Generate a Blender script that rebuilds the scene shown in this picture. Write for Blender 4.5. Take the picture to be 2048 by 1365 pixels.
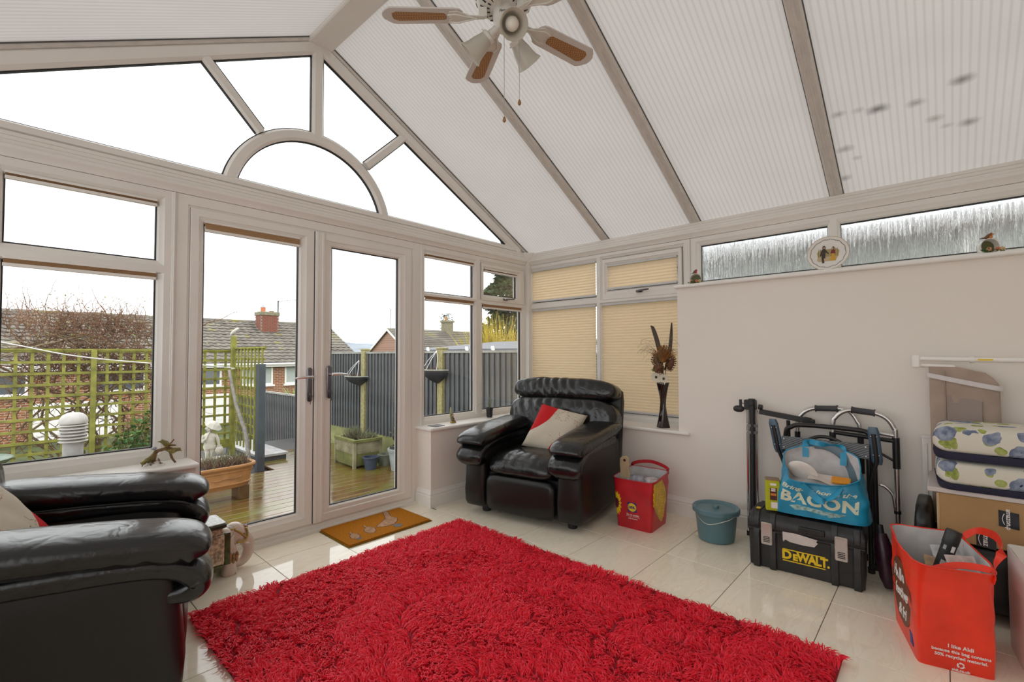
import bpy, bmesh, math, random
import numpy as np
from mathutils import Vector, Matrix, noise as mnoise

for _o in list(bpy.data.objects):
    bpy.data.objects.remove(_o, do_unlink=True)
sc = bpy.context.scene
COL = sc.collection
PI = math.pi
random.seed(7)

# ------------------------------------------------------------------ camera
cam_d = bpy.data.cameras.new('camera')
cam_d.sensor_fit = 'HORIZONTAL'
cam_d.sensor_width = 36.0
cam_d.lens = 36.0 * 936.67 / 2048.0
cam_d.clip_start = 0.05
cam_d.clip_end = 5000
cam = bpy.data.objects.new('camera', cam_d)
COL.objects.link(cam)
YAW, PITCH, ROLL = 0.8288, 0.02921, -0.002746
_f = Vector((math.sin(YAW) * math.cos(PITCH), math.cos(YAW) * math.cos(PITCH), math.sin(PITCH)))
_r = Vector((math.cos(YAW), -math.sin(YAW), 0))
_u = _r.cross(_f)
_r2 = _r * math.cos(ROLL) + _u * math.sin(ROLL)
_u2 = _u * math.cos(ROLL) - _r * math.sin(ROLL)
cam.matrix_world = Matrix(((_r2.x, _u2.x, -_f.x, 0), (_r2.y, _u2.y, -_f.y, 0), (_r2.z, _u2.z, -_f.z, 1.2), (0, 0, 0, 1)))
sc.camera = cam

# ------------------------------------------------------------------ sky: even overcast daylight
world = bpy.data.worlds.new('overcast_sky')
sc.world = world
world.use_nodes = True
_wn, _wl = world.node_tree.nodes, world.node_tree.links
_wn.clear()
_out = _wn.new('ShaderNodeOutputWorld')
_bg = _wn.new('ShaderNodeBackground')
_tc = _wn.new('ShaderNodeTexCoord')
_mp = _wn.new('ShaderNodeMapping')
_mp.inputs['Scale'].default_value = (1.0, 1.0, 3.0)
_nz = _wn.new('ShaderNodeTexNoise')
_nz.inputs['Scale'].default_value = 1.6
_nz.inputs['Detail'].default_value = 4
_rp = _wn.new('ShaderNodeValToRGB')
_rp.color_ramp.elements[0].position = 0.3
_rp.color_ramp.elements[0].color = (0.92, 0.93, 0.94, 1)
_rp.color_ramp.elements[1].position = 0.7
_rp.color_ramp.elements[1].color = (1.0, 1.0, 1.0, 1)
_wl.new(_tc.outputs['Generated'], _mp.inputs['Vector'])
_wl.new(_mp.outputs['Vector'], _nz.inputs['Vector'])
_wl.new(_nz.outputs['Fac'], _rp.inputs['Fac'])
_wl.new(_rp.outputs['Color'], _bg.inputs['Color'])
_bg.inputs['Strength'].default_value = 1.0
_wl.new(_bg.outputs['Background'], _out.inputs['Surface'])

sc.view_settings.view_transform = 'Standard'
sc.view_settings.look = 'None'
sc.view_settings.gamma = 1.0
sc.view_settings.use_curve_mapping = False
sc.view_settings.exposure = 1.4
sc.cycles.max_bounces = 14
sc.cycles.diffuse_bounces = 7
sc.cycles.transparent_max_bounces = 24
sc.cycles.transmission_bounces = 8

# ------------------------------------------------------------------ mesh helpers
def V(*a):
    return Vector(a)

class MB:
    """collects shapes that become ONE mesh object"""
    def __init__(s):
        s.v, s.f = [], []
    def add(s, vs, fs):
        n = len(s.v)
        s.v.extend([tuple(p) for p in vs])
        s.f.extend([tuple(i + n for i in q) for q in fs])
        return s
    def box(s, x0, y0, z0, x1, y1, z1):
        vs = [(x, y, z) for z in (z0, z1) for y in (y0, y1) for x in (x0, x1)]
        return s.add(vs, [(0, 2, 3, 1), (4, 5, 7, 6), (0, 1, 5, 4), (2, 6, 7, 3), (0, 4, 6, 2), (1, 3, 7, 5)])
    def bar(s, a, b, w, h, up=(0, 0, 1)):
        """box along a->b; w = sideways, h = along up"""
        a, b, up = Vector(a), Vector(b), Vector(up)
        d = (b - a).normalized()
        sd = d.cross(up).normalized()
        u = sd.cross(d).normalized()
        vs = [p + sd * (i * w / 2) + u * (j * h / 2) for p in (a, b) for j in (-1, 1) for i in (-1, 1)]
        return s.add(vs, [(0, 1, 3, 2), (4, 6, 7, 5), (0, 4, 5, 1), (2, 3, 7, 6), (0, 2, 6, 4), (1, 5, 7, 3)])
    def tube(s, pts, r, n=10, caps=True, closed=False):
        pts = [Vector(p) for p in pts]
        m = len(pts)
        rs = list(r) if hasattr(r, '__len__') else [r] * m
        rings, prev = [], None
        for i in range(m):
            if closed:
                t = pts[(i + 1) % m] - pts[i - 1]
            else:
                t = pts[min(i + 1, m - 1)] - pts[max(i - 1, 0)]
            if t.length < 1e-9:
                t = Vector((0, 0, 1))
            t.normalize()
            if prev is None:
                ref = Vector((0, 0, 1)) if abs(t.z) < 0.9 else Vector((1, 0, 0))
                u = t.cross(ref).normalized()
            else:
                u = (prev - t * prev.dot(t))
                u = u.normalized() if u.length > 1e-6 else t.orthogonal().normalized()
            prev = u
            w = t.cross(u)
            rings.append([pts[i] + (u * math.cos(2 * PI * k / n) + w * math.sin(2 * PI * k / n)) * rs[i] for k in range(n)])
        return s.loft(rings, caps and not closed, closed)
    def loft(s, rings, caps=True, closed=False):
        n, m = len(rings[0]), len(rings)
        vs = [p for r in rings for p in r]
        fs = []
        for i in range(m if closed else m - 1):
            a, b = i * n, ((i + 1) % m) * n
            for k in range(n):
                k2 = (k + 1) % n
                fs.append((a + k, a + k2, b + k2, b + k))
        if caps:
            fs.append(tuple(range(n - 1, -1, -1)))
            fs.append(tuple((m - 1) * n + k for k in range(n)))
        return s.add(vs, fs)
    def lathe(s, prof, n=24, c=(0, 0, 0), caps=True, sx=1.0, sy=1.0, tw=0.0):
        rings = []
        for q, (r, z) in enumerate(prof):
            rings.append([(c[0] + r * sx * math.cos(2 * PI * k / n + tw * q), c[1] + r * sy * math.sin(2 * PI * k / n + tw * q), c[2] + z) for k in range(n)])
        return s.loft(rings, caps)
    def prism(s, poly, fn, w0, w1):
        """poly of (u,v); fn(u,v,w)->xyz"""
        n = len(poly)
        vs = [fn(u, v, w0) for u, v in poly] + [fn(u, v, w1) for u, v in poly]
        fs = [tuple(range(n - 1, -1, -1)), tuple(range(n, 2 * n))]
        for k in range(n):
            k2 = (k + 1) % n
            fs.append((k, k2, n + k2, n + k))
        return s.add(vs, fs)
    def sell(s, c, h, e=0.5, e2=None, nu=24, nv=14, fn=None):
        """superellipsoid: e small = boxy, 1 = ellipsoid"""
        e2 = e if e2 is None else e2
        sg = lambda a, p: math.copysign(abs(a) ** p, a)
        def even(f, a0, a1, n, closed):
            K = 400
            P = [f(a0 + (a1 - a0) * k / K) for k in range(K + 1)]
            acc = [0.0]
            for k in range(K):
                acc.append(acc[-1] + math.hypot(P[k + 1][0] - P[k][0], P[k + 1][1] - P[k][1]))
            out, k = [], 0
            for i in range(n if closed else n + 1):
                t = acc[-1] * i / n
                while k < K - 1 and acc[k + 1] < t:
                    k += 1
                q = (t - acc[k]) / max(1e-9, acc[k + 1] - acc[k])
                out.append((P[k][0] + (P[k + 1][0] - P[k][0]) * q, P[k][1] + (P[k + 1][1] - P[k][1]) * q))
            return out
        A = even(lambda a: (h[0] * sg(math.cos(a), e2), h[1] * sg(math.sin(a), e2)), 0, 2 * PI, nu, True)
        hm = max(h[0], h[1])
        B = even(lambda b: (hm * sg(max(0.0, math.cos(b)), e), h[2] * sg(math.sin(b), e)), -PI / 2, PI / 2, nv, False)
        vs = []
        for j in range(nv + 1):
            for i in range(nu):
                k = B[j][0] / hm
                p = Vector((A[i][0] * k, A[i][1] * k, B[j][1]))
                if fn:
                    p = Vector(fn(p))
                vs.append(p + Vector(c))
        fs = [(j * nu + i, j * nu + (i + 1) % nu, (j + 1) * nu + (i + 1) % nu, (j + 1) * nu + i) for j in range(nv) for i in range(nu)]
        return s.add(vs, fs)
    def grid(s, fn, nu, nv):
        vs = [fn(i / nu, j / nv) for j in range(nv + 1) for i in range(nu + 1)]
        w = nu + 1
        return s.add(vs, [(j * w + i, j * w + i + 1, (j + 1) * w + i + 1, (j + 1) * w + i) for j in range(nv) for i in range(nu)])
    def slab(s, fn, nu, nv, th):
        """grid with thickness th along its own normals"""
        g = MB().grid(fn, nu, nv)
        w = nu + 1
        P = [Vector(p) for p in g.v]
        N = []
        for j in range(nv + 1):
            for i in range(w):
                a = P[j * w + min(i + 1, nu)] - P[j * w + max(i - 1, 0)]
                b = P[min(j + 1, nv) * w + i] - P[max(j - 1, 0) * w + i]
                n = a.cross(b)
                N.append(n.normalized() if n.length > 1e-12 else Vector((0, 0, 1)))
        m = len(P)
        vs = P + [p - n * th for p, n in zip(P, N)]
        fs = list(g.f) + [tuple(m + k for k in reversed(q)) for q in g.f]
        edge = [i for i in range(w)] + [j * w + nu for j in range(1, nv + 1)] + [nv * w + i for i in range(nu - 1, -1, -1)] + [j * w for j in range(nv - 1, 0, -1)]
        for k in range(len(edge)):
            a, b = edge[k], edge[(k + 1) % len(edge)]
            fs.append((b, a, a + m, b + m))
        return s.add(vs, fs)
    def xf(s, M):
        s.v = [tuple(M @ Vector(p)) for p in s.v]
        return s
    def mesh(s, name, smooth=None):
        me = bpy.data.meshes.new(name)
        me.from_pydata([tuple(p) for p in s.v], [], s.f)
        bm = bmesh.new()
        bm.from_mesh(me)
        bmesh.ops.remove_doubles(bm, verts=bm.verts, dist=1e-6)
        bmesh.ops.recalc_face_normals(bm, faces=bm.faces)
        bm.to_mesh(me)
        bm.free()
        if smooth is not None:
            me.polygons.foreach_set('use_smooth', [True] * len(me.polygons))
            if smooth < 180:
                me.set_sharp_from_angle(angle=math.radians(smooth))
        return me
    def build(s, name, mat, parent=None, smooth=None, bevel=None, loc=None, rot=None, sub=0):
        o = bpy.data.objects.new(name, s.mesh(name, smooth))
        return fin(o, mat, parent, bevel, loc, rot, sub)

def fin(o, mat, parent=None, bevel=None, loc=None, rot=None, sub=0):
    COL.objects.link(o)
    if mat is not None:
        o.data.materials.clear()
        o.data.materials.append(mat)
    if parent is not None:
        o.parent = parent
    if loc is not None:
        o.location = loc
    if rot is not None:
        o.rotation_euler = rot
    if bevel:
        m = o.modifiers.new('bevel', 'BEVEL')
        m.width = bevel
        m.segments = 2
        m.limit_method = 'ANGLE'
        m.angle_limit = math.radians(35)
        o.data.polygons.foreach_set('use_smooth', [True] * len(o.data.polygons))
        o.data.set_sharp_from_angle(angle=math.radians(50))
    if sub:
        m = o.modifiers.new('sub', 'SUBSURF')
        m.levels = m.render_levels = sub
    return o

def copy_of(o, parent=None, loc=None, rot=None):
    c = o.copy()
    COL.objects.link(c)
    if parent is not None:
        c.parent = parent
    if loc is not None:
        c.location = loc
    if rot is not None:
        c.rotation_euler = rot
    return c

def tag(o, label, cat, group=None, kind=None):
    o['label'] = label
    o['category'] = cat
    if group:
        o['group'] = group
    if kind:
        o['kind'] = kind
    return o

def thing(name, label, cat, loc=(0, 0, 0), rz=0.0, group=None, kind=None, rot=None):
    o = bpy.data.objects.new(name, None)
    o.empty_display_size = 0.05
    COL.objects.link(o)
    o.location = loc
    o.rotation_euler = rot if rot else (0, 0, rz)
    return tag(o, label, cat, group, kind)

def place_to(parent_loc, rz):
    """function world->local for a thing at loc with rotation rz"""
    M = (Matrix.Translation(parent_loc) @ Matrix.Rotation(rz, 4, 'Z')).inverted()
    return lambda p: M @ Vector(p)

def lerp(a, b, t):
    return a + (b - a) * t

def spline(pts, n):
    """Catmull-Rom through pts -> list with n samples per span"""
    P = [Vector(p) for p in pts]
    P = [P[0] * 2 - P[1]] + P + [P[-1] * 2 - P[-2]]
    out = []
    for i in range(1, len(P) - 2):
        for k in range(n):
            t = k / n
            a, b, c, d = P[i - 1], P[i], P[i + 1], P[i + 2]
            out.append(0.5 * ((2 * b) + (c - a) * t + (2 * a - 5 * b + 4 * c - d) * t * t + (3 * b - a - 3 * c + d) * t ** 3))
    out.append(P[-2])
    return out

def rrect(w, h, r, n=5):
    pts = []
    for cx, cy, a0 in ((w / 2 - r, h / 2 - r, 0), (-w / 2 + r, h / 2 - r, 90), (-w / 2 + r, -h / 2 + r, 180), (w / 2 - r, -h / 2 + r, 270)):
        for k in range(n + 1):
            a = math.radians(a0 + 90 * k / n)
            pts.append((cx + r * math.cos(a), cy + r * math.sin(a)))
    return pts

def sering(cx, cz, hx, hz, e, n=24, skew=0):
    """superellipse ring points (x,z)"""
    sg = lambda a, p: math.copysign(abs(a) ** p, a)
    out = []
    for k in range(n):
        a = 2 * PI * k / n
        z = sg(math.sin(a), e)
        out.append((cx + hx * sg(math.cos(a), e) + skew * z, cz + hz * z))
    return out

def text_mb(body, size=0.1, depth=0.002, bold=0.0, shear=0.0, align='CENTER', fn=None, spacing=1.0, sx=1.0, res=3):
    cu = bpy.data.curves.new('lettering', 'FONT')
    cu.body = body
    cu.size = size
    cu.extrude = depth / 2
    cu.offset = bold
    cu.shear = shear
    cu.align_x = align
    cu.align_y = 'CENTER'
    cu.space_character = spacing
    cu.resolution_u = res
    ob = bpy.data.objects.new('lettering_tmp', cu)
    COL.objects.link(ob)
    dg = bpy.context.evaluated_depsgraph_get()
    me = bpy.data.meshes.new_from_object(ob.evaluated_get(dg))
    bpy.data.objects.remove(ob, do_unlink=True)
    bpy.data.curves.remove(cu)
    mb = MB()
    vs = [(v.co.x * sx, v.co.y, v.co.z) for v in me.vertices]
    if fn:
        vs = [fn(*p) for p in vs]
    mb.add(vs, [tuple(p.vertices) for p in me.polygons])
    bpy.data.meshes.remove(me)
    return mb

# ------------------------------------------------------------------ materials
def srgb(r, g, b):
    f = lambda c: (c / 255) / 12.92 if c / 255 <= 0.04045 else ((c / 255 + 0.055) / 1.055) ** 2.4
    return (f(r), f(g), f(b))

class NT:
    """small node-tree writer"""
    def __init__(s, name):
        s.m = bpy.data.materials.new(name)
        s.m.use_nodes = True
        s.n, s.l = s.m.node_tree.nodes, s.m.node_tree.links
        s.n.clear()
        s.out = s.n.new('ShaderNodeOutputMaterial')
    def node(s, t, **kw):
        n = s.n.new('ShaderNode' + t)
        for k, v in kw.items():
            if k in n.inputs:
                n.inputs[k].default_value = v
            else:
                setattr(n, k, v)
        return n
    def link(s, a, b):
        s.l.new(a, b)
    def coord(s, scale=(1, 1, 1), rot=(0, 0, 0), kind='Object', loc=(0, 0, 0)):
        t = s.node('TexCoord')
        m = s.node('Mapping')
        m.inputs['Scale'].default_value = scale
        m.inputs['Rotation'].default_value = rot
        m.inputs['Location'].default_value = loc
        s.link(t.outputs[kind], m.inputs['Vector'])
        return m.outputs['Vector']
    def ramp(s, fac, stops):
        r = s.node('ValToRGB')
        el = r.color_ramp.elements
        while len(el) < len(stops):
            el.new(0.5)
        for e, (p, c) in zip(el, stops):
            e.position = p
            e.color = (c[0], c[1], c[2], 1)
        s.link(fac, r.inputs['Fac'])
        return r.outputs['Color']
    def bsdf(s, color, rough=0.5, metal=0.0, spec=0.5, **kw):
        b = s.node('BsdfPrincipled')
        if hasattr(color, 'links') or hasattr(color, 'is_linked'):
            s.link(color, b.inputs['Base Color'])
        else:
            b.inputs['Base Color'].default_value = (*color, 1)
        if hasattr(rough, 'is_linked'):
            s.link(rough, b.inputs['Roughness'])
        else:
            b.inputs['Roughness'].default_value = rough
        b.inputs['Metallic'].default_value = metal
        b.inputs['Specular IOR Level'].default_value = spec
        for k, v in kw.items():
            b.inputs[k.replace('_', ' ')].default_value = v
        s.link(b.outputs['BSDF'], s.out.inputs['Surface'])
        return b
    def bump(s, b, height, strength=0.3, dist=0.01):
        n = s.node('Bump')
        n.inputs['Strength'].default_value = strength
        n.inputs['Distance'].default_value = dist
        s.link(height, n.inputs['Height'])
        s.link(n.outputs['Normal'], b.inputs['Normal'])

def mat(name, c, rough=0.5, metal=0.0, spec=0.5, var=0.0, vscale=8.0, bump=0.0, bscale=60.0, bdist=0.002, stretch=(1, 1, 1), **kw):
    t = NT(name)
    col = c
    vec = t.coord(stretch)
    if var:
        nz = t.node('TexNoise', Scale=vscale, Detail=5.0)
        t.link(vec, nz.inputs['Vector'])
        lo = tuple(max(0, x * (1 - var)) for x in c)
        hi = tuple(min(1, x * (1 + var)) for x in c)
        col = t.ramp(nz.outputs['Fac'], [(0.3, lo), (0.7, hi)])
    b = t.bsdf(col, rough, metal, spec, **kw)
    if bump:
        n2 = t.node('TexNoise', Scale=bscale, Detail=4.0)
        t.link(vec, n2.inputs['Vector'])
        t.bump(b, n2.outputs['Fac'], bump, bdist)
    return t.m

def glass_mat(name, tint=(0.97, 0.98, 0.98), gl=0.06):
    t = NT(name)
    tr = t.node('BsdfTransparent')
    tr.inputs['Color'].default_value = (*tint, 1)
    g = t.node('BsdfGlossy', Roughness=0.0)
    g.inputs['Color'].default_value = (1, 1, 1, 1)
    fr = t.node('LayerWeight', Blend=0.25)
    mt = t.node('Math', operation='MULTIPLY')
    mt.inputs[1].default_value = gl / 0.06 * 0.5
    t.link(fr.outputs['Fresnel'], mt.inputs[0])
    mx = t.node('MixShader')
    t.link(mt.outputs[0], mx.inputs[0])
    t.link(tr.outputs[0], mx.inputs[1])
    t.link(g.outputs[0], mx.inputs[2])
    t.link(mx.outputs[0], t.out.inputs['Surface'])
    return t.m

def translucent_mat(name, diff, trans, fac=0.6, rough=0.6, stripes=None, noise=None, spots=None, stripe_depth=0.12):
    """thin sheet that lets diffuse light through"""
    t = NT(name)
    vec = t.coord()
    k = None
    def mul(a, sock):
        if a is None:
            return sock
        m = t.node('Mix', data_type='RGBA', blend_type='MULTIPLY')
        m.inputs[0].default_value = 1
        t.link(a, m.inputs[6])
        t.link(sock, m.inputs[7])
        return m.outputs[2]
    if stripes:
        w = t.node('TexWave', wave_type='BANDS', bands_direction=stripes[0], wave_profile='SIN', Scale=stripes[1], Distortion=0.0)
        t.link(vec, w.inputs['Vector'])
        d = 1 - stripe_depth
        k = t.ramp(w.outputs['Fac'], [(0.0, (d, d, d)), (0.45, (1, 1, 1)), (1, (1, 1, 1))])
    if noise:
        nz = t.node('TexNoise', Scale=noise[0], Detail=3.0)
        t.link(vec, nz.inputs['Vector'])
        lo = noise[1]
        k = mul(k, t.ramp(nz.outputs['Fac'], [(0.3, lo), (0.7, (1, 1, 1))]))
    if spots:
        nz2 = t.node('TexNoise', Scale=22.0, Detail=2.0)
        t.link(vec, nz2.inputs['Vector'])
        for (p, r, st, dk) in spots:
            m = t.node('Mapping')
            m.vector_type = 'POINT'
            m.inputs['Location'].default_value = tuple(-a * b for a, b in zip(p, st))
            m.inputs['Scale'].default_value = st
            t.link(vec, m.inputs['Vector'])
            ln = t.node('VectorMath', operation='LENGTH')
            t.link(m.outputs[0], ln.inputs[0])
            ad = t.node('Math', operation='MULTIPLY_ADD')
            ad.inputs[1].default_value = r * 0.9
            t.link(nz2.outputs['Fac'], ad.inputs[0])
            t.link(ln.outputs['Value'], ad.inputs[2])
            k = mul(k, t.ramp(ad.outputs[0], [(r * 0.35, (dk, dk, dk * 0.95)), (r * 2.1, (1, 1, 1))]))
    d = t.node('BsdfDiffuse')
    s = t.node('BsdfTranslucent')
    for n, c in ((d, diff), (s, trans)):
        if k is not None:
            m = t.node('Mix', data_type='RGBA', blend_type='MULTIPLY')
            m.inputs[0].default_value = 1
            m.inputs[7].default_value = (*c, 1)
            t.link(k, m.inputs[6])
            t.link(m.outputs[2], n.inputs['Color'])
        else:
            n.inputs['Color'].default_value = (*c, 1)
    mx = t.node('MixShader')
    mx.inputs[0].default_value = fac
    t.link(d.outputs[0], mx.inputs[1])
    t.link(s.outputs[0], mx.inputs[2])
    t.link(mx.outputs[0], t.out.inputs['Surface'])
    return t.m

M = {}
M['upvc'] = mat('white_upvc', (0.77, 0.735, 0.685), 0.32, spec=0.45, var=0.03, vscale=3)
M['gasket'] = mat('black_gasket', (0.015, 0.015, 0.016), 0.6)
M['paint'] = mat('pale_wall_paint', (0.83, 0.78, 0.72), 0.85, spec=0.2, var=0.02, vscale=1.2, bump=0.08, bscale=180)
M['gloss_white'] = mat('white_gloss_paint', (0.85, 0.825, 0.785), 0.35, spec=0.4, var=0.02)
M['glass'] = glass_mat('clear_window_glass')
M['chrome'] = mat('chrome', (0.75, 0.75, 0.76), 0.12, 1.0)
M['alu'] = mat('brushed_aluminium', (0.62, 0.61, 0.59), 0.3, 1.0)
M['steel'] = mat('satin_steel', (0.55, 0.54, 0.52), 0.35, 1.0)
M['black_plastic'] = mat('black_plastic', (0.018, 0.018, 0.019), 0.45, var=0.2, vscale=30)
M['black_metal'] = mat('black_painted_metal', (0.014, 0.014, 0.015), 0.35)
M['rubber'] = mat('black_rubber', (0.02, 0.02, 0.02), 0.7)
M['gold'] = mat('old_gold_paint', (0.42, 0.28, 0.07), 0.4, metal=0.4, var=0.2, vscale=60)
M['white_ceramic'] = mat('white_glazed_ceramic', (0.78, 0.75, 0.70), 0.15, var=0.04, vscale=20)
# ------------------------------------------------------------------ room shell
X0, X1 = -0.79, 3.71          # window planes left / right
IX = 3.462                    # inner face of the walls on the right
GY, DY = 3.165, 2.984         # gable frame face / dwarf wall face
BY = -1.05                    # back (house) wall
RS = 0.531                    # roof slope
RX = 1.475                    # ridge centre

def zr(x):
    return 3.37 - RS * (abs(x - RX) - 0.085)

def structure(o, label, cat):
    return tag(o, label, cat, kind='structure')

# --- floor and its tiles
t = NT('polished_cream_tile')
oi = t.node('ObjectInfo')
tc = t.node('TexCoord')
cmb = t.node('CombineXYZ')
for i, k in enumerate((13.0, 29.0, 7.0)):
    mm = t.node('Math', operation='MULTIPLY')
    mm.inputs[1].default_value = k
    t.link(oi.outputs['Random'], mm.inputs[0])
    t.link(mm.outputs[0], cmb.inputs[i])
va = t.node('VectorMath', operation='ADD')
t.link(tc.outputs['Object'], va.inputs[0])
t.link(cmb.outputs[0], va.inputs[1])
mp = t.node('Mapping')
mp.inputs['Rotation'].default_value = (0, 0, 0.6)
mp.inputs['Scale'].default_value = (2.0, 9.0, 4.0)
t.link(va.outputs[0], mp.inputs['Vector'])
nz = t.node('TexNoise', Scale=1.6, Detail=6.0, Distortion=1.2)
t.link(mp.outputs[0], nz.inputs['Vector'])
c = t.ramp(nz.outputs['Fac'], [(0.3, (0.86, 0.785, 0.635)), (0.5, (0.90, 0.83, 0.68)), (0.56, (0.85, 0.765, 0.61)), (0.62, (0.92, 0.85, 0.70)), (0.8, (0.88, 0.805, 0.655))])
t.bsdf(c, 0.06, spec=0.55)
M['tile'] = t.m
M['grout'] = mat('grey_grout', (0.13, 0.12, 0.10), 0.9)
fl = MB().box(X0 - 0.15, BY - 0.15, -0.14, X1 + 0.15, 3.26, -0.004).build('floor', M['grout'])
structure(fl, 'cream polished porcelain tile floor with dark grout lines', 'floor')
TP, TG = 0.4165, 0.0032
cache = {}
def tile(xa, xb, ya, yb):
    w, d = xb - xa, yb - ya
    if w < 0.02 or d < 0.02:
        return
    k = (round(w, 3), round(d, 3))
    if k not in cache:
        m = MB()
        a, b, e = w / 2 - TG / 2, d / 2 - TG / 2, 0.0012
        lo = [(-a, -b, -0.008), (a, -b, -0.008), (a, b, -0.008), (-a, b, -0.008)]
        mi = [(x, y, -e) for x, y, z in lo]
        hi = [(x * (1 - e / a), y * (1 - e / b), 0) for x, y, z in lo]
        m.loft([lo, mi, hi])
        cache[k] = m.mesh('tile')
    o = bpy.data.objects.new('tile', cache[k])
    fin(o, None, fl, loc=((xa + xb) / 2, (ya + yb) / 2, 0))
    if not o.data.materials:
        o.data.materials.append(M['tile'])
XS = [2.315 + TP * i for i in range(-8, 4)]
YS = [0.419 + TP * i for i in range(-4, 8)]
for xa in XS:
    for ya in YS:
        xb, yb = xa + TP, ya + TP
        x_lo, x_hi = max(xa, X0 + 0.25), min(xb, IX)
        y_lo, y_hi = max(ya, BY), min(yb, 3.162)
        if y_hi > DY + 0.01:
            tile(x_lo, x_hi, y_lo, min(y_hi, DY)) if x_hi <= 0.74 or x_lo >= 2.3 else None
            if not (x_hi <= 0.74 or x_lo >= 2.3):
                tile(max(x_lo, 0.725), min(x_hi, 2.30), y_lo, y_hi)
        else:
            tile(x_lo, x_hi, y_lo, y_hi)

# --- solid walls
w = MB()
w.box(IX, BY, -0.1, 3.88, 1.47, 1.697)
w.box(IX, 1.47, -0.1, 3.88, 3.30, 0.594)
structure(w.build('wall_right', M['paint']), 'pale painted wall of two heights behind the mobility aids', 'wall')
w = MB().box(2.305, DY, -0.1, IX + 0.001, 3.30, 0.594)
structure(w.build('wall_front', M['paint']), 'low painted wall under the window beside the patio doors', 'wall')
w = MB().box(X0 + 0.25, DY, -0.1, 0.722, 3.30, 0.594)
structure(w.build('wall_front', M['paint']), 'low painted wall under the window with the trellis view', 'wall')
w = MB().box(X0 - 0.17, BY, -0.1, X0 + 0.25, 3.30, 0.594)
structure(w.build('wall_left', M['paint']), 'low painted wall under the side windows', 'wall')
w = MB()
w.prism([(X0 - 0.2, -0.1), (3.88, -0.1), (3.88, 2.15), (RX, 3.40), (X0 - 0.2, 2.1)], lambda u, v, q: (u, q, v), BY - 0.2, BY)
structure(w.build('wall_back', M['paint']), 'painted house wall behind the viewer', 'wall')

# --- skirting boards
def skirting(name, pts, label):
    """pts: list of (x,y) along the wall; normal to the inside on the left hand"""
    prof = [(0, 0), (0.018, 0), (0.018, 0.085), (0.013, 0.092), (0.016, 0.104), (0.008, 0.118), (0.005, 0.130), (0, 0.132)]
    P = [Vector((x, y, 0)) for x, y in pts]
    rings = []
    for i, p in enumerate(P):
        ns = []
        if i > 0:
            d = (P[i] - P[i - 1]).normalized(); ns.append(Vector((-d.y, d.x, 0)))
        if i < len(P) - 1:
            d = (P[i + 1] - P[i]).normalized(); ns.append(Vector((-d.y, d.x, 0)))
        n = sum(ns, Vector()) / len(ns)
        n = n / n.length_squared
        rings.append([p + n * a + Vector((0, 0, b)) for a, b in prof])
    structure(MB().loft(rings).build(name, M['gloss_white'], smooth=30), label, 'skirting board')
skirting('baseboard_right', [(IX, BY), (IX, DY), (2.305, DY), (2.305, 3.16)], 'white moulded skirting board round the armchair corner')
skirting('baseboard_front', [(0.722, 3.16), (0.722, DY), (X0 + 0.25, DY), (X0 + 0.25, BY)], 'white moulded skirting board behind the near armchair')

# --- window boards (sills)
def sill(name, x0, y0, x1, y1, z, label, nose=()):
    structure(MB().box(x0, y0, z - 0.026, x1, y1, z).build(name, M['gloss_white'], bevel=0.009), label, 'window sill')
sill('trim_1', 2.285, DY - 0.025, 3.70, 3.20, 0.622, 'white window board holding the fairy figure and black plant pot')
sill('trim_2', IX - 0.03, 1.385, 3.73, DY - 0.02, 0.6225, 'white window board holding the dark vase')
sill('trim_3', IX - 0.03, BY, 3.73, 1.49, 1.722, 'high white ledge holding the plate and bird cups')
sill('trim_4', X0 + 0.02, DY - 0.03, 0.735, 3.20, 0.622, 'white window board holding the finch ornament')
sill('trim_5', X0 - 0.02, BY, X0 + 0.28, DY - 0.035, 0.622, 'white window board along the side windows')

# --- frames
Gm = lambda u, v, d: (u, GY + d, v)
Rm = lambda u, v, d: (3.70 + d, u, v)
Lm = lambda u, v, d: (X0 - d, u, v)

def ring(mb, fn, o, i, prof):
    """mitred frame between outer rect o and inner rect i=(u0,v0,u1,v1)"""
    co = [(o[0], o[1]), (o[2], o[1]), (o[2], o[3]), (o[0], o[3])]
    ci = [(i[0], i[1]), (i[2], i[1]), (i[2], i[3]), (i[0], i[3])]
    rings = [[fn(lerp(a[0], b[0], tt), lerp(a[1], b[1], tt), d) for tt, d in prof] for a, b in zip(co, ci)]
    mb.loft(rings, caps=False, closed=True)
FRAME = [(0, 0.06), (0, 0.0), (0.5, 0.0), (0.56, 0.004), (0.86, 0.012), (1.0, 0.026), (1.0, 0.06)]
SASH = [(0, 0.06), (0, 0.0), (0.03, -0.004), (0.55, -0.004), (0.62, 0.002), (0.88, 0.010), (1.0, 0.024), (1.0, 0.06)]

def light(win, fn, o, i, prof=FRAME, pane=True, name='frame', gl='glass'):
    mb = MB()
    ring(mb, fn, o, i, prof)
    f = mb.build(name, M['upvc'], win, smooth=25)
    g = MB()
    k = 0.0055
    ring(g, fn, (i[0] - 0.001, i[1] - 0.001, i[2] + 0.001, i[3] + 0.001), (i[0] + k, i[1] + k, i[2] - k, i[3] - k), [(0, 0.045), (0, 0.0245), (1, 0.0245), (1, 0.045)])
    g.build('gasket', M['gasket'], win)
    if pane:
        MB().box(*[min(a, b) for a, b in zip(fn(i[0], i[1], 0.032), fn(i[2], i[3], 0.036))], *[max(a, b) for a, b in zip(fn(i[0], i[1], 0.032), fn(i[2], i[3], 0.036))]).build('pane', M[gl], win)
    return f

def window(name, label, loc=(0, 0, 0)):
    return structure(thing(name, label, 'window', loc), label, 'window')

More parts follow.
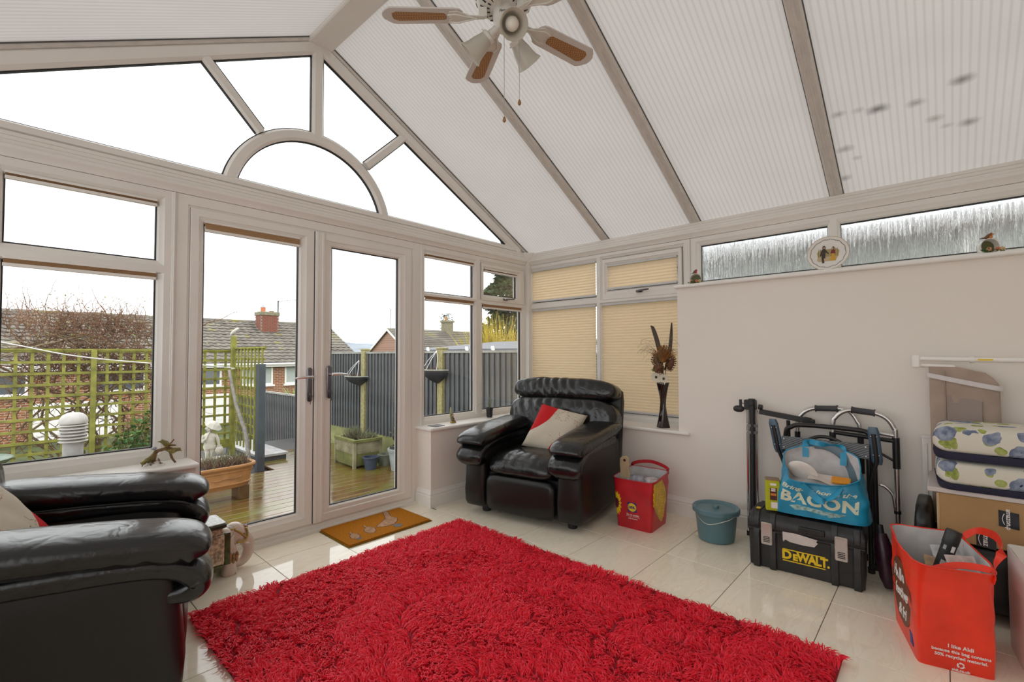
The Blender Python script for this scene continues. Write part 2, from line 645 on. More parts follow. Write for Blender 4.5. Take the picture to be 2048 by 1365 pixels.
# left window of the gable wall
w1 = window('window_1', 'white framed window looking onto the green trellis')
light(w1, Gm, (-0.043, 1.668, 0.633, 2.122), (-0.007, 1.727, 0.568, 2.045))
light(w1, Gm, (-0.043, 0.622, 0.633, 1.668), (-0.007, 0.698, 0.568, 1.648))
light(w1, Gm, (-0.74, 1.668, -0.043, 2.122), (-0.68, 1.727, -0.079, 2.045))
light(w1, Gm, (-0.74, 0.622, -0.043, 1.668), (-0.68, 0.698, -0.079, 1.648))
# window between doors and corner
w2 = window('window_2', 'white framed window looking onto the grey fence')
light(w2, Gm, (2.352, 1.70, 2.995, 2.122), (2.388, 1.729, 2.938, 2.04))
light(w2, Gm, (2.352, 0.622, 2.995, 1.70), (2.388, 0.686, 2.938, 1.692))
light(w2, Gm, (2.995, 1.70, 3.71, 2.122), (3.03, 1.722, 3.64, 2.06), pane=False)
light(w2, Gm, (3.032, 1.712, 3.635, 2.062), (3.073, 1.77, 3.535, 2.012), SASH, name='opening_sash')
light(w2, Gm, (2.995, 0.622, 3.71, 1.70), (3.058, 0.686, 3.60, 1.672))
# right wall, blinds side
w3 = window('window_3', 'white framed window with beige pleated blinds behind the armchair')
light(w3, Rm, (3.165, 1.69, 2.315, 2.122), (3.112, 1.735, 2.345, 2.06))
light(w3, Rm, (3.165, 0.622, 2.315, 1.69), (3.112, 0.684, 2.345, 1.655))
light(w3, Rm, (2.315, 1.69, 1.482, 2.122), (2.275, 1.70, 1.53, 2.07), pane=False)
light(w3, Rm, (2.270, 1.694, 1.533, 2.064), (2.222, 1.78, 1.572, 2.005), SASH, name='opening_sash')
light(w3, Rm, (2.315, 0.622, 1.482, 1.69), (2.287, 0.684, 1.50, 1.655))
# high obscured windows
t = NT('rain_patterned_glass')
tr = t.node('BsdfRefraction', Roughness=0.12, IOR=1.25)
tr.inputs['Color'].default_value = (0.93, 0.95, 0.95, 1)
tp = t.node('BsdfTransparent')
tp.inputs['Color'].default_value = (0.9, 0.92, 0.92, 1)
gs = t.node('BsdfGlossy', Roughness=0.08)
vec = t.coord((1, 70, 6))
nz = t.node('TexNoise', Scale=1.0, Detail=3.0, Distortion=0.6)
t.link(vec, nz.inputs['Vector'])
bp = t.node('Bump', Strength=1.0, Distance=0.02)
t.link(nz.outputs['Fac'], bp.inputs['Height'])
t.link(bp.outputs[0], tr.inputs['Normal'])
t.link(bp.outputs[0], gs.inputs['Normal'])
m1 = t.node('MixShader'); m1.inputs[0].default_value = 0.25
t.link(tr.outputs[0], m1.inputs[1]); t.link(tp.outputs[0], m1.inputs[2])
m2 = t.node('MixShader'); m2.inputs[0].default_value = 0.12
t.link(m1.outputs[0], m2.inputs[1]); t.link(gs.outputs[0], m2.inputs[2])
t.link(m2.outputs[0], t.out.inputs['Surface'])
M['rain_glass'] = t.m
w4 = window('window_4', 'long high window of obscured rain glass above the plain wall')
light(w4, Rm, (1.456, 1.722, 0.508, 2.122), (1.382, 1.772, 0.546, 2.055), gl='rain_glass')
light(w4, Rm, (0.508, 1.722, -0.52, 2.122), (0.472, 1.772, -0.484, 2.055), gl='rain_glass')
light(w4, Rm, (-0.52, 1.722, BY, 2.122), (-0.556, 1.772, BY + 0.05, 2.055), gl='rain_glass')
# side windows out of view
w5 = window('window_5', 'row of clear side windows beside the viewer')
for k in range(4):
    a = BY + (3.10 - BY) * k / 4
    b = BY + (3.10 - BY) * (k + 1) / 4
    light(w5, Lm, (a, 0.622, b, 1.69), (a + 0.05, 0.69, b - 0.05, 1.65))
    light(w5, Lm, (a, 1.69, b, 2.122), (a + 0.05, 1.74, b - 0.05, 2.05))

# corner posts and coupling strips
def strip(name, boxes, label):
    m = MB()
    for b in boxes:
        m.box(*b)
    structure(m.build(name, M['upvc'], bevel=0.003), label, 'trim')
strip('trim_6', [(3.66, 3.12, 0.60, 3.80, 3.26, 2.14)], 'white corner post between the two glazed walls')
strip('trim_7', [(0.633, GY - 0.004, 0.0, 0.656, 3.24, 2.122), (0.640, GY - 0.010, 0.0, 0.649, 3.24, 2.122)], 'white coupling strip between trellis window and patio doors')
strip('trim_8', [(2.334, GY - 0.004, 0.0, 2.352, 3.24, 2.122), (2.339, GY - 0.010, 0.0, 2.347, 3.24, 2.122)], 'white coupling strip between patio doors and fence window')
strip('trim_9', [(3.696, 1.458, 1.70, 3.76, 1.482, 2.122), (3.690, 1.464, 1.70, 3.76, 1.476, 2.122)], 'white coupling strip between blinds and obscured window')
strip('trim_10', [(X0 - 0.10, 3.09, 0.6, X0 + 0.05, 3.26, 2.14)], 'white corner post beyond the picture edge')

# --- French doors
df = MB()
ring(df, Gm, (0.656, 0.0, 2.334, 2.122), (0.721, 0.058, 2.245, 2.056), [(0, 0.07), (0, 0.0), (0.82, 0.0), (0.86, 0.006), (1, 0.008), (1, 0.07)])
df.box(0.70, GY - 0.03, 0.0, 2.30, GY + 0.0, 0.022)
dfo = df.build('trim_11', M['upvc'], smooth=25)
structure(dfo, 'white outer frame and threshold of the patio doors', 'door frame')
d1 = structure(thing('door_1', '', 'door'), 'white glazed patio door with the raised brown blind', 'door')
d2 = structure(thing('door_2', '', 'door'), 'white glazed patio door behind the goose doormat', 'door')
light(d1, Gm, (0.723, 0.060, 1.443, 2.054), (0.793, 0.150, 1.346, 1.975), SASH, name='leaf_frame')
light(d2, Gm, (1.447, 0.060, 2.243, 2.054), (1.578, 0.146, 2.132, 1.968), SASH, name='leaf_frame')
cp = MB()
cp.prism([(1.447, -0.005), (1.452, -0.014), (1.466, -0.016), (1.470, -0.012), (1.494, -0.012), (1.498, -0.016), (1.511, -0.014), (1.516, -0.005)], lambda u, v, q: (u, GY + v, q), 0.062, 2.052)
cp.build('astragal', M['upvc'], d2, smooth=30)
M['dark_chrome'] = mat('tarnished_dark_chrome', (0.20, 0.19, 0.21), 0.18, 1.0)
def door_handle(door, x, sgn, z):
    h = MB()
    rr = rrect(0.034, 0.232, 0.017, 6)
    h.prism(rr, lambda u, v, q: (x + u, GY - 0.004 - q, z - 0.055 + v), 0.0, 0.011)
    hp = h.build('handle_plate', M['dark_chrome'], door, bevel=0.004)
    l = MB()
    l.tube([(x, GY - 0.012, z), (x, GY - 0.058, z)], [0.011, 0.009], 12)
    l.tube(spline([(x, GY - 0.058, z), (x + sgn * 0.02, GY - 0.064, z), (x + sgn * 0.06, GY - 0.066, z - 0.001), (x + sgn * 0.122, GY - 0.060, z - 0.008)], 4), [0.009] * 5 + [0.0095] * 4 + [0.0085, 0.008, 0.0065, 0.003], 12)
    l.build('lever', M['chrome'], hp, smooth=60)
    c = MB()
    c.lathe([(0.0, 0), (0.009, 0), (0.009, 0.008), (0.0, 0.008)], 14)
    c.xf(Matrix.Translation((x, GY - 0.014, z - 0.118)) @ Matrix.Rotation(PI / 2, 4, 'X'))
    c.build('lock_cylinder', M['steel'], hp, smooth=40)
    k = MB()
    k.box(x - 0.0012, GY - 0.040, z - 0.128, x + 0.0012, GY - 0.022, z - 0.108)
    k.tube([(x, GY - 0.040 + 0.012 * math.cos(a), z - 0.130 + 0.012 * math.sin(a)) for a in [2 * PI * q / 12 for q in range(12)]], 0.0012, 6, closed=True)
    k.bar((x + 0.001, GY - 0.034, z - 0.14), (x + 0.004 * sgn, GY - 0.030, z - 0.185), 0.008, 0.002)
    k.build('key', M['black_metal'], hp)
door_handle(d1, 1.415, -1, 1.055)
door_handle(d2, 1.553, 1, 1.068)
# weather seals and hinge edge line
MB().box(1.4435, GY - 0.003, 0.06, 1.4468, GY + 0.05, 2.054).build('door_seal', M['gasket'], d1)

def casement_handle(win, fn, u, v, s):
    m = MB()
    b = [fn(u - 0.028, v - 0.010, -0.004), fn(u + 0.028, v + 0.010, -0.016)]
    m.box(*[min(p, q) for p, q in zip(*b)], *[max(p, q) for p, q in zip(*b)])
    h = m.build('casement_handle', M['dark_chrome'], win, bevel=0.003)
    l = MB().tube(spline([fn(u - 0.012 * s, v, -0.016), fn(u - 0.010 * s, v, -0.040), fn(u + 0.03 * s, v + 0.003, -0.044), fn(u + 0.10 * s, v + 0.008, -0.040)], 4), [0.008] * 8 + [0.0075] * 4 + [0.006], 10)
    l.build('lever', M['dark_chrome'], h, smooth=60)
casement_handle(w2, Gm, 3.345, 1.742, 1)
casement_handle(w3, Rm, 1.90, 1.742, -1)

# --- eaves beams with stepped profile
EP = [(0.10, 2.245), (-0.004, 2.245), (-0.012, 2.240), (-0.012, 2.224), (-0.009, 2.222), (-0.012, 2.220), (-0.012, 2.204), (-0.009, 2.202), (-0.012, 2.200), (-0.014, 2.186), (-0.028, 2.176), (-0.028, 2.160), (-0.018, 2.150), (-0.010, 2.140), (-0.004, 2.124), (0.10, 2.124)]
structure(MB().prism(EP, lambda u, v, q: (q, GY + u, v), X0, X1).build('trim_12', M['upvc'], smooth=20), 'white stepped eaves beam across the gable wall', 'eaves beam')
structure(MB().prism(EP, lambda u, v, q: (3.70 + u, q, v), BY, GY + 0.05).build('trim_13', M['upvc'], smooth=20), 'white stepped eaves beam above the obscured window', 'eaves beam')
structure(MB().prism(EP, lambda u, v, q: (X0 - u, q, v), BY, GY + 0.05).build('trim_14', M['upvc'], smooth=20), 'white stepped eaves beam above the side windows', 'eaves beam')
m = MB()
def cb(z, a):
    return [(3.715, 3.18, z), (3.715 - a, 3.18, z), (3.715 - a, 3.18 - a * 0.35, z), (3.715 - a * 0.35, 3.18 - a, z), (3.715, 3.18 - a, z)]
m.loft([cb(2.118, 0.045), cb(2.135, 0.050), cb(2.16, 0.068), cb(2.20, 0.080), cb(2.236, 0.10), cb(2.25, 0.10)])
structure(m.build('trim_15', M['upvc'], smooth=30), 'small white corner cap where the eaves beams meet', 'corner cap')

# --- gable frame
gw = window('window_6', 'white gable window with half round arch and spokes')
def sweep(path, wd, front=0.0, back=0.05, bead=0.018, name='frame_bar', m=None, closed=False):
    P = [Vector((x, 0, z)) for x, z in path]
    rings = []
    for i, p in enumerate(P):
        tn = (P[min(i + 1, len(P) - 1)] - P[max(i - 1, 0)]).normalized()
        n = Vector((-tn.z, 0, tn.x))
        pr = [(-0.5, back), (-0.5, front + bead), (-0.30, front), (0.30, front), (0.5, front + bead), (0.5, back)]
        rings.append([(p.x + n.x * a * wd, GY + d, p.z + n.z * a * wd) for a, d in pr])
    return MB().loft(rings).build(name, m or M['upvc'], gw, smooth=25)
AC = (1.462, 2.158)
def arc(R, a0, a1, n):
    return [(AC[0] + R * math.cos(math.radians(lerp(a0, a1, k / n))), AC[1] + R * math.sin(math.radians(lerp(a0, a1, k / n)))) for k in range(n + 1)]
nr, nl = (0.469, 0.883), (-0.469, 0.883)
def rk(x, side, off):
    """point on the inner rake edge line (side +1 right) shifted outwards"""
    xx = x if side > 0 else 2 * RX - x
    z = 3.293 - RS * (xx - 1.528)
    return (x + side * 0.469 * off, z + 0.883 * off)
sweep([(X0, 2.270), (3.50, 2.270)], 0.052, -0.0015, name='bottom_bar')
sweep([rk(1.40, 1, 0.045), rk(3.56, 1, 0.045)], 0.092, name='rake_bar')
sweep([rk(-0.62, -1, 0.045), rk(1.55, -1, 0.045)], 0.092, 0.0008, name='rake_bar')
sweep([(1.465, 2.70), (1.465, 3.36)], 0.082, 0.0016, name='post')
sweep(arc(0.5525, 11.0, 169.0, 40), 0.076, 0.0026, name='arch_bar')
sweep([(0.745, 3.015), (1.10, 2.632)], 0.062, 0.0036, name='spoke')
sweep([(2.205, 2.995), (1.845, 2.635)], 0.062, 0.0036, name='spoke')
sweep([(3.415, 2.25), (3.415, 2.37)], 0.07, 0.0046, name='end_post')
for pth, wd in (([(X0, 2.270), (3.40, 2.270)], 0.064), ([rk(1.50, 1, 0.045), rk(3.45, 1, 0.045)], 0.104), ([rk(-0.5, -1, 0.045), rk(1.45, -1, 0.045)], 0.104), ([(1.465, 2.72), (1.465, 3.30)], 0.094), (arc(0.5525, 11.0, 169.0, 40), 0.088), ([(0.76, 3.0), (1.095, 2.64)], 0.074), ([(2.20, 2.99), (1.85, 2.64)], 0.074)):
    sweep(pth, wd, 0.024, 0.045, 0.0, 'gasket', M['gasket'])
m = MB().prism([(3.45, 2.246), (3.76, 2.246), (3.45, 2.40)], lambda u, v, q: (u, GY + q, v), 0.02, 0.08)
m.prism([(-0.52, 2.246), (-0.82, 2.246), (-0.52, 2.40)], lambda u, v, q: (u, GY + q, v), 0.02, 0.08)
m.build('end_infill', M['upvc'], gw)
def gpane(poly):
    MB().prism(poly, lambda u, v, q: (u, GY + q, v), 0.032, 0.036).build('pane', M['glass'], gw)
gpane(arc(0.53, 12, 168, 30))
gpane([(AC[0] + 0.53 * math.cos(math.radians(a)), AC[1] + 0.53 * math.sin(math.radians(a))) for a in range(168, 126, -3)] + [(0.765, 2.995), rk(0.73, -1, 0.02), rk(-0.55, -1, 0.02), (-0.55, 2.28)])
gpane([(AC[0] + 0.53 * math.cos(math.radians(a)), AC[1] + 0.53 * math.sin(math.radians(a))) for a in range(126, 89, -3)] + [(1.465, 3.33), rk(1.40, -1, 0.02), rk(0.75, -1, 0.02)])
gpane([(1.465, 3.33)] + [(AC[0] + 0.53 * math.cos(math.radians(a)), AC[1] + 0.53 * math.sin(math.radians(a))) for a in range(90, 51, -3)] + [rk(2.20, 1, 0.02), rk(1.53, 1, 0.02)])
gpane([(AC[0] + 0.53 * math.cos(math.radians(a)), AC[1] + 0.53 * math.sin(math.radians(a))) for a in range(51, 11, -3)] + [(3.41, 2.28), (3.41, 2.33), rk(3.36, 1, 0.02), rk(2.22, 1, 0.02)])

# --- roof: opal multiwall sheets, glazing bars, ridge
SPOTS = [((3.164, -0.104), 1.2, .35), ((3.193, 0.228), 1.3, .25), ((3.16, 0.40), .9, .55), ((3.22, 0.07), 1.0, .5), ((3.39, 0.40), 1.1, .5), ((3.34, 0.0), 1.0, .6), ((3.41, -0.13), 1.1, .45), ((3.60, 0.43), 1.0, .5), ((3.17, 0.31), .8, .7), ((3.47, 0.35), .7, .7), ((3.40, -0.05), .7, .7)]  # dirt and shadows of leaves lying above, painted into the sheet colour
sl = math.sqrt(1 + RS * RS)
def ploc(x, y, yc):
    return (y - yc, (x - 1.50) * sl, 0.0)
BARS = [3.19, 2.245, 1.419, 0.488, -0.44, BY]
PT = (0.272, 0.256, 0.240)
ce = structure(thing('ceiling', '', 'ceiling'), 'pitched conservatory roof of opal ribbed plastic sheets', 'ceiling')
wv = ('X', 10.2)
M['opal'] = translucent_mat('opal_multiwall_sheet', (0.75, 0.72, 0.68), PT, 0.72, stripes=wv, noise=(1.3, (0.93, 0.925, 0.93)))
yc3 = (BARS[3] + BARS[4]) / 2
M['opal_dirt_leaf_shadow'] = translucent_mat('opal_multiwall_sheet_with_dirt_and_leaf_shadows', (0.75, 0.72, 0.68), PT, 0.72, stripes=wv, noise=(1.3, (0.90, 0.90, 0.90)),
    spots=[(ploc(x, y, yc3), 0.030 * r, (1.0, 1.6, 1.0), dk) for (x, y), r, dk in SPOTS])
L = (X1 + 0.12 - 1.50) * sl
for k in range(5):
    ya, yb = BARS[k], BARS[k + 1]
    yc = (ya + yb) / 2
    h = (ya - yb) / 2
    for side in (1, -1):
        m = MB().grid(lambda a, b: (lerp(-h, h, a), L * b, 0), 1, 1)
        p = m.build('roof_sheet', M['opal_dirt_leaf_shadow'] if (k == 3 and side == 1) else M['opal'], ce)
        xs = RX + side * (1.50 - RX)
        ux = Vector((side, 0, -RS)).normalized()
        nn = Vector((0, 1, 0)).cross(ux)
        p.matrix_local = Matrix(((0, ux.x, nn.x, xs), (1, ux.y, nn.y, yc), (0, ux.z, nn.z, zr(1.50) + 0.028), (0, 0, 0, 1)))
M['seal'] = mat('dark_grey_seal', (0.10, 0.095, 0.09), 0.7)
M['bar'] = mat('grey_white_glazing_bar', (0.62, 0.585, 0.54), 0.45, var=0.08, vscale=14, stretch=(1, 4, 1))
for yb, wd in zip(BARS[:5], (0.06, 0.080, 0.078, 0.070, 0.075)):
    for side in (1, -1):
        prof = [(-0.5, 0.03), (-0.5, -0.012), (-0.36, -0.024), (-0.12, -0.024), (-0.10, -0.021), (0.10, -0.021), (0.12, -0.024), (0.36, -0.024), (0.5, -0.012), (0.5, 0.03)]
        rings = []
        for x in (1.53, 3.78):
            xx = RX + side * (x - RX)
            rings.append([(xx, yb + a * wd, zr(x) + 0.024 + d) for a, d in prof])
        MB().loft(rings).build('glazing_bar', M['bar'], ce, smooth=20)
        # dark seal line beside the bar
        g = MB()
        for s in (-1, 1):
            a0 = V(RX + side * (1.53 - RX), yb + s * (wd / 2 + 0.003), zr(1.53) + 0.024)
            a1 = V(RX + side * (3.78 - RX), yb + s * (wd / 2 + 0.003), zr(3.78) + 0.024)
            g.bar(a0, a1, 0.004, 0.006)
        g.build('glazing_seal', M['seal'], ce)
m = MB().prism([(-0.085, 3.372), (-0.078, 3.366), (0.078, 3.366), (0.085, 3.372), (0.085, 3.47), (-0.085, 3.47)], lambda u, v, q: (RX + u, q, v), BY, GY + 0.03)
m.build('ridge_beam', M['upvc'], ce, smooth=20)

# --- blinds
M['blind_stack'] = mat('brown_beige_blind_fabric', (0.40, 0.25, 0.13), 0.8, var=0.15, vscale=200, stretch=(1, 1, 6))
M['blind'] = translucent_mat('beige_pleated_fabric', (0.88, 0.75, 0.56), (0.88, 0.69, 0.46), 0.5, noise=(300.0, (0.9, 0.9, 0.9)))
def raised_blind(u0, u1, ztop, hs, label, grp=None):
    t = thing('pleated_blind', label, 'blind', ((u0 + u1) / 2, GY + 0.006, ztop), group=grp)
    w = (u1 - u0) / 2
    MB().box(-w, -0.010, -0.013, w, 0.016, 0).build('head_rail', M['upvc'], t, bevel=0.002)
    n = 9
    poly = [(-0.007 + (0.004 if k % 2 else 0), -0.013 - hs * k / (n - 1)) for k in range(n)] + [(0.012 - (0.004 if k % 2 else 0), -0.013 - hs * (n - 1 - k) / (n - 1)) for k in range(n)]
    MB().prism(poly, lambda u, v, q: (q, u, v), -w + 0.002, w - 0.002).build('folded_fabric', M['blind_stack'], t)
    MB().box(-w, -0.009, -0.013 - hs - 0.015, w, 0.014, -0.013 - hs).build('bottom_rail', M['upvc'], t, bevel=0.002)
raised_blind(-0.005, 0.566, 2.062, 0.011, 'thin raised brown blind in the upper light above the trellis window')
raised_blind(-0.005, 0.566, 1.664, 0.020, 'raised brown blind at the top of the trellis window')
raised_blind(0.795, 1.344, 1.992, 0.036, 'raised brown blind at the top of the patio door')
raised_blind(2.390, 2.936, 2.058, 0.014, 'thin raised brown blind above the fixed upper pane by the corner')
raised_blind(2.390, 2.936, 1.706, 0.024, 'raised brown blind at the top of the window with the fairy figure')
raised_blind(3.075, 3.533, 2.022, 0.009, 'thin raised brown blind inside the opening corner sash')
raised_blind(3.060, 3.598, 1.690, 0.024, 'raised brown blind above the black plant pot')
def pleated(y0, y1, z0, z1, label):
    t = thing('pleated_blind', label, 'blind', (3.70 + 0.012, (y0 + y1) / 2, z0), group=None)
    w = abs(y1 - y0) / 2
    n = max(4, int((z1 - z0 - 0.03) / 0.0125))
    MB().grid(lambda a, b: (0.006 * (1 if round(b * n) % 2 else -1), lerp(-w, w, a), 0.018 + (z1 - z0 - 0.03) * b), 1, n).build('pleated_fabric', M['blind'], t)
    MB().box(-0.011, -w, 0.0, 0.011, w, 0.018).build('bottom_rail', M['alu_white'], t, bevel=0.002)
    MB().box(-0.011, -w, z1 - z0 - 0.014, 0.011, w, z1 - z0).build('head_rail', M['alu_white'], t, bevel=0.002)
    MB().box(-0.017, -0.02, 0.003, -0.011, 0.02, 0.010).build('pull_tab', M['alu_white'], t)
M['alu_white'] = mat('pale_grey_rail', (0.60, 0.60, 0.60), 0.4)
pleated(3.110, 2.347, 1.737, 2.066, 'lowered beige pleated blind in the small upper pane nearest the corner')
pleated(3.110, 2.347, 0.690, 1.658, 'tall lowered beige pleated blind directly behind the armchair back')
pleated(2.220, 1.574, 1.782, 2.008, 'lowered beige pleated blind in the opening upper sash with the handle')
pleated(2.285, 1.502, 0.690, 1.658, 'tall lowered beige pleated blind behind the dried flower vase')
# ------------------------------------------------------------------ garden and neighbourhood
DZ = -0.40
rnd = random.Random(11)

# materials
t = NT('wet_mossy_decking')
oi = t.node('ObjectInfo')
tc = t.node('TexCoord')
cm = t.node('CombineXYZ')
ml = t.node('Math', operation='MULTIPLY'); ml.inputs[1].default_value = 37.0
t.link(oi.outputs['Random'], ml.inputs[0]); t.link(ml.outputs[0], cm.inputs[0])
va = t.node('VectorMath', operation='ADD')
t.link(tc.outputs['Object'], va.inputs[0]); t.link(cm.outputs[0], va.inputs[1])
mp = t.node('Mapping'); mp.inputs['Scale'].default_value = (2.0, 14.0, 3.0)
t.link(va.outputs[0], mp.inputs['Vector'])
n1 = t.node('TexNoise', Scale=1.5, Detail=6.0); t.link(mp.outputs[0], n1.inputs['Vector'])
c1 = t.ramp(n1.outputs['Fac'], [(0.3, (0.07, 0.034, 0.009)), (0.55, (0.15, 0.080, 0.022)), (0.8, (0.21, 0.13, 0.045))])
n2 = t.node('TexNoise', Scale=1.1, Detail=4.0)
mp2 = t.node('Mapping'); t.link(tc.outputs['Object'], mp2.inputs['Vector']); 
t.link(va.outputs[0], n2.inputs['Vector'])
k2 = t.ramp(n2.outputs['Fac'], [(0.42, (0, 0, 0)), (0.62, (1, 1, 1))])
mx = t.node('Mix', data_type='RGBA')
t.link(k2, mx.inputs[0]); t.link(c1, mx.inputs[6]); mx.inputs[7].default_value = (0.13, 0.115, 0.015, 1)
rr = t.ramp(n2.outputs['Fac'], [(0.38, (0.03,) * 3), (0.62, (0.24,) * 3)])
b = t.bsdf(mx.outputs[2], rr, spec=1.0)
wv = t.node('TexWave', wave_type='BANDS', bands_direction='Y', Scale=16.0)
t.link(tc.outputs['Object'], wv.inputs['Vector'])
t.bump(b, wv.outputs['Fac'], 0.25, 0.002)
M['deck'] = t.m
M['soil'] = mat('dark_wet_gravel', (0.045, 0.043, 0.042), 0.6, var=0.5, vscale=60, bump=0.8, bscale=90, bdist=0.02)
M['lawn'] = mat('rough_lawn', (0.06, 0.075, 0.02), 0.9, var=0.4, vscale=2)
M['trellis'] = mat('algae_green_lath', (0.23, 0.225, 0.04), 0.75, var=0.35, vscale=9, bump=0.3, bscale=80)
M['fence'] = mat('weathered_grey_board', (0.105, 0.11, 0.115), 0.7, var=0.35, vscale=5, stretch=(3, 3, 0.5), bump=0.3, bscale=70)
M['fence_cap'] = mat('pale_weathered_rail', (0.30, 0.30, 0.27), 0.8, var=0.2)
M['post'] = mat('lichen_concrete_post', (0.34, 0.30, 0.14), 0.9, var=0.25, vscale=30, bump=0.4, bscale=120)
M['gravel_board'] = mat('algae_concrete_board', (0.26, 0.27, 0.11), 0.9, var=0.3, vscale=4)
M['slate'] = mat('dark_slate_paint', (0.06, 0.075, 0.085), 0.5, var=0.2)
M['terracotta'] = mat('terracotta_resin', (0.38, 0.185, 0.065), 0.5, var=0.12, vscale=14)
M['twig'] = mat('reddish_bare_twig', (0.20, 0.105, 0.058), 0.8, var=0.4, vscale=3)
M['twig_pale'] = mat('pale_old_stem', (0.26, 0.20, 0.11), 0.8, var=0.3, vscale=5)
M['leaf'] = mat('glossy_green_leaf', (0.05, 0.13, 0.022), 0.4, var=0.5, vscale=6)
M['leaf_pale'] = mat('yellow_green_leaf', (0.20, 0.24, 0.05), 0.5, var=0.4, vscale=6)
M['conifer'] = mat('dark_conifer_foliage', (0.035, 0.06, 0.022), 0.8, var=0.6, vscale=4)
M['willow'] = mat('yellow_willow_stem', (0.52, 0.40, 0.05), 0.6, var=0.4, vscale=2)
M['stone'] = mat('white_cast_stone', (0.50, 0.48, 0.41), 0.8, var=0.2, vscale=18, bump=0.4, bscale=90)
M['heather'] = mat('dry_heather', (0.16, 0.10, 0.07), 0.9, var=0.5, vscale=30)
M['heather_tip'] = mat('grey_green_heather_tip', (0.20, 0.21, 0.12), 0.9, var=0.4, vscale=30)

# ground
def ground(name, b, m, label, cat):
    structure(MB().box(*b).build(name, m), label, cat)
ground('ground', (-14, 3.34, -0.75, 4.26, 9.6, -0.455), M['soil'], 'dark wet gravel bed behind the decking', 'ground')
ground('ground', (-60, 9.6, -2.2, 120, 140, -1.62), M['lawn'], 'lower rough grass between garden and bungalow', 'ground')
ground('ground', (4.26, -6, -2.2, 60, 9.6, -1.0), M['lawn'], 'grass of the next garden beyond the grey fence', 'ground')
dk = structure(thing('deck', '', 'deck'), 'wet brown and mossy timber decking outside the patio doors', 'deck')
PW = 0.1485
pm = {}
def plank(xa, xb, y):
    k = round(xb - xa, 2)
    if k not in pm:
        m = MB()
        m.prism(rrect(PW - 0.007, 0.026, 0.004, 2), lambda u, v, q: (q, u, v), -k / 2, k / 2)
        pm[k] = m.mesh('plank')
    o = bpy.data.objects.new('plank', pm[k])
    fin(o, None, dk, loc=((xa + xb) / 2, y, DZ - 0.013))
    if not o.data.materials:
        o.data.materials.append(M['deck'])
for i in range(33):
    y = 3.42 + PW * i
    plank(-2.6, 4.12, y) if y < 6.9 else plank(2.62, 4.12, y)
MB().box(-2.6, 3.34, -0.47, 4.12, 6.9, -0.43).build('joist_void', M['soil'], dk)

# slate step
st = thing('slate_step', 'pale wet slab step with a dark face beside the trellis', 'step', (2.83, 8.3, -0.455))
MB().box(-0.20, -0.75, 0, 0.20, 0.75, 0.12).build('riser', M['slate'], st)
MB().box(-0.22, -0.78, 0.12, 0.22, 0.78, 0.16).build('slab', mat('wet_pale_slab', (0.42, 0.42, 0.42), 0.15, var=0.2), st, bevel=0.006)

# --- trellis screens
def lath(parent, a, b, w, th, up):
    MB().bar(a, b, w, th, up).build('lath', M['trellis'], parent)
TR = 0.147
tr = thing('trellis', 'long algae green square trellis screen across the gravel bed', 'trellis', (0.861, 8.6, -0.455))
o = Vector((0.861, 8.6, -0.455))
for k in range(-16, 12):
    x = k * TR
    if abs(k) % 12 != 0:
        lath(tr, V(x, 0.012, 0.20), V(x, 0.012, 1.735), 0.034, 0.018, (0, 1, 0))
for k in range(10):
    z = 1.72 - k * TR
    lath(tr, V(-16.4 * TR, -0.008, z), V(1.69, -0.008, z), 0.018, 0.034, (0, 0, 1))
MB().box(-2.4, -0.015, 0.16, 1.69, 0.012, 0.30).build('bottom_board', M['trellis'], tr)
MB().box(-2.4, -0.03, 1.725, 1.69, 0.03, 1.75).build('top_rail', M['trellis'], tr)
for x, h, w_ in ((0.0, 1.74, 0.058), (-1.86, 1.74, 0.058), (1.71, 1.97, 0.072)):
    MB().box(x - w_ / 2, -w_ - 0.02, 0, x + w_ / 2, -0.02, h).build('post', M['trellis'], tr, bevel=0.004)
t2 = thing('trellis', 'short trellis screen returning toward the house beside the dark post', 'trellis', (2.60, 7.93, -0.455))
for k in range(9):
    y = -0.60 + k * TR
    lath(t2, V(-0.012, y, 0.22), V(-0.012, y, 1.76), 0.018, 0.034, (0, 1, 0))
for k in range(10):
    z = 1.745 - k * TR
    lath(t2, V(0.008, -0.64, z), V(0.008, 0.62, z), 0.018, 0.034, (0, 0, 1))
MB().box(-0.03, -0.66, 1.76, 0.03, 0.64, 1.785).build('top_rail', M['trellis'], t2)
dp = tag(MB().box(-0.05, -0.05, 0, 0.05, 0.05, 1.53).build('fence_post', M['slate'], loc=(2.53, 7.22, -0.455), bevel=0.004), 'dark slate coloured square post at the end of the short trellis', 'post')

# white bird ornament on the corner post
bo = MB()
bo.loft([[(x, 0.0 + a * 0.9, z + b) for a, b in [(r * math.cos(q * PI / 4), r * math.sin(q * PI / 4)) for q in range(8)]] for x, z, r in ((-0.055, 0.0, 0.004), (-0.05, 0.03, 0.022), (-0.02, 0.06, 0.036), (0.02, 0.09, 0.036), (0.05, 0.12, 0.022), (0.065, 0.125, 0.018), (0.085, 0.12, 0.003))])
tag(bo.build('bird_ornament', M['stone'], smooth=180, loc=(2.571, 8.54, 1.515)), 'small white bird ornament on the tall trellis corner post', 'ornament')

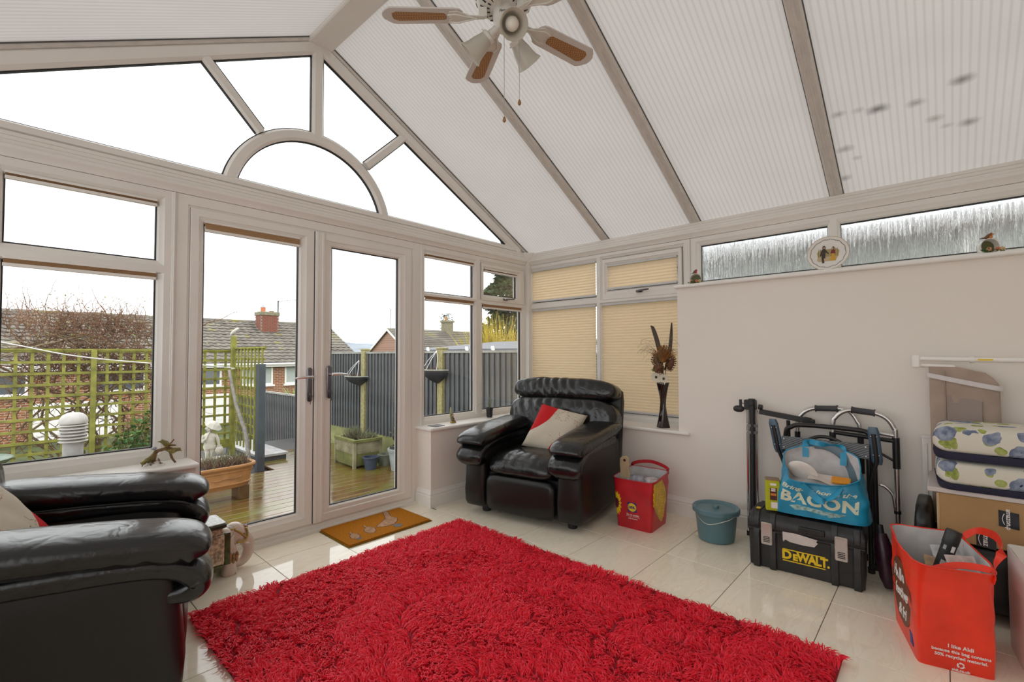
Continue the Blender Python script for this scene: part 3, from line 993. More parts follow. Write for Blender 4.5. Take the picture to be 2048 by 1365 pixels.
# --- bare climbing shrub
def twigs(n, start, direc, length, rad, seg=12, wob=0.5, sides=4, curl=0.0, rn=rnd):
    m = MB()
    for _ in range(n):
        p = Vector(start())
        d = Vector(direc()).normalized()
        L_ = length() / seg
        pts = [p.copy()]
        ax = Vector((rn.uniform(-1, 1), rn.uniform(-1, 1), rn.uniform(-1, 1))).normalized()
        for k in range(seg):
            d = (d + Vector((rn.gauss(0, wob), rn.gauss(0, wob), rn.gauss(0, wob))) * 0.35 + ax.cross(d) * curl).normalized()
            p = p + d * L_
            pts.append(p.copy())
        r0 = rad()
        m.tube(pts, [r0 * (1 - 0.75 * k / seg) for k in range(seg + 1)], sides, caps=False)
    return m
def leaf_quads(n, pos, size, rn=rnd, fold=0.25):
    m = MB()
    for _ in range(n):
        c = Vector(pos())
        s = size()
        R = Matrix.Rotation(rn.uniform(0, 6.28), 3, 'Z') @ Matrix.Rotation(rn.uniform(-1.1, 1.1), 3, 'X') @ Matrix.Rotation(rn.uniform(-0.8, 0.8), 3, 'Y')
        pts = [(0, 0, 0), (0.42, 0.45, fold * .5), (0, 1.05, 0.05), (-0.42, 0.45, fold * .5), (0, 0.5, -0.05)]
        vs = [c + R @ (Vector(q) * s) for q in pts]
        m.add(vs, [(0, 1, 4), (1, 2, 4), (2, 3, 4), (3, 0, 4)])
    return m
sh = thing('climbing_shrub', 'tangled bare climbing shrub with red brown twigs over the trellis', 'shrub', (0.9, 8.75, -0.455))
g = rnd
m = MB()
for k in range(14):
    x0 = g.uniform(-0.5, 0.6)
    pts = [(x0 * 0.6, g.uniform(0.1, 0.4), 0)]
    for q in range(1, 7):
        pts.append((x0 + g.uniform(-0.35, 0.35) * q / 3, g.uniform(0.06, 0.45), q * 0.33))
    sp = spline(pts, 4)
    m.tube(sp, [0.020 - 0.014 * i / len(sp) for i in range(len(sp))], 6)
m.build('stem', M['twig_pale'], sh, smooth=180)
def dome(rn=g):
    a = rn.uniform(0, 2 * PI)
    return (rn.gauss(0, 0.6), rn.uniform(-0.05, 0.45), rn.uniform(1.1, 2.0))
tw = twigs(640, lambda: (g.uniform(-0.75, 0.75), g.uniform(0.05, 0.45), g.uniform(1.25, 2.1)), lambda: (g.gauss(0.1, 0.75), g.gauss(0, 0.3), g.gauss(0.6, 0.5)), lambda: g.uniform(0.35, 0.85), lambda: g.uniform(0.0035, 0.0065), 11, 0.55, 4, 0.16)
tw2 = twigs(190, lambda: (g.uniform(-0.85, 0.65), g.uniform(0.05, 0.4), g.uniform(1.9, 2.15)), lambda: (g.gauss(0.0, 0.7), g.gauss(0, 0.25), g.gauss(1.0, 0.4)), lambda: g.uniform(0.4, 0.95), lambda: g.uniform(0.0035, 0.0055), 12, 0.6, 4, 0.18)
tw.add(tw2.v, tw2.f)
tw3 = twigs(200, lambda: (g.uniform(-1.3, 0.8), g.uniform(-0.12, 0.3), g.uniform(0.3, 1.6)), lambda: (g.gauss(0, 0.6), g.gauss(0, 0.2), g.gauss(0.3, 0.7)), lambda: g.uniform(0.4, 0.9), lambda: g.uniform(0.004, 0.008), 10, 0.5, 4, 0.12)
tw.add(tw3.v, tw3.f)
o = tw.build('twigs', M['twig'], sh); o['kind'] = 'stuff'
o = leaf_quads(420, lambda: (g.gauss(0, 0.5), g.uniform(-0.05, 0.45), g.uniform(1.5, 2.55)), lambda: g.uniform(0.018, 0.035)).build('leaves', M['leaf_pale'], sh); o['kind'] = 'stuff'
m = MB()
bp = spline([(1.22, 0, 2.08), (1.36, 0, 2.19), (1.52, 0, 2.24), (1.70, 0, 2.36), (1.79, 0, 2.39)], 4)
m.tube(bp, [0.009 - 0.006 * i / len(bp) for i in range(len(bp))], 5)
for i in (6, 10, 13, 15):
    for s in (1, -1):
        m.tube([bp[i], bp[i] + V(0.03, 0, 0.06 * s), bp[i] + V(0.07, 0.01, 0.08 * s)], [0.003, 0.0025, 0.0015], 4)
m.tube([(0.6, 0.1, 1.8), (0.95, 0, 1.98), (1.22, 0, 2.08)], [0.012, 0.010, 0.009], 5)
m.build('long_branch', M['twig'], sh, smooth=180)
# leaning grey stem by the corner post
m = MB()
sp = spline([(0, 0, 0), (0.02, 0.2, 0.45), (-0.03, 0.5, 0.9), (-0.05, 0.78, 1.42)], 5)
m.tube(sp, [0.034 - 0.012 * i / len(sp) for i in range(len(sp))], 8)
tag(m.build('leaning_branch', mat('grey_bark', (0.27, 0.25, 0.23), 0.9, var=0.3, vscale=20), smooth=180, loc=(2.50, 7.55, -0.455)), 'grey leaning bare stem against the short trellis', 'branch')

# ivy
iv = thing('ivy_bush', 'bushy green ivy growing against the foot of the trellis', 'ivy', (1.30, 8.30, -0.455))
def ivp():
    while True:
        x, z = g.uniform(-0.45, 0.35), g.uniform(0.05, 1.15)
        if z < 0.62 + 1.0 * (x + 0.12) and z < 1.15 - 0.6 * max(0, x - 0.1):
            return (x, g.uniform(-0.18, 0.22), z)
o = leaf_quads(1100, ivp, lambda: g.uniform(0.035, 0.065)).build('leaves', M['leaf'], iv); o['kind'] = 'stuff'
o = leaf_quads(160, ivp, lambda: g.uniform(0.03, 0.055)).build('young_leaves', M['leaf_pale'], iv); o['kind'] = 'stuff'
twigs(30, lambda: (g.uniform(-0.2, 0.25), g.uniform(0, 0.15), 0.0), lambda: (g.gauss(0, 0.3), 0, 1), lambda: g.uniform(0.5, 1.0), lambda: 0.006, 8, 0.3).build('stems', M['twig_pale'], iv)

# --- bollard light
M['bollard'] = mat('weathered_white_cover', (0.48, 0.46, 0.43), 0.5, var=0.15, vscale=10)
bl = thing('bollard_light', 'grey bollard garden light with louvred dome head', 'lamp', (0.46, 5.86, DZ))
MB().lathe([(0.072, 0), (0.072, 0.84)], 24).build('post', mat('weathered_grey_post', (0.36, 0.35, 0.34), 0.8, var=0.15, vscale=12), bl, smooth=60)
hd = MB().lathe([(0.0, 0.79), (0.066, 0.79), (0.066, 0.99), (0.0, 0.99)], 20).build('lamp_core', mat('dusty_lens', (0.50, 0.48, 0.44), 0.5), bl, smooth=60)
for k in range(6):
    z = 0.825 + 0.029 * k
    MB().lathe([(0.072, z + 0.012), (0.102, z - 0.006), (0.104, z - 0.002), (0.074, z + 0.017)], 28).build('louvre', M['bollard'], bl, smooth=60)
MB().lathe([(0.100, 0.985), (0.103, 1.0), (0.097, 1.03), (0.078, 1.06), (0.045, 1.08), (0.0, 1.087)], 28).build('dome', M['bollard'], bl, smooth=60)

# --- bird bath
bb = thing('bird_bath', 'green glazed bird bath bowl on a pedestal', 'bird bath', (-0.165, 5.5, DZ))
M['green_glaze'] = mat('green_glaze', (0.05, 0.10, 0.05), 0.25, var=0.3, vscale=8)
MB().lathe([(0.03, 0.62), (0.10, 0.66), (0.20, 0.745), (0.25, 0.79), (0.258, 0.80), (0.25, 0.803), (0.19, 0.765), (0.08, 0.72), (0.0, 0.715)], 32).build('bowl', M['green_glaze'], bb, smooth=60)
MB().lathe([(0.15, 0), (0.15, 0.03), (0.07, 0.09), (0.05, 0.3), (0.055, 0.5), (0.09, 0.655)], 24).build('pedestal', M['green_glaze'], bb, smooth=60)

# --- washing line
cl = MB().tube(spline([(-1.6, 6.0, 1.72), (-0.8, 6.0, 1.50), (0, 6, 1.32), (0.47, 6, 1.20), (1.06, 6, 1.12), (1.45, 6.0, 1.10), (2.2, 7.3, 1.02), (2.53, 8.5, 0.98)], 6), 0.006, 6)
tag(cl.build('washing_line', mat('white_line', (0.75, 0.73, 0.70), 0.7), smooth=180), 'white sagging washing line crossing in front of the trellis', 'line')

# --- terracotta trough with heather
tt = thing('trough_planter', 'long terracotta trough with moulded bands on square feet', 'planter', (1.50, 5.88, DZ))
def oval(hx, hy, z, n=40, e=0.55):
    return [(x, y, z) for x, y in sering(0, 0, hx, hy, e, n)]
m = MB()
rings = [oval(0.40, 0.15, 0.15), oval(0.42, 0.165, 0.155), oval(0.435, 0.175, 0.19), oval(0.445, 0.18, 0.195), oval(0.445, 0.18, 0.205), oval(0.437, 0.177, 0.21), oval(0.455, 0.19, 0.325), oval(0.466, 0.196, 0.33), oval(0.466, 0.196, 0.342), oval(0.458, 0.192, 0.347), oval(0.463, 0.195, 0.365), oval(0.49, 0.215, 0.372), oval(0.495, 0.22, 0.385), oval(0.49, 0.215, 0.40), oval(0.47, 0.198, 0.403), oval(0.455, 0.185, 0.395), oval(0.45, 0.18, 0.365)]
m.loft(rings)
m.build('trough', M['terracotta'], tt, smooth=40)
m = MB()
for k in range(9):
    x = 0.12 + 0.02 * k
    m.tube(spline([(x, -0.184, 0.262 + 0.006 * math.sin(k)), (x + 0.012, -0.187, 0.277), (x + 0.02, -0.186, 0.268)], 3), 0.0045, 5)
m.tube(spline([(0.02, -0.184, 0.268), (0.09, -0.186, 0.258), (0.16, -0.187, 0.272), (0.24, -0.187, 0.262), (0.31, -0.185, 0.285)], 4), 0.004, 5)
m.build('moulded_sprig', M['terracotta'], tt, smooth=60)
for x in (-0.36, 0.36):
    MB().box(x - 0.055, -0.12, 0, x + 0.055, 0.12, 0.155).build('foot', mat('wet_brown_foot', (0.10, 0.055, 0.02), 0.25, var=0.3), tt, bevel=0.006)
MB().prism(sering(0, 0, 0.452, 0.182, 0.55, 40), lambda u, v, q: (u, v, q), 0.36, 0.376).build('compost', M['soil'], tt)
def sprigs(n, hx, hy, h, z0, lean=0.35, r=0.004):
    return twigs(n, lambda: (g.uniform(-hx, hx), g.uniform(-hy, hy), z0), lambda: (g.gauss(0, lean), g.gauss(0, lean), 1), lambda: g.uniform(0.5, 1.0) * h, lambda: r, 4, 0.25, 3)
hp = thing('heather_plant', 'dry brown heather growing in the terracotta trough', 'plant', (1.70, 5.88, DZ + 0.37))
o = sprigs(480, 0.20, 0.13, 0.13, 0, 0.45, 0.005).build('sprigs', M['heather'], hp); o['kind'] = 'stuff'
o = sprigs(240, 0.20, 0.13, 0.20, 0, 0.4, 0.003).build('tips', M['heather_tip'], hp); o['kind'] = 'stuff'
# statue
pd = MB().box(-0.28, -0.22, 0, 0.30, 0.22, 0.31)
tag(pd.build('stone_plinth', mat('pale_pink_slab', (0.46, 0.40, 0.37), 0.7, var=0.2, vscale=6), loc=(1.72, 6.66, DZ), bevel=0.01), 'low pale stone plinth under the white statue', 'plinth')
sg = thing('garden_statue', 'white stone statue of a child holding a parasol and jug', 'statue', (1.745, 6.62, DZ + 0.31), rz=-0.25)
m = MB()
m.lathe([(0.075, 0), (0.08, 0.02), (0.065, 0.03)], 16)
m.tube([(-0.022, 0, 0.025), (-0.024, -0.004, 0.10), (-0.026, 0, 0.17)], [0.024, 0.023, 0.036], 10)
m.tube([(0.026, 0.004, 0.025), (0.026, 0, 0.10), (0.024, 0, 0.17)], [0.024, 0.023, 0.036], 10)
m.sell((-0.024, -0.022, 0.034), (0.02, 0.035, 0.014), 0.8, nu=12, nv=8)
m.sell((0.028, -0.018, 0.034), (0.02, 0.035, 0.014), 0.8, nu=12, nv=8)
m.loft([[(x, y, z) for x, y in sering(0, 0, hx, hy, 0.85, 16)] for z, hx, hy in ((0.15, 0.062, 0.045), (0.18, 0.068, 0.05), (0.23, 0.056, 0.043), (0.27, 0.058, 0.044), (0.315, 0.064, 0.042), (0.335, 0.05, 0.036), (0.35, 0.022, 0.02), (0.365, 0.02, 0.02))])
m.tube(spline([(-0.058, 0, 0.318), (-0.078, -0.01, 0.27), (-0.068, -0.05, 0.245), (-0.05, -0.062, 0.28)], 3), [0.02, 0.02, 0.019, 0.018, 0.018, 0.017, 0.016, 0.015, 0.015, 0.014], 8)
m.tube(spline([(0.058, 0, 0.318), (0.085, -0.005, 0.25), (0.095, -0.01, 0.19)], 3), [0.02, 0.02, 0.019, 0.018, 0.017, 0.015, 0.013], 8)
m.build('figure', M['stone'], sg, smooth=60)
hd = MB().sell((0, -0.004, 0.395), (0.038, 0.040, 0.044), 1, nu=16, nv=12)
hd.sell((0, -0.045, 0.39), (0.007, 0.009, 0.01), 1, nu=8, nv=6)
for s in (-1, 1):
    hd.sell((s * 0.014, -0.037, 0.402), (0.006, 0.005, 0.004), 1, nu=8, nv=6)
hd.sell((0, -0.037, 0.376), (0.011, 0.005, 0.003), 1, nu=8, nv=6)
hd.build('head', M['stone'], sg, smooth=180)
hr = MB()
for k in range(26):
    a = g.uniform(0.3, 2 * PI - 0.3) + PI / 2 * 3
    z = 0.385 + g.uniform(0, 0.055)
    rr_ = 0.040 * math.sqrt(max(0.1, 1 - ((z - 0.395) / 0.05) ** 2))
    hr.sell((rr_ * math.cos(a), rr_ * math.sin(a) + 0.006, z), (0.013, 0.013, 0.012), 1, nu=8, nv=6)
hr.build('curly_hair', M['stone'], sg, smooth=180)
pr = MB()
pr.lathe([(0.105, 0), (0.098, 0.006), (0.055, 0.040), (0.0, 0.058), (0.0, 0.050), (0.052, 0.032), (0.094, 0.0)], 8)
pr.xf(Matrix.Translation((0.035, 0.03, 0.425)) @ Matrix.Rotation(0.5, 4, 'Y') @ Matrix.Rotation(0.35, 4, 'X'))
pr.build('parasol', M['stone'], sg)
MB().tube([(-0.05, -0.062, 0.26), (0.0, -0.03, 0.36), (0.04, 0.02, 0.45)], 0.007, 8).build('parasol_handle', M['stone'], sg)
jg = MB().lathe([(0.02, 0.105), (0.04, 0.12), (0.046, 0.15), (0.036, 0.18), (0.022, 0.195), (0.028, 0.205)], 16, c=(0.10, -0.015, -0.02))
jg.tube([(0.10, -0.015, 0.185), (0.10, -0.015, 0.20), (0.095, -0.01, 0.205)], 0.006, 6)
jg.build('jug', M['stone'], sg, smooth=60)

# --- woven wooden planter, pots
wp = thing('wooden_planter', 'square mossy basket weave planter against the fence', 'planter', (3.60, 6.40, DZ), rz=-0.06)
M['weave'] = mat('mossy_weathered_wood', (0.24, 0.215, 0.13), 0.8, var=0.4, vscale=5, bump=0.6, bscale=40, bdist=0.01)
M['weave_low'] = mat('algae_green_wood', (0.15, 0.155, 0.045), 0.8, var=0.3, vscale=5, bump=0.6, bscale=40, bdist=0.01)
HX, HY = 0.20, 0.30
def wavy(z0, z1, m_, nm='board'):
    m = MB()
    for (ax, s) in (('y', -1), ('y', 1), ('x', -1), ('x', 1)):
        m = MB()
        def fn(a, b):
            u = lerp(-1, 1, a); w_ = 0.007 * math.sin(a * 40) * math.sin(b * 22 + (1.5 if int(a * 12.7) % 2 else 0))
            z = lerp(z0, z1, b)
            return (u * HX, s * (HY + w_), z) if ax == 'y' else (s * (HX + w_), u * HY, z)
        m.slab(fn, 40, 6, 0.012)
        m.build(nm, m_, wp, smooth=60)
wavy(0.03, 0.19, M['weave_low'])
wavy(0.195, 0.36, M['weave'])
m = MB()
ring(m, lambda u, v, d: (u, v, d), (-HX - 0.02, -HY - 0.02, HX + 0.02, HY + 0.02), (-HX + 0.04, -HY + 0.04, HX - 0.04, HY - 0.04), [(0, 0.36), (0, 0.395), (1, 0.395), (1, 0.36)])
m.build('rim', M['weave_low'], wp)
for sx in (-1, 1):
    for sy in (-1, 1):
        MB().box(sx * HX - 0.02, sy * HY - 0.02, 0, sx * HX + 0.02, sy * HY + 0.02, 0.37).build('corner_post', M['weave'], wp)
MB().box(-HX + 0.01, -HY + 0.01, 0.30, HX - 0.01, HY - 0.01, 0.36).build('compost', M['soil'], wp)
for k, (dx, dy, hh, lab) in enumerate(((-0.02, 0.06, 0.22, 'tall dry heather clump in the woven planter'), (0.06, -0.16, 0.14, 'low dry heather clump at the near end of the woven planter'))):
    hp = thing('heather_plant', lab, 'plant', (3.60 + dx, 6.40 + dy, DZ + 0.36))
    o = sprigs(260, 0.10, 0.09, hh, 0, 0.5, 0.004).build('sprigs', M['heather_tip'], hp); o['kind'] = 'stuff'
    o = sprigs(200, 0.10, 0.09, hh * 0.7, 0, 0.5, 0.005).build('stems', M['heather'], hp); o['kind'] = 'stuff'
def pot(label, loc, r, h, m_, soil=True, lip=0.012):
    p = thing('plant_pot', label, 'plant pot', loc)
    MB().lathe([(r * 0.72, 0), (r * 0.97, h * 0.85), (r + lip * 0.5, h * 0.86), (r + lip, h * 0.92), (r + lip, h), (r * 0.9, h), (r * 0.88, h * 0.8)], 24).build('pot', m_, p, smooth=40)
    MB().lathe([(0, h * 0.78), (r * 0.9, h * 0.78), (r * 0.9, h * 0.8), (0, h * 0.82)], 16).build('compost', M['soil'], p)
    return p
pot('dark blue plastic pot in front of the woven planter', (3.55, 5.96, DZ), 0.105, 0.17, mat('dark_blue_pot', (0.055, 0.07, 0.11), 0.4, var=0.2))
pot('small grey green glazed pot between two larger pots', (3.82, 6.02, DZ), 0.10, 0.16, mat('grey_green_glaze', (0.23, 0.25, 0.20), 0.3, var=0.2))
p = pot('tall pale grey pot holding a small dark shrub', (3.79, 5.62, DZ), 0.15, 0.30, mat('pale_grey_glaze', (0.33, 0.36, 0.36), 0.35, var=0.15))
ps = thing('pot_shrub', 'small dark leafy shrub in the tall pale grey pot', 'plant', (3.79, 5.62, DZ + 0.24))
o = leaf_quads(150, lambda: (g.gauss(0, 0.05), g.gauss(0, 0.05), g.uniform(0.05, 0.32)), lambda: g.uniform(0.03, 0.05)).build('leaves', mat('dark_red_green_leaf', (0.06, 0.06, 0.03), 0.6, var=0.5), ps); o['kind'] = 'stuff'
twigs(12, lambda: (g.gauss(0, 0.02), g.gauss(0, 0.02), 0), lambda: (g.gauss(0, .2), g.gauss(0, .2), 1), lambda: 0.3, lambda: 0.005, 5, 0.2).build('stems', M['twig'], ps)

# --- fences
bmesh_cache = {}
def board(parent, x, y, z0, z1, w=0.086):
    k = (round(z1 - z0, 3), w)
    if k not in bmesh_cache:
        h = z1 - z0
        m = MB()
        m.prism([(-0.030, -w / 2), (0.0, -w / 2), (0.0, w / 2), (-0.010, w / 2)], lambda u, v, q: (u, v, q), 0, h)
        bmesh_cache[k] = m.mesh('board')
    o = bpy.data.objects.new('board', bmesh_cache[k])
    fin(o, None, parent, loc=(x, y, z0))
    if not o.data.materials:
        o.data.materials.append(M['fence'])
fe = thing('fence', 'tall grey close boarded fence with lichen covered concrete posts', 'fence', (4.2, 5.9, -0.455))
y = -2.68
while y < 2.55:
    if not any(abs(y - (p - 5.9)) < 0.07 for p in (3.18, 5.18, 7.24)):
        board(fe, 0.0 + (0.003 if int(y * 50) % 2 else 0), y, 0.36, 1.685)
    y += 0.096
MB().box(-0.035, -2.72, 1.68, 0.03, 2.6, 1.71).build('cap_rail', M['fence_cap'], fe)
MB().box(0.002, -2.72, 0.36, 0.02, 2.6, 1.68).build('gap_shade_sheet', M['slate'], fe)  # added dark sheet standing in for the shade between the boards
MB().box(-0.01, -2.72, 0, 0.04, 2.6, 0.365).build('gravel_board', M['gravel_board'], fe)
for p in (3.18, 5.18, 7.24):
    m = MB().box(-0.055, p - 5.9 - 0.055, 0, 0.05, p - 5.9 + 0.055, 1.735)
    m.box(-0.065, p - 5.9 - 0.065, 1.735, 0.06, p - 5.9 + 0.065, 1.76)
    m.build('post', M['post'], fe, bevel=0.006)
f2 = thing('fence', 'low dark boarded fence stepping down beyond the trellis', 'fence', (4.2, 11.0, -1.62))
y = -1.5
while y < 0.72:
    board(f2, 0.0, y, 0.0, 1.96)
    y += 0.096
MB().box(-0.035, -1.55, 1.955, 0.03, 0.72, 1.99).build('cap_rail', M['fence_cap'], f2)
MB().box(0.002, -1.55, 0, 0.02, 2.6, 1.78).build('gap_shade_sheet', M['slate'], f2)  # dark sheet added here too, as shade for the board gaps
y = 0.86
while y < 2.6:
    board(f2, 0.0, y, 0.0, 1.78)
    y += 0.096
MB().box(-0.05, 0.74, 0, 0.05, 0.84, 1.86).build('post', M['post'], f2)
# wall baskets on the posts
M['basket'] = mat('dark_wall_basket', (0.03, 0.033, 0.04), 0.5, var=0.2)
def basket(label, y, z, w, h, d):
    b = thing('wall_basket', label, 'hanging basket', (4.143, y, z))
    rings = []
    for q in range(7):
        s = q / 6
        k = math.sin(s * PI / 2) ** 0.7 if s > 0 else 0.02
        rings.append([(-max(0.012, d * k * (1 if q else .3)) * math.sin(a), w / 2 * max(.06, k) * math.cos(a), h * s) for a in [PI * i / 12 for i in range(13)]] )
    MB().loft(rings).build('half_bowl', M['basket'], b, smooth=50)
    r = MB().tube([(-d * 1.02 * math.sin(a), w / 2 * 1.02 * math.cos(a), h) for a in [PI * i / 14 for i in range(15)]], 0.011, 6)
    r.build('rim', M['fence_cap'], b)
    hg = MB()
    for a in (0.25, 0.5, 0.75):
        hg.tube(spline([(-d * math.sin(PI * a), w / 2 * math.cos(PI * a), h), (-d * 0.55 * math.sin(PI * a), w * 0.3 * math.cos(PI * a), h + 0.14), (-0.01, 0, h + 0.27)], 4), 0.005, 5)
    hg.build('hanger', M['steel'], b)
    o = sprigs(60, w * 0.22, 0.03, 0.09, h - 0.02, 0.6, 0.004)
    o.v = [(x_ - d * 0.4, y_, z_) for x_, y_, z_ in o.v]
    oo = o.build('dry_plant', M['heather'], b); oo['kind'] = 'stuff'
basket('dark half bowl wall basket on the far fence post', 7.33, 0.68, 0.55, 0.16, 0.22)
basket('dark half bowl wall basket on the near fence post', 5.22, 0.80, 0.46, 0.19, 0.20)
for k, (y, zz, lab) in enumerate(((5.50, 1.255, 'white figure clip on fence rail by the near wall basket'), (4.66, 1.255, 'white figure clip on fence rail beside the window bar'), (4.17, 1.255, 'white figure clip on fence rail below the yellow stems'))):
    m = MB()
    m.loft([[(x_, y_, z_) for x_, y_ in sering(0, 0, a, b_, 1, 8)] for z_, a, b_ in ((0, 0.012, 0.02), (0.02, 0.012, 0.026), (0.035, 0.008, 0.012), (0.05, 0.009, 0.012), (0.058, 0.003, 0.004))])
    m.sell((0, 0.03, 0.03), (0.01, 0.014, 0.03), 1, nu=8, nv=6)
    tag(m.build('fence_ornament', M['gloss_white'], smooth=60, loc=(4.2, y, zz)), lab, 'ornament', 'white figure clips on the fence rail')

# --- shed, willow, conifer beyond the fence
sd = thing('shed', 'grey felt roofed shed just showing over the fence', 'shed', (6.6, 6.1, -1.0))
MB().box(-1.0, -1.4, 0, 1.0, 1.4, 2.22).build('shed_wall', M['fence'], sd)
MB().prism([(-1.15, 2.20), (1.15, 2.42), (1.15, 2.50), (-1.15, 2.30)], lambda u, v, q: (u, q, v), -1.55, 1.55).build('shed_roof', mat('grey_felt', (0.16, 0.165, 0.18), 0.8, var=0.1), sd)
wl = thing('willow_shrub', 'upright yellow stemmed shrub behind the grey shed roof', 'shrub', (9.75, 9.5, -1.0))
o = twigs(420, lambda: (g.gauss(0, 0.22), g.gauss(0, 0.22), 0.9), lambda: (g.gauss(-0.06, 0.22), g.gauss(0.06, 0.22), 1), lambda: g.uniform(1.6, 2.6), lambda: g.uniform(0.010, 0.017), 7, 0.12, 4).build('stems', M['willow'], wl); o['kind'] = 'stuff'
MB().lathe([(0.22, 0), (0.16, 0.5), (0.2, 0.95)], 10).build('stool', M['twig'], wl, smooth=60)
def conifer(label, loc, H_, R_, n, dens, m_, seed):
    q = random.Random(seed)
    c = thing('conifer_tree', label, 'tree', loc)
    MB().tube([(0, 0, 0), (0, 0, H_ * 0.9)], [0.14, 0.02], 8).build('trunk', M['twig'], c)
    def pos():
        z = q.uniform(0.05, 1) 
        r = R_ * (1 - z) ** 0.6 * (0.75 + 0.3 * math.sin(z * 30 + q.uniform(0, 1))) * q.uniform(0.55, 1) ** 0.5
        a = q.uniform(0, 2 * PI)
        return (r * math.cos(a), r * math.sin(a), z * H_)
    o = leaf_quads(n, pos, lambda: q.uniform(0.12, 0.24), q).build('foliage', m_, c); o['kind'] = 'stuff'
conifer('dark evergreen conifer showing in the opening corner sash', (12.4, 11.6, -1.0), 6.4, 1.75, 9000, 1, M['conifer'], 3)

# --- neighbouring garage seen blurred through the rain glass
ng = thing('garage', 'pale rendered garage seen blurred through the obscured high window', 'garage', (6.6, -1.4, -1.0))
MB().box(-0.8, -4.0, 0, 3.0, 3.9, 3.30).build('wall', mat('grey_green_render', (0.30, 0.31, 0.29), 0.9, var=0.1), ng)
MB().box(-0.95, -4.15, 3.30, 3.15, 4.05, 3.46).build('roof_edge', mat('brown_grey_fascia', (0.17, 0.145, 0.13), 0.7), ng)
for y_ in (-1.9, 1.2):
    MB().tube([(-0.84, y_, 0.0), (-0.84, y_, 3.3)], 0.05, 8).build('downpipe', M['gloss_white'], ng)
# --- bungalow
t = NT('orange_brick_wall')
vec = t.coord((1, 1, 1), (PI / 2, 0, 0))
br = t.node('TexBrick', Scale=1.0)
br.inputs['Color1'].default_value = (0.33, 0.115, 0.04, 1)
br.inputs['Color2'].default_value = (0.25, 0.085, 0.035, 1)
br.inputs['Mortar'].default_value = (0.42, 0.36, 0.28, 1)
br.inputs['Brick Width'].default_value = 0.225
br.inputs['Row Height'].default_value = 0.075
br.inputs['Mortar Size'].default_value = 0.010
t.link(vec, br.inputs['Vector'])
bb_ = t.bsdf(br.outputs['Color'], 0.85)
t.bump(bb_, br.outputs['Fac'], -0.4, 0.01)
M['brickwall'] = t.m
t = NT('red_brown_render')
vec = t.coord((1, 1, 1), (PI / 2, 0, PI / 2))
br = t.node('TexBrick', Scale=1.0)
br.inputs['Color1'].default_value = (0.30, 0.16, 0.11, 1)
br.inputs['Color2'].default_value = (0.36, 0.20, 0.14, 1)
br.inputs['Mortar'].default_value = (0.38, 0.30, 0.25, 1)
br.inputs['Brick Width'].default_value = 0.225
br.inputs['Row Height'].default_value = 0.075
t.link(vec, br.inputs['Vector'])
t.bsdf(br.outputs['Color'], 0.85)
M['brickgable'] = t.m
t = NT('mossy_grey_roof_tile')
oi = t.node('ObjectInfo')
vec = t.coord()
n1 = t.node('TexNoise', Scale=0.7, Detail=5.0)
tc = t.node('TexCoord')
ad = t.node('VectorMath', operation='ADD')
nn_ = t.node('CombineXYZ'); ml = t.node('Math', operation='MULTIPLY'); ml.inputs[1].default_value = 50.0
t.link(oi.outputs['Random'], ml.inputs[0]); t.link(ml.outputs[0], nn_.inputs[0])
t.link(tc.outputs['Object'], ad.inputs[0]); t.link(nn_.outputs[0], ad.inputs[1])
t.link(ad.outputs[0], n1.inputs['Vector'])
c = t.ramp(n1.outputs['Fac'], [(0.3, (0.10, 0.085, 0.07)), (0.5, (0.17, 0.15, 0.125)), (0.6, (0.21, 0.19, 0.15)), (0.68, (0.22, 0.18, 0.045)), (0.85, (0.15, 0.125, 0.08))])
t.bsdf(c, 0.85)
M['rooftile'] = t.m
EX = [-7.0, 12.15]
bg = thing('bungalow', 'long orange brick bungalow with a mossy tiled roof', 'house', (0, 21.5, -1.62))
m = MB().box(EX[0] + 0.2, 0, 0, EX[1] - 0.15, 6.8, 2.5)
m.prism([(0, 2.5), (7.0, 2.5), (3.5, 4.36)], lambda u, v, q: (q, u, v), EX[1] - 0.35, EX[1] - 0.15)
m.build('wall', M['brickwall'], bg)
RY0, RZ0, RY1, RZ1 = -0.25, 2.50, 3.5, 4.44
m = MB()
for a, b, c_, d in ((RY0, RZ0, RY1, RZ1), (7.25, RZ0, RY1, RZ1)):
    m.prism([(a, b - 0.06), (c_, d - 0.06), (c_, d), (a, b)], lambda u, v, q: (q, u, v), EX[0], EX[1])
m.build('roof_deck', M['rooftile'], bg)
NC = 14
sv = Vector((0, RY1 - RY0, RZ1 - RZ0))
SLn = sv.length
svn = sv.normalized()
nrm = Vector((0, -svn.z, svn.y))
def tile_geo(w, l):
    m = MB()
    pr = [(-w / 2, 0.012), (-w * 0.36, 0.032), (-w * 0.14, 0.036), (0, 0.020), (w * 0.14, 0.012), (w * 0.36, 0.010), (w / 2, 0.014), (w / 2, -0.004), (-w / 2, -0.004)]
    m.prism(pr, lambda u, v, q: (u, q, v + (0.040 if q < l * 0.5 else 0.0)), -0.01, l)
    return m
rt_mesh = None
stuff = MB()
LC = SLn / NC
for r in range(NC):
    xx = EX[0]
    while xx < EX[1] - 0.05:
        base = V(0, RY0, RZ0) + svn * (LC * r - 0.02) + nrm * 0.004
        R = Matrix(((1, 0, 0, xx + 0.15), (0, svn.y, nrm.y, base.y), (0, svn.z, nrm.z, base.z), (0, 0, 0, 1)))
        if 5.25 < xx < 11.0:
            if rt_mesh is None:
                rt_mesh = tile_geo(0.298, LC + 0.03).mesh('roof_tile')
                rt_mesh.materials.append(M['rooftile'])
            o = bpy.data.objects.new('roof_tile', rt_mesh)
            COL.objects.link(o); o.parent = bg; o.matrix_local = R
        else:
            tg = tile_geo(0.298, LC + 0.03).xf(R)
            stuff.add(tg.v, tg.f)
        xx += 0.30
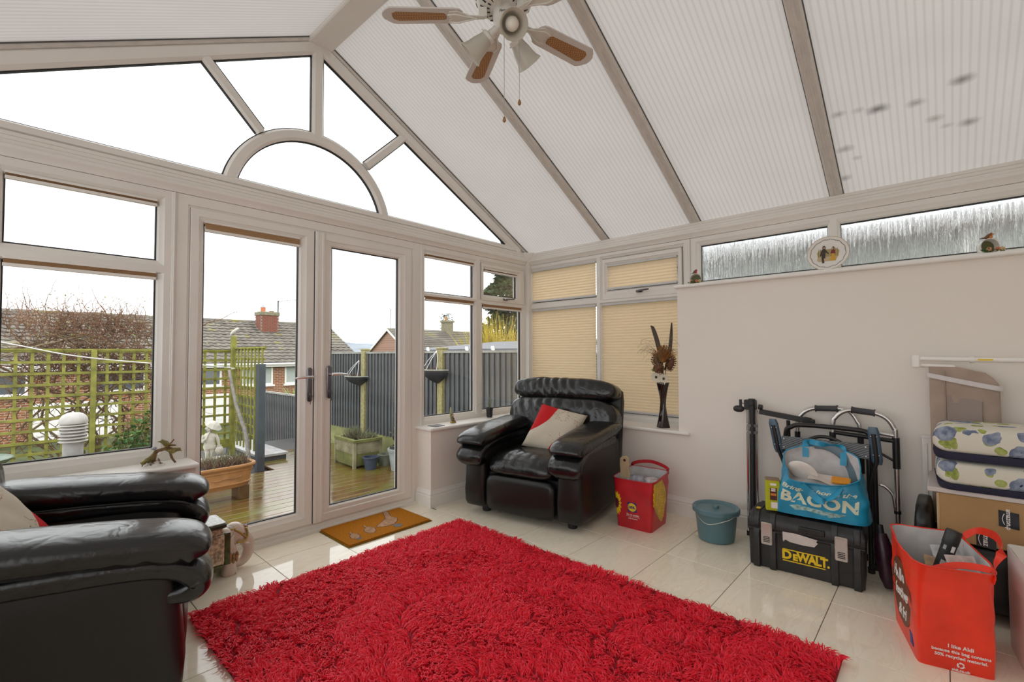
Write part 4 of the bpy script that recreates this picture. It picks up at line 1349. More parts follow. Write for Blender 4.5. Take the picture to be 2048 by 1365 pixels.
o = stuff.build('roof_tiles', M['rooftile'], bg); o['kind'] = 'stuff'
x_ = EX[0]
rg = MB()
while x_ < EX[1]:
    rg.tube([(x_, RY1, RZ1 + 0.01), (x_ + 0.44, RY1, RZ1 + 0.01)], [0.10, 0.105], 8)
    x_ += 0.45
o = rg.build('ridge_tiles', M['rooftile'], bg)
MB().box(EX[0], RY0 - 0.02, RZ0 - 0.20, EX[1], RY0 + 0.02, RZ0 - 0.02).build('fascia', M['gloss_white'], bg)
MB().box(EX[0], RY0 - 0.02, RZ0 - 0.20, EX[1], 0.05, RZ0 - 0.17).build('soffit', M['gloss_white'], bg)
MB().tube([(EX[0], RY0 - 0.07, RZ0 - 0.05), (EX[1], RY0 - 0.07, RZ0 - 0.05)], 0.05, 8).build('gutter', M['gloss_white'], bg)
m = MB()
for a, b, c_, d in ((RY0, RZ0, RY1, RZ1), (7.25, RZ0, RY1, RZ1)):
    m.prism([(a, b - 0.16), (c_, d - 0.16), (c_, d + 0.02), (a, b + 0.02)], lambda u, v, q: (q, u, v), EX[1] - 0.02, EX[1] + 0.02)
m.build('barge_board', mat('grey_barge_board', (0.35, 0.34, 0.33), 0.7), bg)
M['dark_pane'] = mat('dark_reflecting_pane', (0.10, 0.11, 0.12), 0.08, spec=0.8)
M['curtain'] = mat('pale_net_curtain', (0.42, 0.46, 0.42), 0.8, var=0.15, vscale=8, stretch=(6, 1, 1))
def bwin(x0, x1, z0, z1, pane):
    m = MB()
    ring(m, lambda u, v, d: (u, -0.03 + d, v), (x0, z0, x1, z1), (x0 + 0.07, z0 + 0.07, x1 - 0.07, z1 - 0.07), [(0, 0.05), (0, 0), (1, 0.01), (1, 0.05)])
    m.box(x0 - 0.06, -0.10, z0 - 0.07, x1 + 0.06, 0.0, z0)
    f = m.build('window', M['gloss_white'], bg)
    MB().box(x0 + 0.06, 0.0 - 0.005, z0 + 0.06, x1 - 0.06, 0.002, z1 - 0.06).build('pane', pane, f)
bwin(6.75, 8.02, 1.55, 2.36, M['curtain'])
bwin(8.52, 9.6, 1.55, 2.36, M['curtain'])
bwin(5.25, 6.05, 1.60, 2.36, M['dark_pane'])
bwin(2.1, 3.6, 1.55, 2.36, M['dark_pane'])
bwin(-0.6, 0.6, 1.55, 2.36, M['dark_pane'])
for a, b in ((4.7, 6.3), (0.7, 2.9), (-2.2, -0.8)):
    m = MB().box(a, -0.09, 0.05, b, -0.02, 1.28)
    for q in range(1, 6):
        m.box(a, -0.095, 0.05 + q * 0.205, b, -0.09, 0.055 + q * 0.205 + 0.01)
    m.build('garage_door', M['gloss_white'], bg)
# chimney
M['brick'] = mat('red_brown_brick', (0.24, 0.085, 0.055), 0.85, var=0.35, vscale=3)
t = M['brick'].node_tree
M['mortar'] = mat('grey_mortar', (0.30, 0.27, 0.23), 0.9)
M['lichen_crown'] = mat('lichen_chimney_crown', (0.22, 0.20, 0.13), 0.9, var=0.4, vscale=12)
M['lead'] = mat('lead_flashing', (0.40, 0.42, 0.44), 0.6)
ch = thing('chimney', 'red brick chimney stack with two pots on the bungalow ridge', 'chimney', (8.77, 24.25, 2.05))
MB().box(-0.405, -0.30, 0, 0.405, 0.40, 1.08).build('core', M['mortar'], ch)
bk = MB().box(-0.108, -0.012, 0.005, 0.108, 0.012, 0.07).mesh('brick'); bk.materials.append(M['brick'])
bk2 = MB().box(-0.012, -0.108, 0.005, 0.012, 0.108, 0.07).mesh('brick'); bk2.materials.append(M['brick'])
for r in range(14):
    off = 0.115 if r % 2 else 0
    for q in range(-2, 3):
        x = q * 0.23 + off
        if abs(x) < 0.40:
            fin(bpy.data.objects.new('brick', bk), None, ch, loc=(max(-0.31, min(0.31, x)), -0.305, 0.10 + r * 0.072))
    for q in range(-1, 2):
        y = 0.05 + q * 0.23 + off
        if y < 0.38:
            fin(bpy.data.objects.new('brick', bk2), None, ch, loc=(-0.41, y, 0.10 + r * 0.072))
MB().box(-0.45, -0.35, 1.08, 0.45, 0.45, 1.26).build('crown', M['lichen_crown'], ch, bevel=0.02)
MB().lathe([(0.13, 1.25), (0.11, 1.3), (0.11, 1.48), (0.0, 1.48)], 14, c=(-0.19, 0.05, 0)).build('chimney_pot', mat('orange_chimney_pot', (0.50, 0.15, 0.06), 0.7), ch, smooth=50)
MB().lathe([(0.14, 1.48), (0.0, 1.66)], 4, c=(-0.19, 0.05, 0)).build('cowl', M['lead'], ch)
MB().lathe([(0.11, 1.25), (0.11, 1.33), (0.0, 1.33)], 14, c=(0.2, 0.05, 0)).build('chimney_pot', mat('short_brown_pot', (0.30, 0.12, 0.06), 0.7), ch, smooth=50)
MB().box(-0.47, -0.40, -0.02, 0.47, -0.30, 0.10).build('flashing', M['lead'], ch)
def aerial(label, loc, H_):
    a = thing('tv_aerial', label, 'aerial', loc)
    MB().tube([(0, 0, 0), (0, 0, H_)], 0.034, 6).build('mast', M['slate'], a)
    m = MB().bar((-0.1, 0, H_ - 0.04), (0.85, -0.2, H_ + 0.10), 0.02, 0.02)
    for q in range(7):
        c_ = V(0.05 + 0.12 * q, -0.03 * q, H_ - 0.02 + 0.019 * q)
        m.tube([c_ - V(0.03, 0.12, 0.06), c_ + V(0.03, 0.12, 0.06)], 0.009, 5)
    m.build('yagi', M['slate'], a)
aerial('thin tv aerial standing beside the red brick chimney', (9.28, 24.3, 2.3), 1.62)
# second house
h2 = thing('gable_house', 'brown gabled house with a white verge behind the fence', 'house', (26.0, 40.6, -2.2))
m = MB().prism([(-3.45, 0), (3.45, 0), (3.45, 3.7), (0, 5.85), (-3.45, 3.7)], lambda u, v, q: (q, u, v), 0.1, 14)
m.build('wall', M['brickgable'], h2)
for s in (-1, 1):
    MB().prism([(s * 3.75, 3.5), (0, 5.95), (0, 6.10), (s * 3.75, 3.62)], lambda u, v, q: (q, u, v), -0.1, 14.2).build('roof_slope', M['rooftile'], h2)
    MB().prism([(s * 3.75, 3.42), (0, 5.83), (0, 6.04), (s * 3.75, 3.60)], lambda u, v, q: (q, u, v), -0.16, -0.08).build('verge_board', M['gloss_white'], h2)
rows = MB()
for q in range(1, 12):
    f_ = q / 12
    rows.bar((-0.1, -3.75 * (1 - f_), lerp(3.62, 6.10, f_) + 0.02), (14.2, -3.75 * (1 - f_), lerp(3.62, 6.10, f_) + 0.02), 0.12, 0.05)
rows.build('tile_courses', M['rooftile'], h2)
c2 = MB().box(7.1, -0.45, 5.6, 8.1, 0.45, 7.15)
c2.box(7.0, -0.55, 7.0, 8.2, 0.55, 7.2)
c2.build('chimney_stack', M['lichen_crown'], h2)
MB().lathe([(0.16, 7.2), (0.13, 7.65), (0.0, 7.65)], 12, c=(7.4, 0, 0)).build('chimney_pot', M['terracotta'], h2, smooth=50)
aerial('distant tv aerial above the brown gabled house', (26.3, 40.6, 3.7), 2.1)
tz = thing('small_tree', 'small leafy tree top behind the far chimney pot', 'tree', (39.3, 47.7, -2.2))
MB().tube([(0, 0, 0), (0, 0, 7.2)], [0.16, 0.05], 8).build('trunk', M['twig'], tz)
o = leaf_quads(700, lambda: (g.gauss(0, 0.45), g.gauss(0, 0.45), g.uniform(6.2, 8.8)), lambda: g.uniform(0.12, 0.20)).build('foliage', M['conifer'], tz); o['kind'] = 'stuff'
# cordyline
cy = thing('cordyline', 'spiky green cordyline plant behind the low fence', 'plant', (5.15, 12.3, -1.62))
MB().tube([(0, 0, 0), (0.02, 0, 1.5)], [0.08, 0.06], 8).build('trunk', M['twig'], cy)
for k in range(46):
    a = g.uniform(0, 2 * PI); e = g.uniform(0.1, 1.35); l = g.uniform(0.5, 0.75)
    d = V(math.cos(a) * math.cos(e), math.sin(a) * math.cos(e), math.sin(e))
    b0 = V(0.02, 0, 1.48)
    sdv = V(-math.sin(a), math.cos(a), 0) * 0.025
    MB().add([b0 - sdv * 0.5, b0 + sdv * 0.5, b0 + d * l * 0.5 + sdv, b0 + d * l * 0.5 - sdv, b0 + d * l + V(0, 0, -0.10 * l)], [(0, 1, 2, 3), (3, 2, 4)]).build('leaf', M['leaf_pale'], cy)
# hills
m = MB()
def hill(a, b):
    th = math.radians(lerp(8, 62, a))
    r = 900
    hgt = 34 + 9 * math.sin(a * 9 + 1.2) + 5 * math.sin(a * 23) + 2.0 * math.sin(a * 61)
    zz = [-30, hgt * 0.6 + 2, hgt + 6][b] if False else lerp(-30, hgt + 6, b)
    return (math.sin(th) * r * (1 + 0.4 * b), math.cos(th) * r * (1 + 0.4 * b), zz)
m.grid(hill, 60, 3)
structure(m.build('hills', mat('far_hill_with_haze', (0.30, 0.33, 0.36), 1.0, spec=0.0, var=0.2, vscale=0.02), smooth=180), 'distant wooded hills with grey haze painted in', 'hills')  # distance haze is mixed into the blue-grey hill colour
# ------------------------------------------------------------------ rug and doormat
q = random.Random(5)
RX0, RX1, RY0_, RY1_ = 0.605, 2.245, 0.31, 2.565
rug = thing('shag_rug', 'large bright red shaggy rug on the cream tiles', 'rug', ((RX0 + RX1) / 2, (RY0_ + RY1_) / 2, 0))
hw, hh = (RX1 - RX0) / 2, (RY1_ - RY0_) / 2
MB().prism(rrect(2 * hw, 2 * hh, 0.03, 4), lambda u, v, w_: (u, v, w_), 0.0005, 0.012).build('rug_backing', mat('dark_red_backing', (0.25, 0.008, 0.02), 0.9), rug)
rs = np.random.RandomState(3)
N = 80000
px = rs.uniform(-hw, hw, N); py = rs.uniform(-hh, hh, N)
# clumps: strands share a lean direction with their neighbours
NCL = 1500
cx = rs.uniform(-hw, hw, NCL); cy_ = rs.uniform(-hh, hh, NCL)
ca = rs.uniform(0, 2 * np.pi, NCL)
gx = np.zeros(N, int)
for s in range(0, N, 4000):
    d = (px[s:s + 4000, None] - cx[None]) ** 2 + (py[s:s + 4000, None] - cy_[None]) ** 2
    gx[s:s + 4000] = np.argmin(d, 1)
big = np.array([mnoise.noise(Vector((a * 2.6, b * 2.6, 0.3))) for a, b in zip(cx, cy_)])
ca = ca * 0.30 + (big * 7.0 + 4.3)
tgt = np.stack([cx[gx] - px, cy_[gx] - py], 1)
ang = ca[gx] + rs.normal(0, 0.55, N)
Ls = rs.uniform(0.024, 0.044, N)
edge = np.maximum(np.abs(px) / hw, np.abs(py) / hh) > 0.985
lean = rs.uniform(0.55, 1.0, N)
dirx, diry = np.cos(ang), np.sin(ang)
ox, oy = dirx * 1.0 + tgt[:, 0] * 14, diry * 1.0 + tgt[:, 1] * 14
ol = np.sqrt(ox ** 2 + oy ** 2) + 1e-9
ox, oy = ox / ol, oy / ol
SEG = 3
wdt = rs.uniform(0.0036, 0.0054, N)
side = np.stack([-oy, ox, np.zeros(N)], 1)
tilt = rs.normal(0, 0.5, N)
side[:, 2] = tilt
side /= np.linalg.norm(side, axis=1)[:, None]
verts = np.zeros((N, 2 * SEG + 3, 3))
for k in range(SEG + 1):
    tt_ = k / SEG
    hz = 0.010 + (0.030 * np.sin(tt_ * 1.9) / math.sin(1.57)) * (1.25 - lean * 0.6) * (Ls / 0.045)
    hr = Ls * lean * tt_ ** 1.35 * 0.95
    ctr = np.stack([px + ox * hr, py + oy * hr, hz], 1)
    wk = wdt * (1.0, 1.05, 0.9, 0.45)[k]
    verts[:, 2 * k] = ctr - side * wk[:, None] * 0.5
    verts[:, 2 * k + 1] = ctr + side * wk[:, None] * 0.5
    # raised middle line makes each strand a half round yarn
mid = verts[:, 4] * 0.5 + verts[:, 5] * 0.5
verts[:, 2 * SEG + 2] = (verts[:, 2 * SEG] + verts[:, 2 * SEG + 1]) / 2 + np.stack([ox, oy, -0.3 * np.ones(N)], 1) * 0.006
nv = 2 * SEG + 3
fl_ = []
base = (np.arange(N) * nv)[:, None]
quads = np.array([[0, 1, 3, 2], [2, 3, 5, 4], [4, 5, 7, 6]])
tri = np.array([[6, 7, 8]])
Q = (base[:, None] + quads[None]).reshape(-1)
T_ = (base[:, None] + tri[None]).reshape(-1)
me = bpy.data.meshes.new('shag_pile')
me.vertices.add(N * nv)
me.vertices.foreach_set('co', verts.reshape(-1))
nl = len(Q) + len(T_)
me.loops.add(nl)
me.loops.foreach_set('vertex_index', np.concatenate([Q, T_]))
nq, nt_ = len(Q) // 4, len(T_) // 3
me.polygons.add(nq + nt_)
me.polygons.foreach_set('loop_start', np.concatenate([np.arange(nq) * 4, nq * 4 + np.arange(nt_) * 3]))
me.polygons.foreach_set('loop_total', np.concatenate([np.full(nq, 4), np.full(nt_, 3)]))
me.polygons.foreach_set('use_smooth', np.ones(nq + nt_, bool))
at = me.attributes.new('strand', 'FLOAT', 'POINT')
at.data.foreach_set('value', np.repeat(rs.uniform(0, 1, N), nv))
me.update(); me.validate()
t = NT('red_shag_yarn')
a_ = t.node('Attribute', attribute_name='strand')
c = t.ramp(a_.outputs['Fac'], [(0.0, (0.84, 0.005, 0.026)), (0.5, (0.96, 0.010, 0.046)), (1.0, (0.99, 0.06, 0.11))])
d_ = t.node('BsdfPrincipled', Roughness=0.42)
d_.inputs['Specular IOR Level'].default_value = 0.45
d_.inputs['Sheen Weight'].default_value = 0.5
d_.inputs['Sheen Tint'].default_value = (1, 0.3, 0.38, 1)
t.link(c, d_.inputs['Base Color'])
tr_ = t.node('BsdfTranslucent'); t.link(c, tr_.inputs['Color'])
mx_ = t.node('MixShader'); mx_.inputs[0].default_value = 0.40
t.link(d_.outputs[0], mx_.inputs[1]); t.link(tr_.outputs[0], mx_.inputs[2]); t.link(mx_.outputs[0], t.out.inputs['Surface'])
pile = bpy.data.objects.new('shag_pile', me)
fin(pile, t.m, rug); pile['kind'] = 'stuff'

# doormat with printed geese
M['coir'] = mat('orange_brown_coir', (0.42, 0.155, 0.012), 0.95, spec=0.1, var=0.35, vscale=150, bump=0.8, bscale=260, bdist=0.004)
M['coir_green'] = mat('olive_mat_edge', (0.22, 0.13, 0.02), 0.95, spec=0.1, var=0.3, vscale=120, bump=0.8, bscale=260, bdist=0.004)
dm = thing('doormat', 'brown coir doormat printed with a goose and two goslings', 'doormat', (1.805, 2.950, 0))
MB().prism(rrect(0.648, 0.430, 0.008, 2), lambda u, v, w_: (u, v, w_), 0.0005, 0.004).build('mat_edge', M['coir_green'], dm)
MB().prism(rrect(0.625, 0.407, 0.006, 2), lambda u, v, w_: (u, v, w_), 0.004, 0.014).build('coir_pile', M['coir'], dm)
M['goose'] = mat('pinkish_brown_print', (0.42, 0.25, 0.15), 0.95, spec=0.1, var=0.3, vscale=50, bump=0.6, bscale=260, bdist=0.003)
M['goose_dark'] = mat('dark_print_outline', (0.10, 0.045, 0.02), 0.95, var=0.2)
M['goose_grey'] = mat('grey_print', (0.16, 0.15, 0.15), 0.95, var=0.3, vscale=60)
goose = [(0.163, 0.174), (0.186, 0.19), (0.192, 0.158), (0.17, 0.11), (0.152, 0.059), (0.165, -0.001), (0.137, -0.049), (0.086, -0.09), (0.031, -0.092), (-0.001, -0.078), (-0.031, -0.058), (-0.013, -0.033), (0.048, 0.005), (0.097, 0.04), (0.125, 0.089), (0.144, 0.139)]
gos = [(-0.087, 0.028), (-0.073, 0.038), (-0.072, 0.011), (-0.081, -0.009), (-0.057, -0.021), (-0.049, -0.055), (-0.068, -0.104), (-0.102, -0.134), (-0.125, -0.108), (-0.13, -0.065), (-0.114, -0.033), (-0.092, -0.018), (-0.089, 0.006)]
gos2 = [(-0.212, -0.012), (-0.198, -0.009), (-0.206, -0.038), (-0.184, -0.062), (-0.189, -0.104), (-0.21, -0.145), (-0.23, -0.144), (-0.248, -0.112), (-0.241, -0.074), (-0.217, -0.045), (-0.218, -0.028)]
def print_on_mat(poly, nm, grow=0.005):
    n_ = len(poly)
    out = []
    for k in range(n_):
        a_, b_ = Vector(poly[k - 1]), Vector(poly[(k + 1) % n_])
        d = (b_ - a_).normalized()
        p = Vector(poly[k])
        ar = sum(poly[i][0] * poly[(i + 1) % n_][1] - poly[(i + 1) % n_][0] * poly[i][1] for i in range(n_))
        nn = Vector((d.y, -d.x)) * (1 if ar > 0 else -1)
        out.append(tuple(p + nn * grow))
    MB().prism(out, lambda u, v, w_: (u, v, w_), 0.013, 0.0146).build('print_outline', M['goose_dark'], dm)
    MB().prism(poly, lambda u, v, w_: (u, v, w_), 0.013, 0.0152).build(nm, M['goose'], dm)
print_on_mat(goose, 'goose_print')
print_on_mat(gos, 'gosling_print', 0.004)
print_on_mat(gos2, 'gosling_print', 0.004)
MB().prism(sering(0, 0, 0.05, 0.028, 1, 16), lambda u, v, w_: (0.085 + u * 0.6, -0.135 + v * 1.2, w_), 0.013, 0.0154).build('stone_print', M['goose_grey'], dm)
MB().prism(sering(0, 0, 0.024, 0.014, 1, 12), lambda u, v, w_: (-0.218 + u * 0.8, -0.15 + v, w_), 0.013, 0.0154).build('stone_print', M['goose_grey'], dm)

# ------------------------------------------------------------------ black leather armchairs
t = NT('black_creased_leather')
vec = t.coord((1, 1, 1))
nz = t.node('TexNoise', Scale=7.0, Detail=2.0, Distortion=0.7)
t.link(vec, nz.inputs['Vector'])
sb = t.node('Math', operation='SUBTRACT'); sb.inputs[1].default_value = 0.5
ab = t.node('Math', operation='ABSOLUTE')
t.link(nz.outputs['Fac'], sb.inputs[0]); t.link(sb.outputs[0], ab.inputs[0])
cr = t.ramp(ab.outputs[0], [(0.0, (0, 0, 0)), (0.10, (1, 1, 1))])
n2 = t.node('TexNoise', Scale=260.0, Detail=2.0)
t.link(vec, n2.inputs['Vector'])
n3 = t.node('TexNoise', Scale=24.0, Detail=3.0, Distortion=1.0)
t.link(vec, n3.inputs['Vector'])
b = t.bsdf((0.007, 0.007, 0.0075), 0.24, spec=0.6)
b1 = t.node('Bump', Strength=0.15, Distance=0.007)
t.link(cr, b1.inputs['Height'])
b2 = t.node('Bump', Strength=0.20, Distance=0.006)
t.link(n3.outputs['Fac'], b2.inputs['Height']); t.link(b1.outputs[0], b2.inputs['Normal'])
b3 = t.node('Bump', Strength=0.12, Distance=0.001)
t.link(n2.outputs['Fac'], b3.inputs['Height']); t.link(b2.outputs[0], b3.inputs['Normal'])
t.link(b3.outputs[0], b.inputs['Normal'])
M['leather'] = t.m
M['leather_smooth'] = mat('smooth_black_leather', (0.007, 0.0068, 0.0066), 0.36, spec=0.45, bump=0.10, bscale=220, bdist=0.001)

def fold(p, k1, amp, seed=0.0, axis=0):
    """soft gathered folds"""
    v = p[axis]
    n = mnoise.noise(Vector((p[0] * 4 + seed, p[1] * 4, p[2] * 4 + seed)))
    n2 = mnoise.noise(Vector((p[0] * 11 - seed, p[1] * 11, p[2] * 11)))
    w = 1 - abs(math.sin(v * k1 * 0.5 + n * 2.2))
    return amp * (0.5 - 1.5 * w * w * (0.65 + n) + 0.5 * n2)

def make_armchair(label, loc, rz):
    ch = thing('armchair', label, 'armchair', loc, rz, 'matching black leather armchairs')
    LE, LS = M['leather'], M['leather_smooth']
    # side panels: floor to under the arm, front a little bellied
    for s in (-1, 1):
        m = MB()
        rings = []
        for z, y0, hx in ((0.062, 0.035, 0.088), (0.070, 0.018, 0.098), (0.10, 0.002, 0.103), (0.18, -0.004, 0.104), (0.30, 0.006, 0.102), (0.40, 0.012, 0.100), (0.50, 0.03, 0.098), (0.53, 0.05, 0.09)):
            yc, hy = (y0 + 0.86) / 2, (0.86 - y0) / 2
            rings.append([(s * 0.388 + x, y, z) for x, y in sering(0, yc, hx, hy, 0.28, 36)])
        m.loft(rings)
        m.build('side_panel', LS, ch, smooth=50)
        # lower front roll that curls down over the panel front
        path = spline([(0, 0.72, 0.545), (0, 0.40, 0.540), (0, 0.16, 0.530), (0, 0.03, 0.505), (0, -0.038, 0.455), (0, -0.020, 0.410), (0, 0.10, 0.400)], 5)
        rings = []
        for i, p in enumerate(path):
            tn = (path[min(i + 1, len(path) - 1)] - path[max(i - 1, 0)]).normalized()
            nn = Vector((0, -tn.z, tn.y))
            f = i / (len(path) - 1)
            hx, hz = (lerp(0.108, 0.122, f) if f < 0.70 else lerp(0.122, 0.080, (f - 0.70) / 0.30)), 0.042 * (1 if f < 0.85 else lerp(1, 0.55, (f - 0.85) / 0.15)) * (0.6 if i == 0 else 1)
            ring_ = []
            for a, c_ in sering(0, 0, hx, hz, 0.62, 28):
                w_ = p + nn * c_ + Vector((s * 0.388 + a, 0, 0))
                w_ = w_ + nn * fold(w_, 110, 0.008, s * 3.1)
                ring_.append(w_)
            rings.append(ring_)
        MB().loft(rings).build('lower_arm_roll', LE, ch, smooth=180, sub=1)
        # soft top pad
        path = spline([(0, 0.76, 0.635), (0, 0.55, 0.622), (0, 0.30, 0.603), (0, 0.12, 0.585), (0, 0.02, 0.568), (0, -0.03, 0.545), (0, -0.040, 0.528)], 6)
        rings = []
        for i, p in enumerate(path):
            tn = (path[min(i + 1, len(path) - 1)] - path[max(i - 1, 0)]).normalized()
            nn = Vector((0, -tn.z, tn.y))
            f = i / (len(path) - 1)
            e_ = 1.0 if f < 0.72 else math.sqrt(max(0.0, 1 - ((f - 0.72) / 0.30) ** 2))
            e0 = min(1, 0.5 + f * 4)
            hx, hz = (0.128 + 0.006 * math.sin(f * 5)) * (0.72 + 0.28 * e_), 0.056 * max(0.25, e_) * e0
            ring_ = []
            for a, c_ in sering(0, 0, hx, hz, 0.72, 40):
                w_ = p + nn * c_ + Vector((s * 0.392 + a, 0, 0))
                k = fold(V(w_.x * 0.5, w_.y + w_.x * 0.8, w_.z), 84, 0.011, s * 1.7 + 4, 1) if c_ > -0.02 else 0
                w_ = w_ + nn * k * (0.4 + 0.6 * abs(math.sin(f * 3.0)))
                ring_.append(w_)
            rings.append(ring_)
        MB().loft(rings).build('arm_pad', LE, ch, smooth=180, sub=1)
        # welt seam
        wl_ = [(s * 0.388 - s * 0.128, y, z) for y, z in ((0.70, 0.575), (0.45, 0.570), (0.20, 0.556), (0.06, 0.535), (0.0, 0.512))]
        MB().tube(spline(wl_, 4), 0.004, 6).build('seam_piping', LS, ch, smooth=180)
    # seat cushion
    def seatf(p):
        d = Vector(p)
        d.z += 0.018 * (1 - (p.x / 0.275) ** 2) if p.z > 0 else 0
        if p.y < -0.16:
            d.z -= 0.030 * ((-p.y - 0.16) / 0.15) ** 2 if p.z > 0 else 0
            d.y += fold(p, 110, 0.006, 2.0, 0)
        d.z += fold(p, 85, 0.005, 5.0, 0) if p.z > 0 else 0
        return d
    MB().sell((0, 0.325, 0.392), (0.282, 0.345, 0.080), 0.42, 0.30, 90, 26, seatf).build('seat', LE, ch, smooth=180, sub=1)
    # footrest panel
    MB().sell((0, 0.040, 0.190), (0.284, 0.034, 0.130), 0.22, 0.35, 40, 18, lambda p: Vector((p.x, p.y - 0.010 * math.cos(p.z * 11), p.z))).build('footrest_panel', LS, ch, smooth=60)
    MB().box(-0.30, 0.075, 0.065, 0.30, 0.84, 0.32).build('base_frame', M['black_plastic'], ch)
    # backrest: lower lumbar cushion and head roll, reclined
    ra = math.radians(11)
    Rb = Matrix.Translation((0, 0.665, 0.45)) @ Matrix.Rotation(-ra, 4, 'X')
    def lum(p):
        d = Vector(p)
        if p.y < 0:
            k = fold(V(p.x + 0.35 * p.z, p.y, p.z), 74, 0.019, 1.0, 0) * (0.45 + 0.9 * max(0, p.z / 0.19))
            d.y -= k + 0.02 * math.cos(p.x * 3)
        tz_ = (p.z + 0.19) / 0.38
        d.x *= lerp(0.84, 1.0, min(1, tz_ * 1.8))
        return d
    m = MB().sell((0, 0.052, 0.178), (0.490, 0.122, 0.214), 0.40, 0.34, 110, 34, lum).xf(Rb)
    m.build('lumbar_cushion', LE, ch, smooth=180, sub=1)
    def hd_(p):
        d = Vector(p)
        k = fold(V(p.x * 1.0 + p.z * 0.35, p.y, p.z), 84, 0.019, 7.0, 0) * (0.55 + 0.45 * math.cos(p.x * 4 + 1))
        d.y -= k if p.y < 0.03 else 0
        d.z += 0.5 * k if p.z > 0 else 0
        d.z += 0.012 * math.cos(p.x * 3.0)
        return d
    m = MB().sell((0, 0.060, 0.455), (0.476, 0.124, 0.097), 0.62, 0.32, 120, 26, hd_).xf(Rb)
    m.build('head_cushion', LE, ch, smooth=180, sub=1)
    m = MB().sell((0, 0.165, 0.155), (0.484, 0.055, 0.375), 0.20, 0.25, 40, 20).xf(Rb)
    m.build('back_shell', LS, ch, smooth=50)
    for s in (-1, 1):
        m = MB().tube([Rb @ V(s * 0.483, 0.105, z) for z in (-0.05, 0.1, 0.3, 0.46)], 0.004, 6)
        m.build('seam_piping', LS, ch, smooth=180)
    for sx in (-1, 1):
        for y in (0.14, 0.78):
            MB().lathe([(0.030, 0.001), (0.034, 0.01), (0.036, 0.075), (0.0, 0.075)], 16, c=(sx * 0.36, y, 0)).build('foot', M['black_plastic'], ch, smooth=50)
    return ch
AR1 = ((2.492, 2.235, 0), math.atan2(-0.98, 0.19))
AR2 = ((0.540, 2.320, 0), math.radians(76))
make_armchair('black leather armchair in the corner beside the beige blinds', *AR1)
make_armchair('black leather armchair under the trellis window with its back out of view', *AR2)

# ------------------------------------------------------------------ cushions
def cushion_mat():
    t = NT('cream_cushion_with_red_corners')
    tc = t.node('TexCoord')
    def dist(cx_, cy__, r):
        m = t.node('VectorMath', operation='SUBTRACT'); m.inputs[1].default_value = (cx_, cy__, 0)
        t.link(tc.outputs['Object'], m.inputs[0])
        f = t.node('VectorMath', operation='MULTIPLY'); f.inputs[1].default_value = (1, 1, 0)
        t.link(m.outputs[0], f.inputs[0])
        l = t.node('VectorMath', operation='LENGTH'); t.link(f.outputs[0], l.inputs[0])
        g_ = t.node('Math', operation='LESS_THAN'); g_.inputs[1].default_value = r
        t.link(l.outputs['Value'], g_.inputs[0])
        return g_.outputs[0]
    a = dist(-0.30, 0.16, 0.27); b_ = dist(0.26, -0.25, 0.24)
    mx_ = t.node('Math', operation='MAXIMUM'); t.link(a, mx_.inputs[0]); t.link(b_, mx_.inputs[1])
    # brown embroidery sprays
    mp = t.node('Mapping'); mp.inputs['Scale'].default_value = (9, 9, 9); t.link(tc.outputs['Object'], mp.inputs['Vector'])
    nz = t.node('TexNoise', Scale=1.4, Detail=2.0, Distortion=2.5); t.link(mp.outputs[0], nz.inputs['Vector'])
    s1 = t.node('Math', operation='SUBTRACT'); s1.inputs[1].default_value = 0.5; t.link(nz.outputs['Fac'], s1.inputs[0])
    s2 = t.node('Math', operation='ABSOLUTE'); t.link(s1.outputs[0], s2.inputs[0])
    s3 = t.node('Math', operation='LESS_THAN'); s3.inputs[1].default_value = 0.010; t.link(s2.outputs[0], s3.inputs[0])
    n2 = t.node('TexNoise', Scale=7.0, Detail=0.0); t.link(tc.outputs['Object'], n2.inputs['Vector'])
    s4 = t.node('Math', operation='GREATER_THAN'); s4.inputs[1].default_value = 0.52; t.link(n2.outputs['Fac'], s4.inputs[0])
    s5 = t.node('Math', operation='MULTIPLY'); t.link(s3.outputs[0], s5.inputs[0]); t.link(s4.outputs[0], s5.inputs[1])
    m1 = t.node('Mix', data_type='RGBA'); m1.inputs[6].default_value = (0.58, 0.52, 0.42, 1); m1.inputs[7].default_value = (0.33, 0.16, 0.09, 1); t.link(s5.outputs[0], m1.inputs[0])
    m2 = t.node('Mix', data_type='RGBA'); m2.inputs[7].default_value = (0.52, 0.012, 0.016, 1); t.link(mx_.outputs[0], m2.inputs[0]); t.link(m1.outputs[2], m2.inputs[6])
    b = t.bsdf(m2.outputs[2], 0.8, spec=0.2)
    n3 = t.node('TexNoise', Scale=350.0); t.link(tc.outputs['Object'], n3.inputs['Vector'])
    t.bump(b, n3.outputs['Fac'], 0.3, 0.001)
    return t.m
M['cushion'] = cushion_mat()
def pillow_mb(w, h, th, seed=0.0, n=26, wr=0.006):
    m = MB()
    for sd in (1, -1):
        def fn(a, b):
            u, v = 2 * a - 1, 2 * b - 1
            k = max(0, (1 - u ** 4) * (1 - v ** 4)) ** 0.5
            pinch = 1 - 0.07 * (1 - abs(u) ** 2) * (v * v) - 0.0
            pinch2 = 1 - 0.07 * (1 - abs(v) ** 2) * (u * u)
            x, y = u * w / 2 * pinch2, v * h / 2 * pinch
            z = sd * th / 2 * k + wr * k * mnoise.noise(Vector((x * 14 + seed, y * 14, sd * 2.0)))
            return (x, y, z)
        m.grid(fn, n, n)
    return m
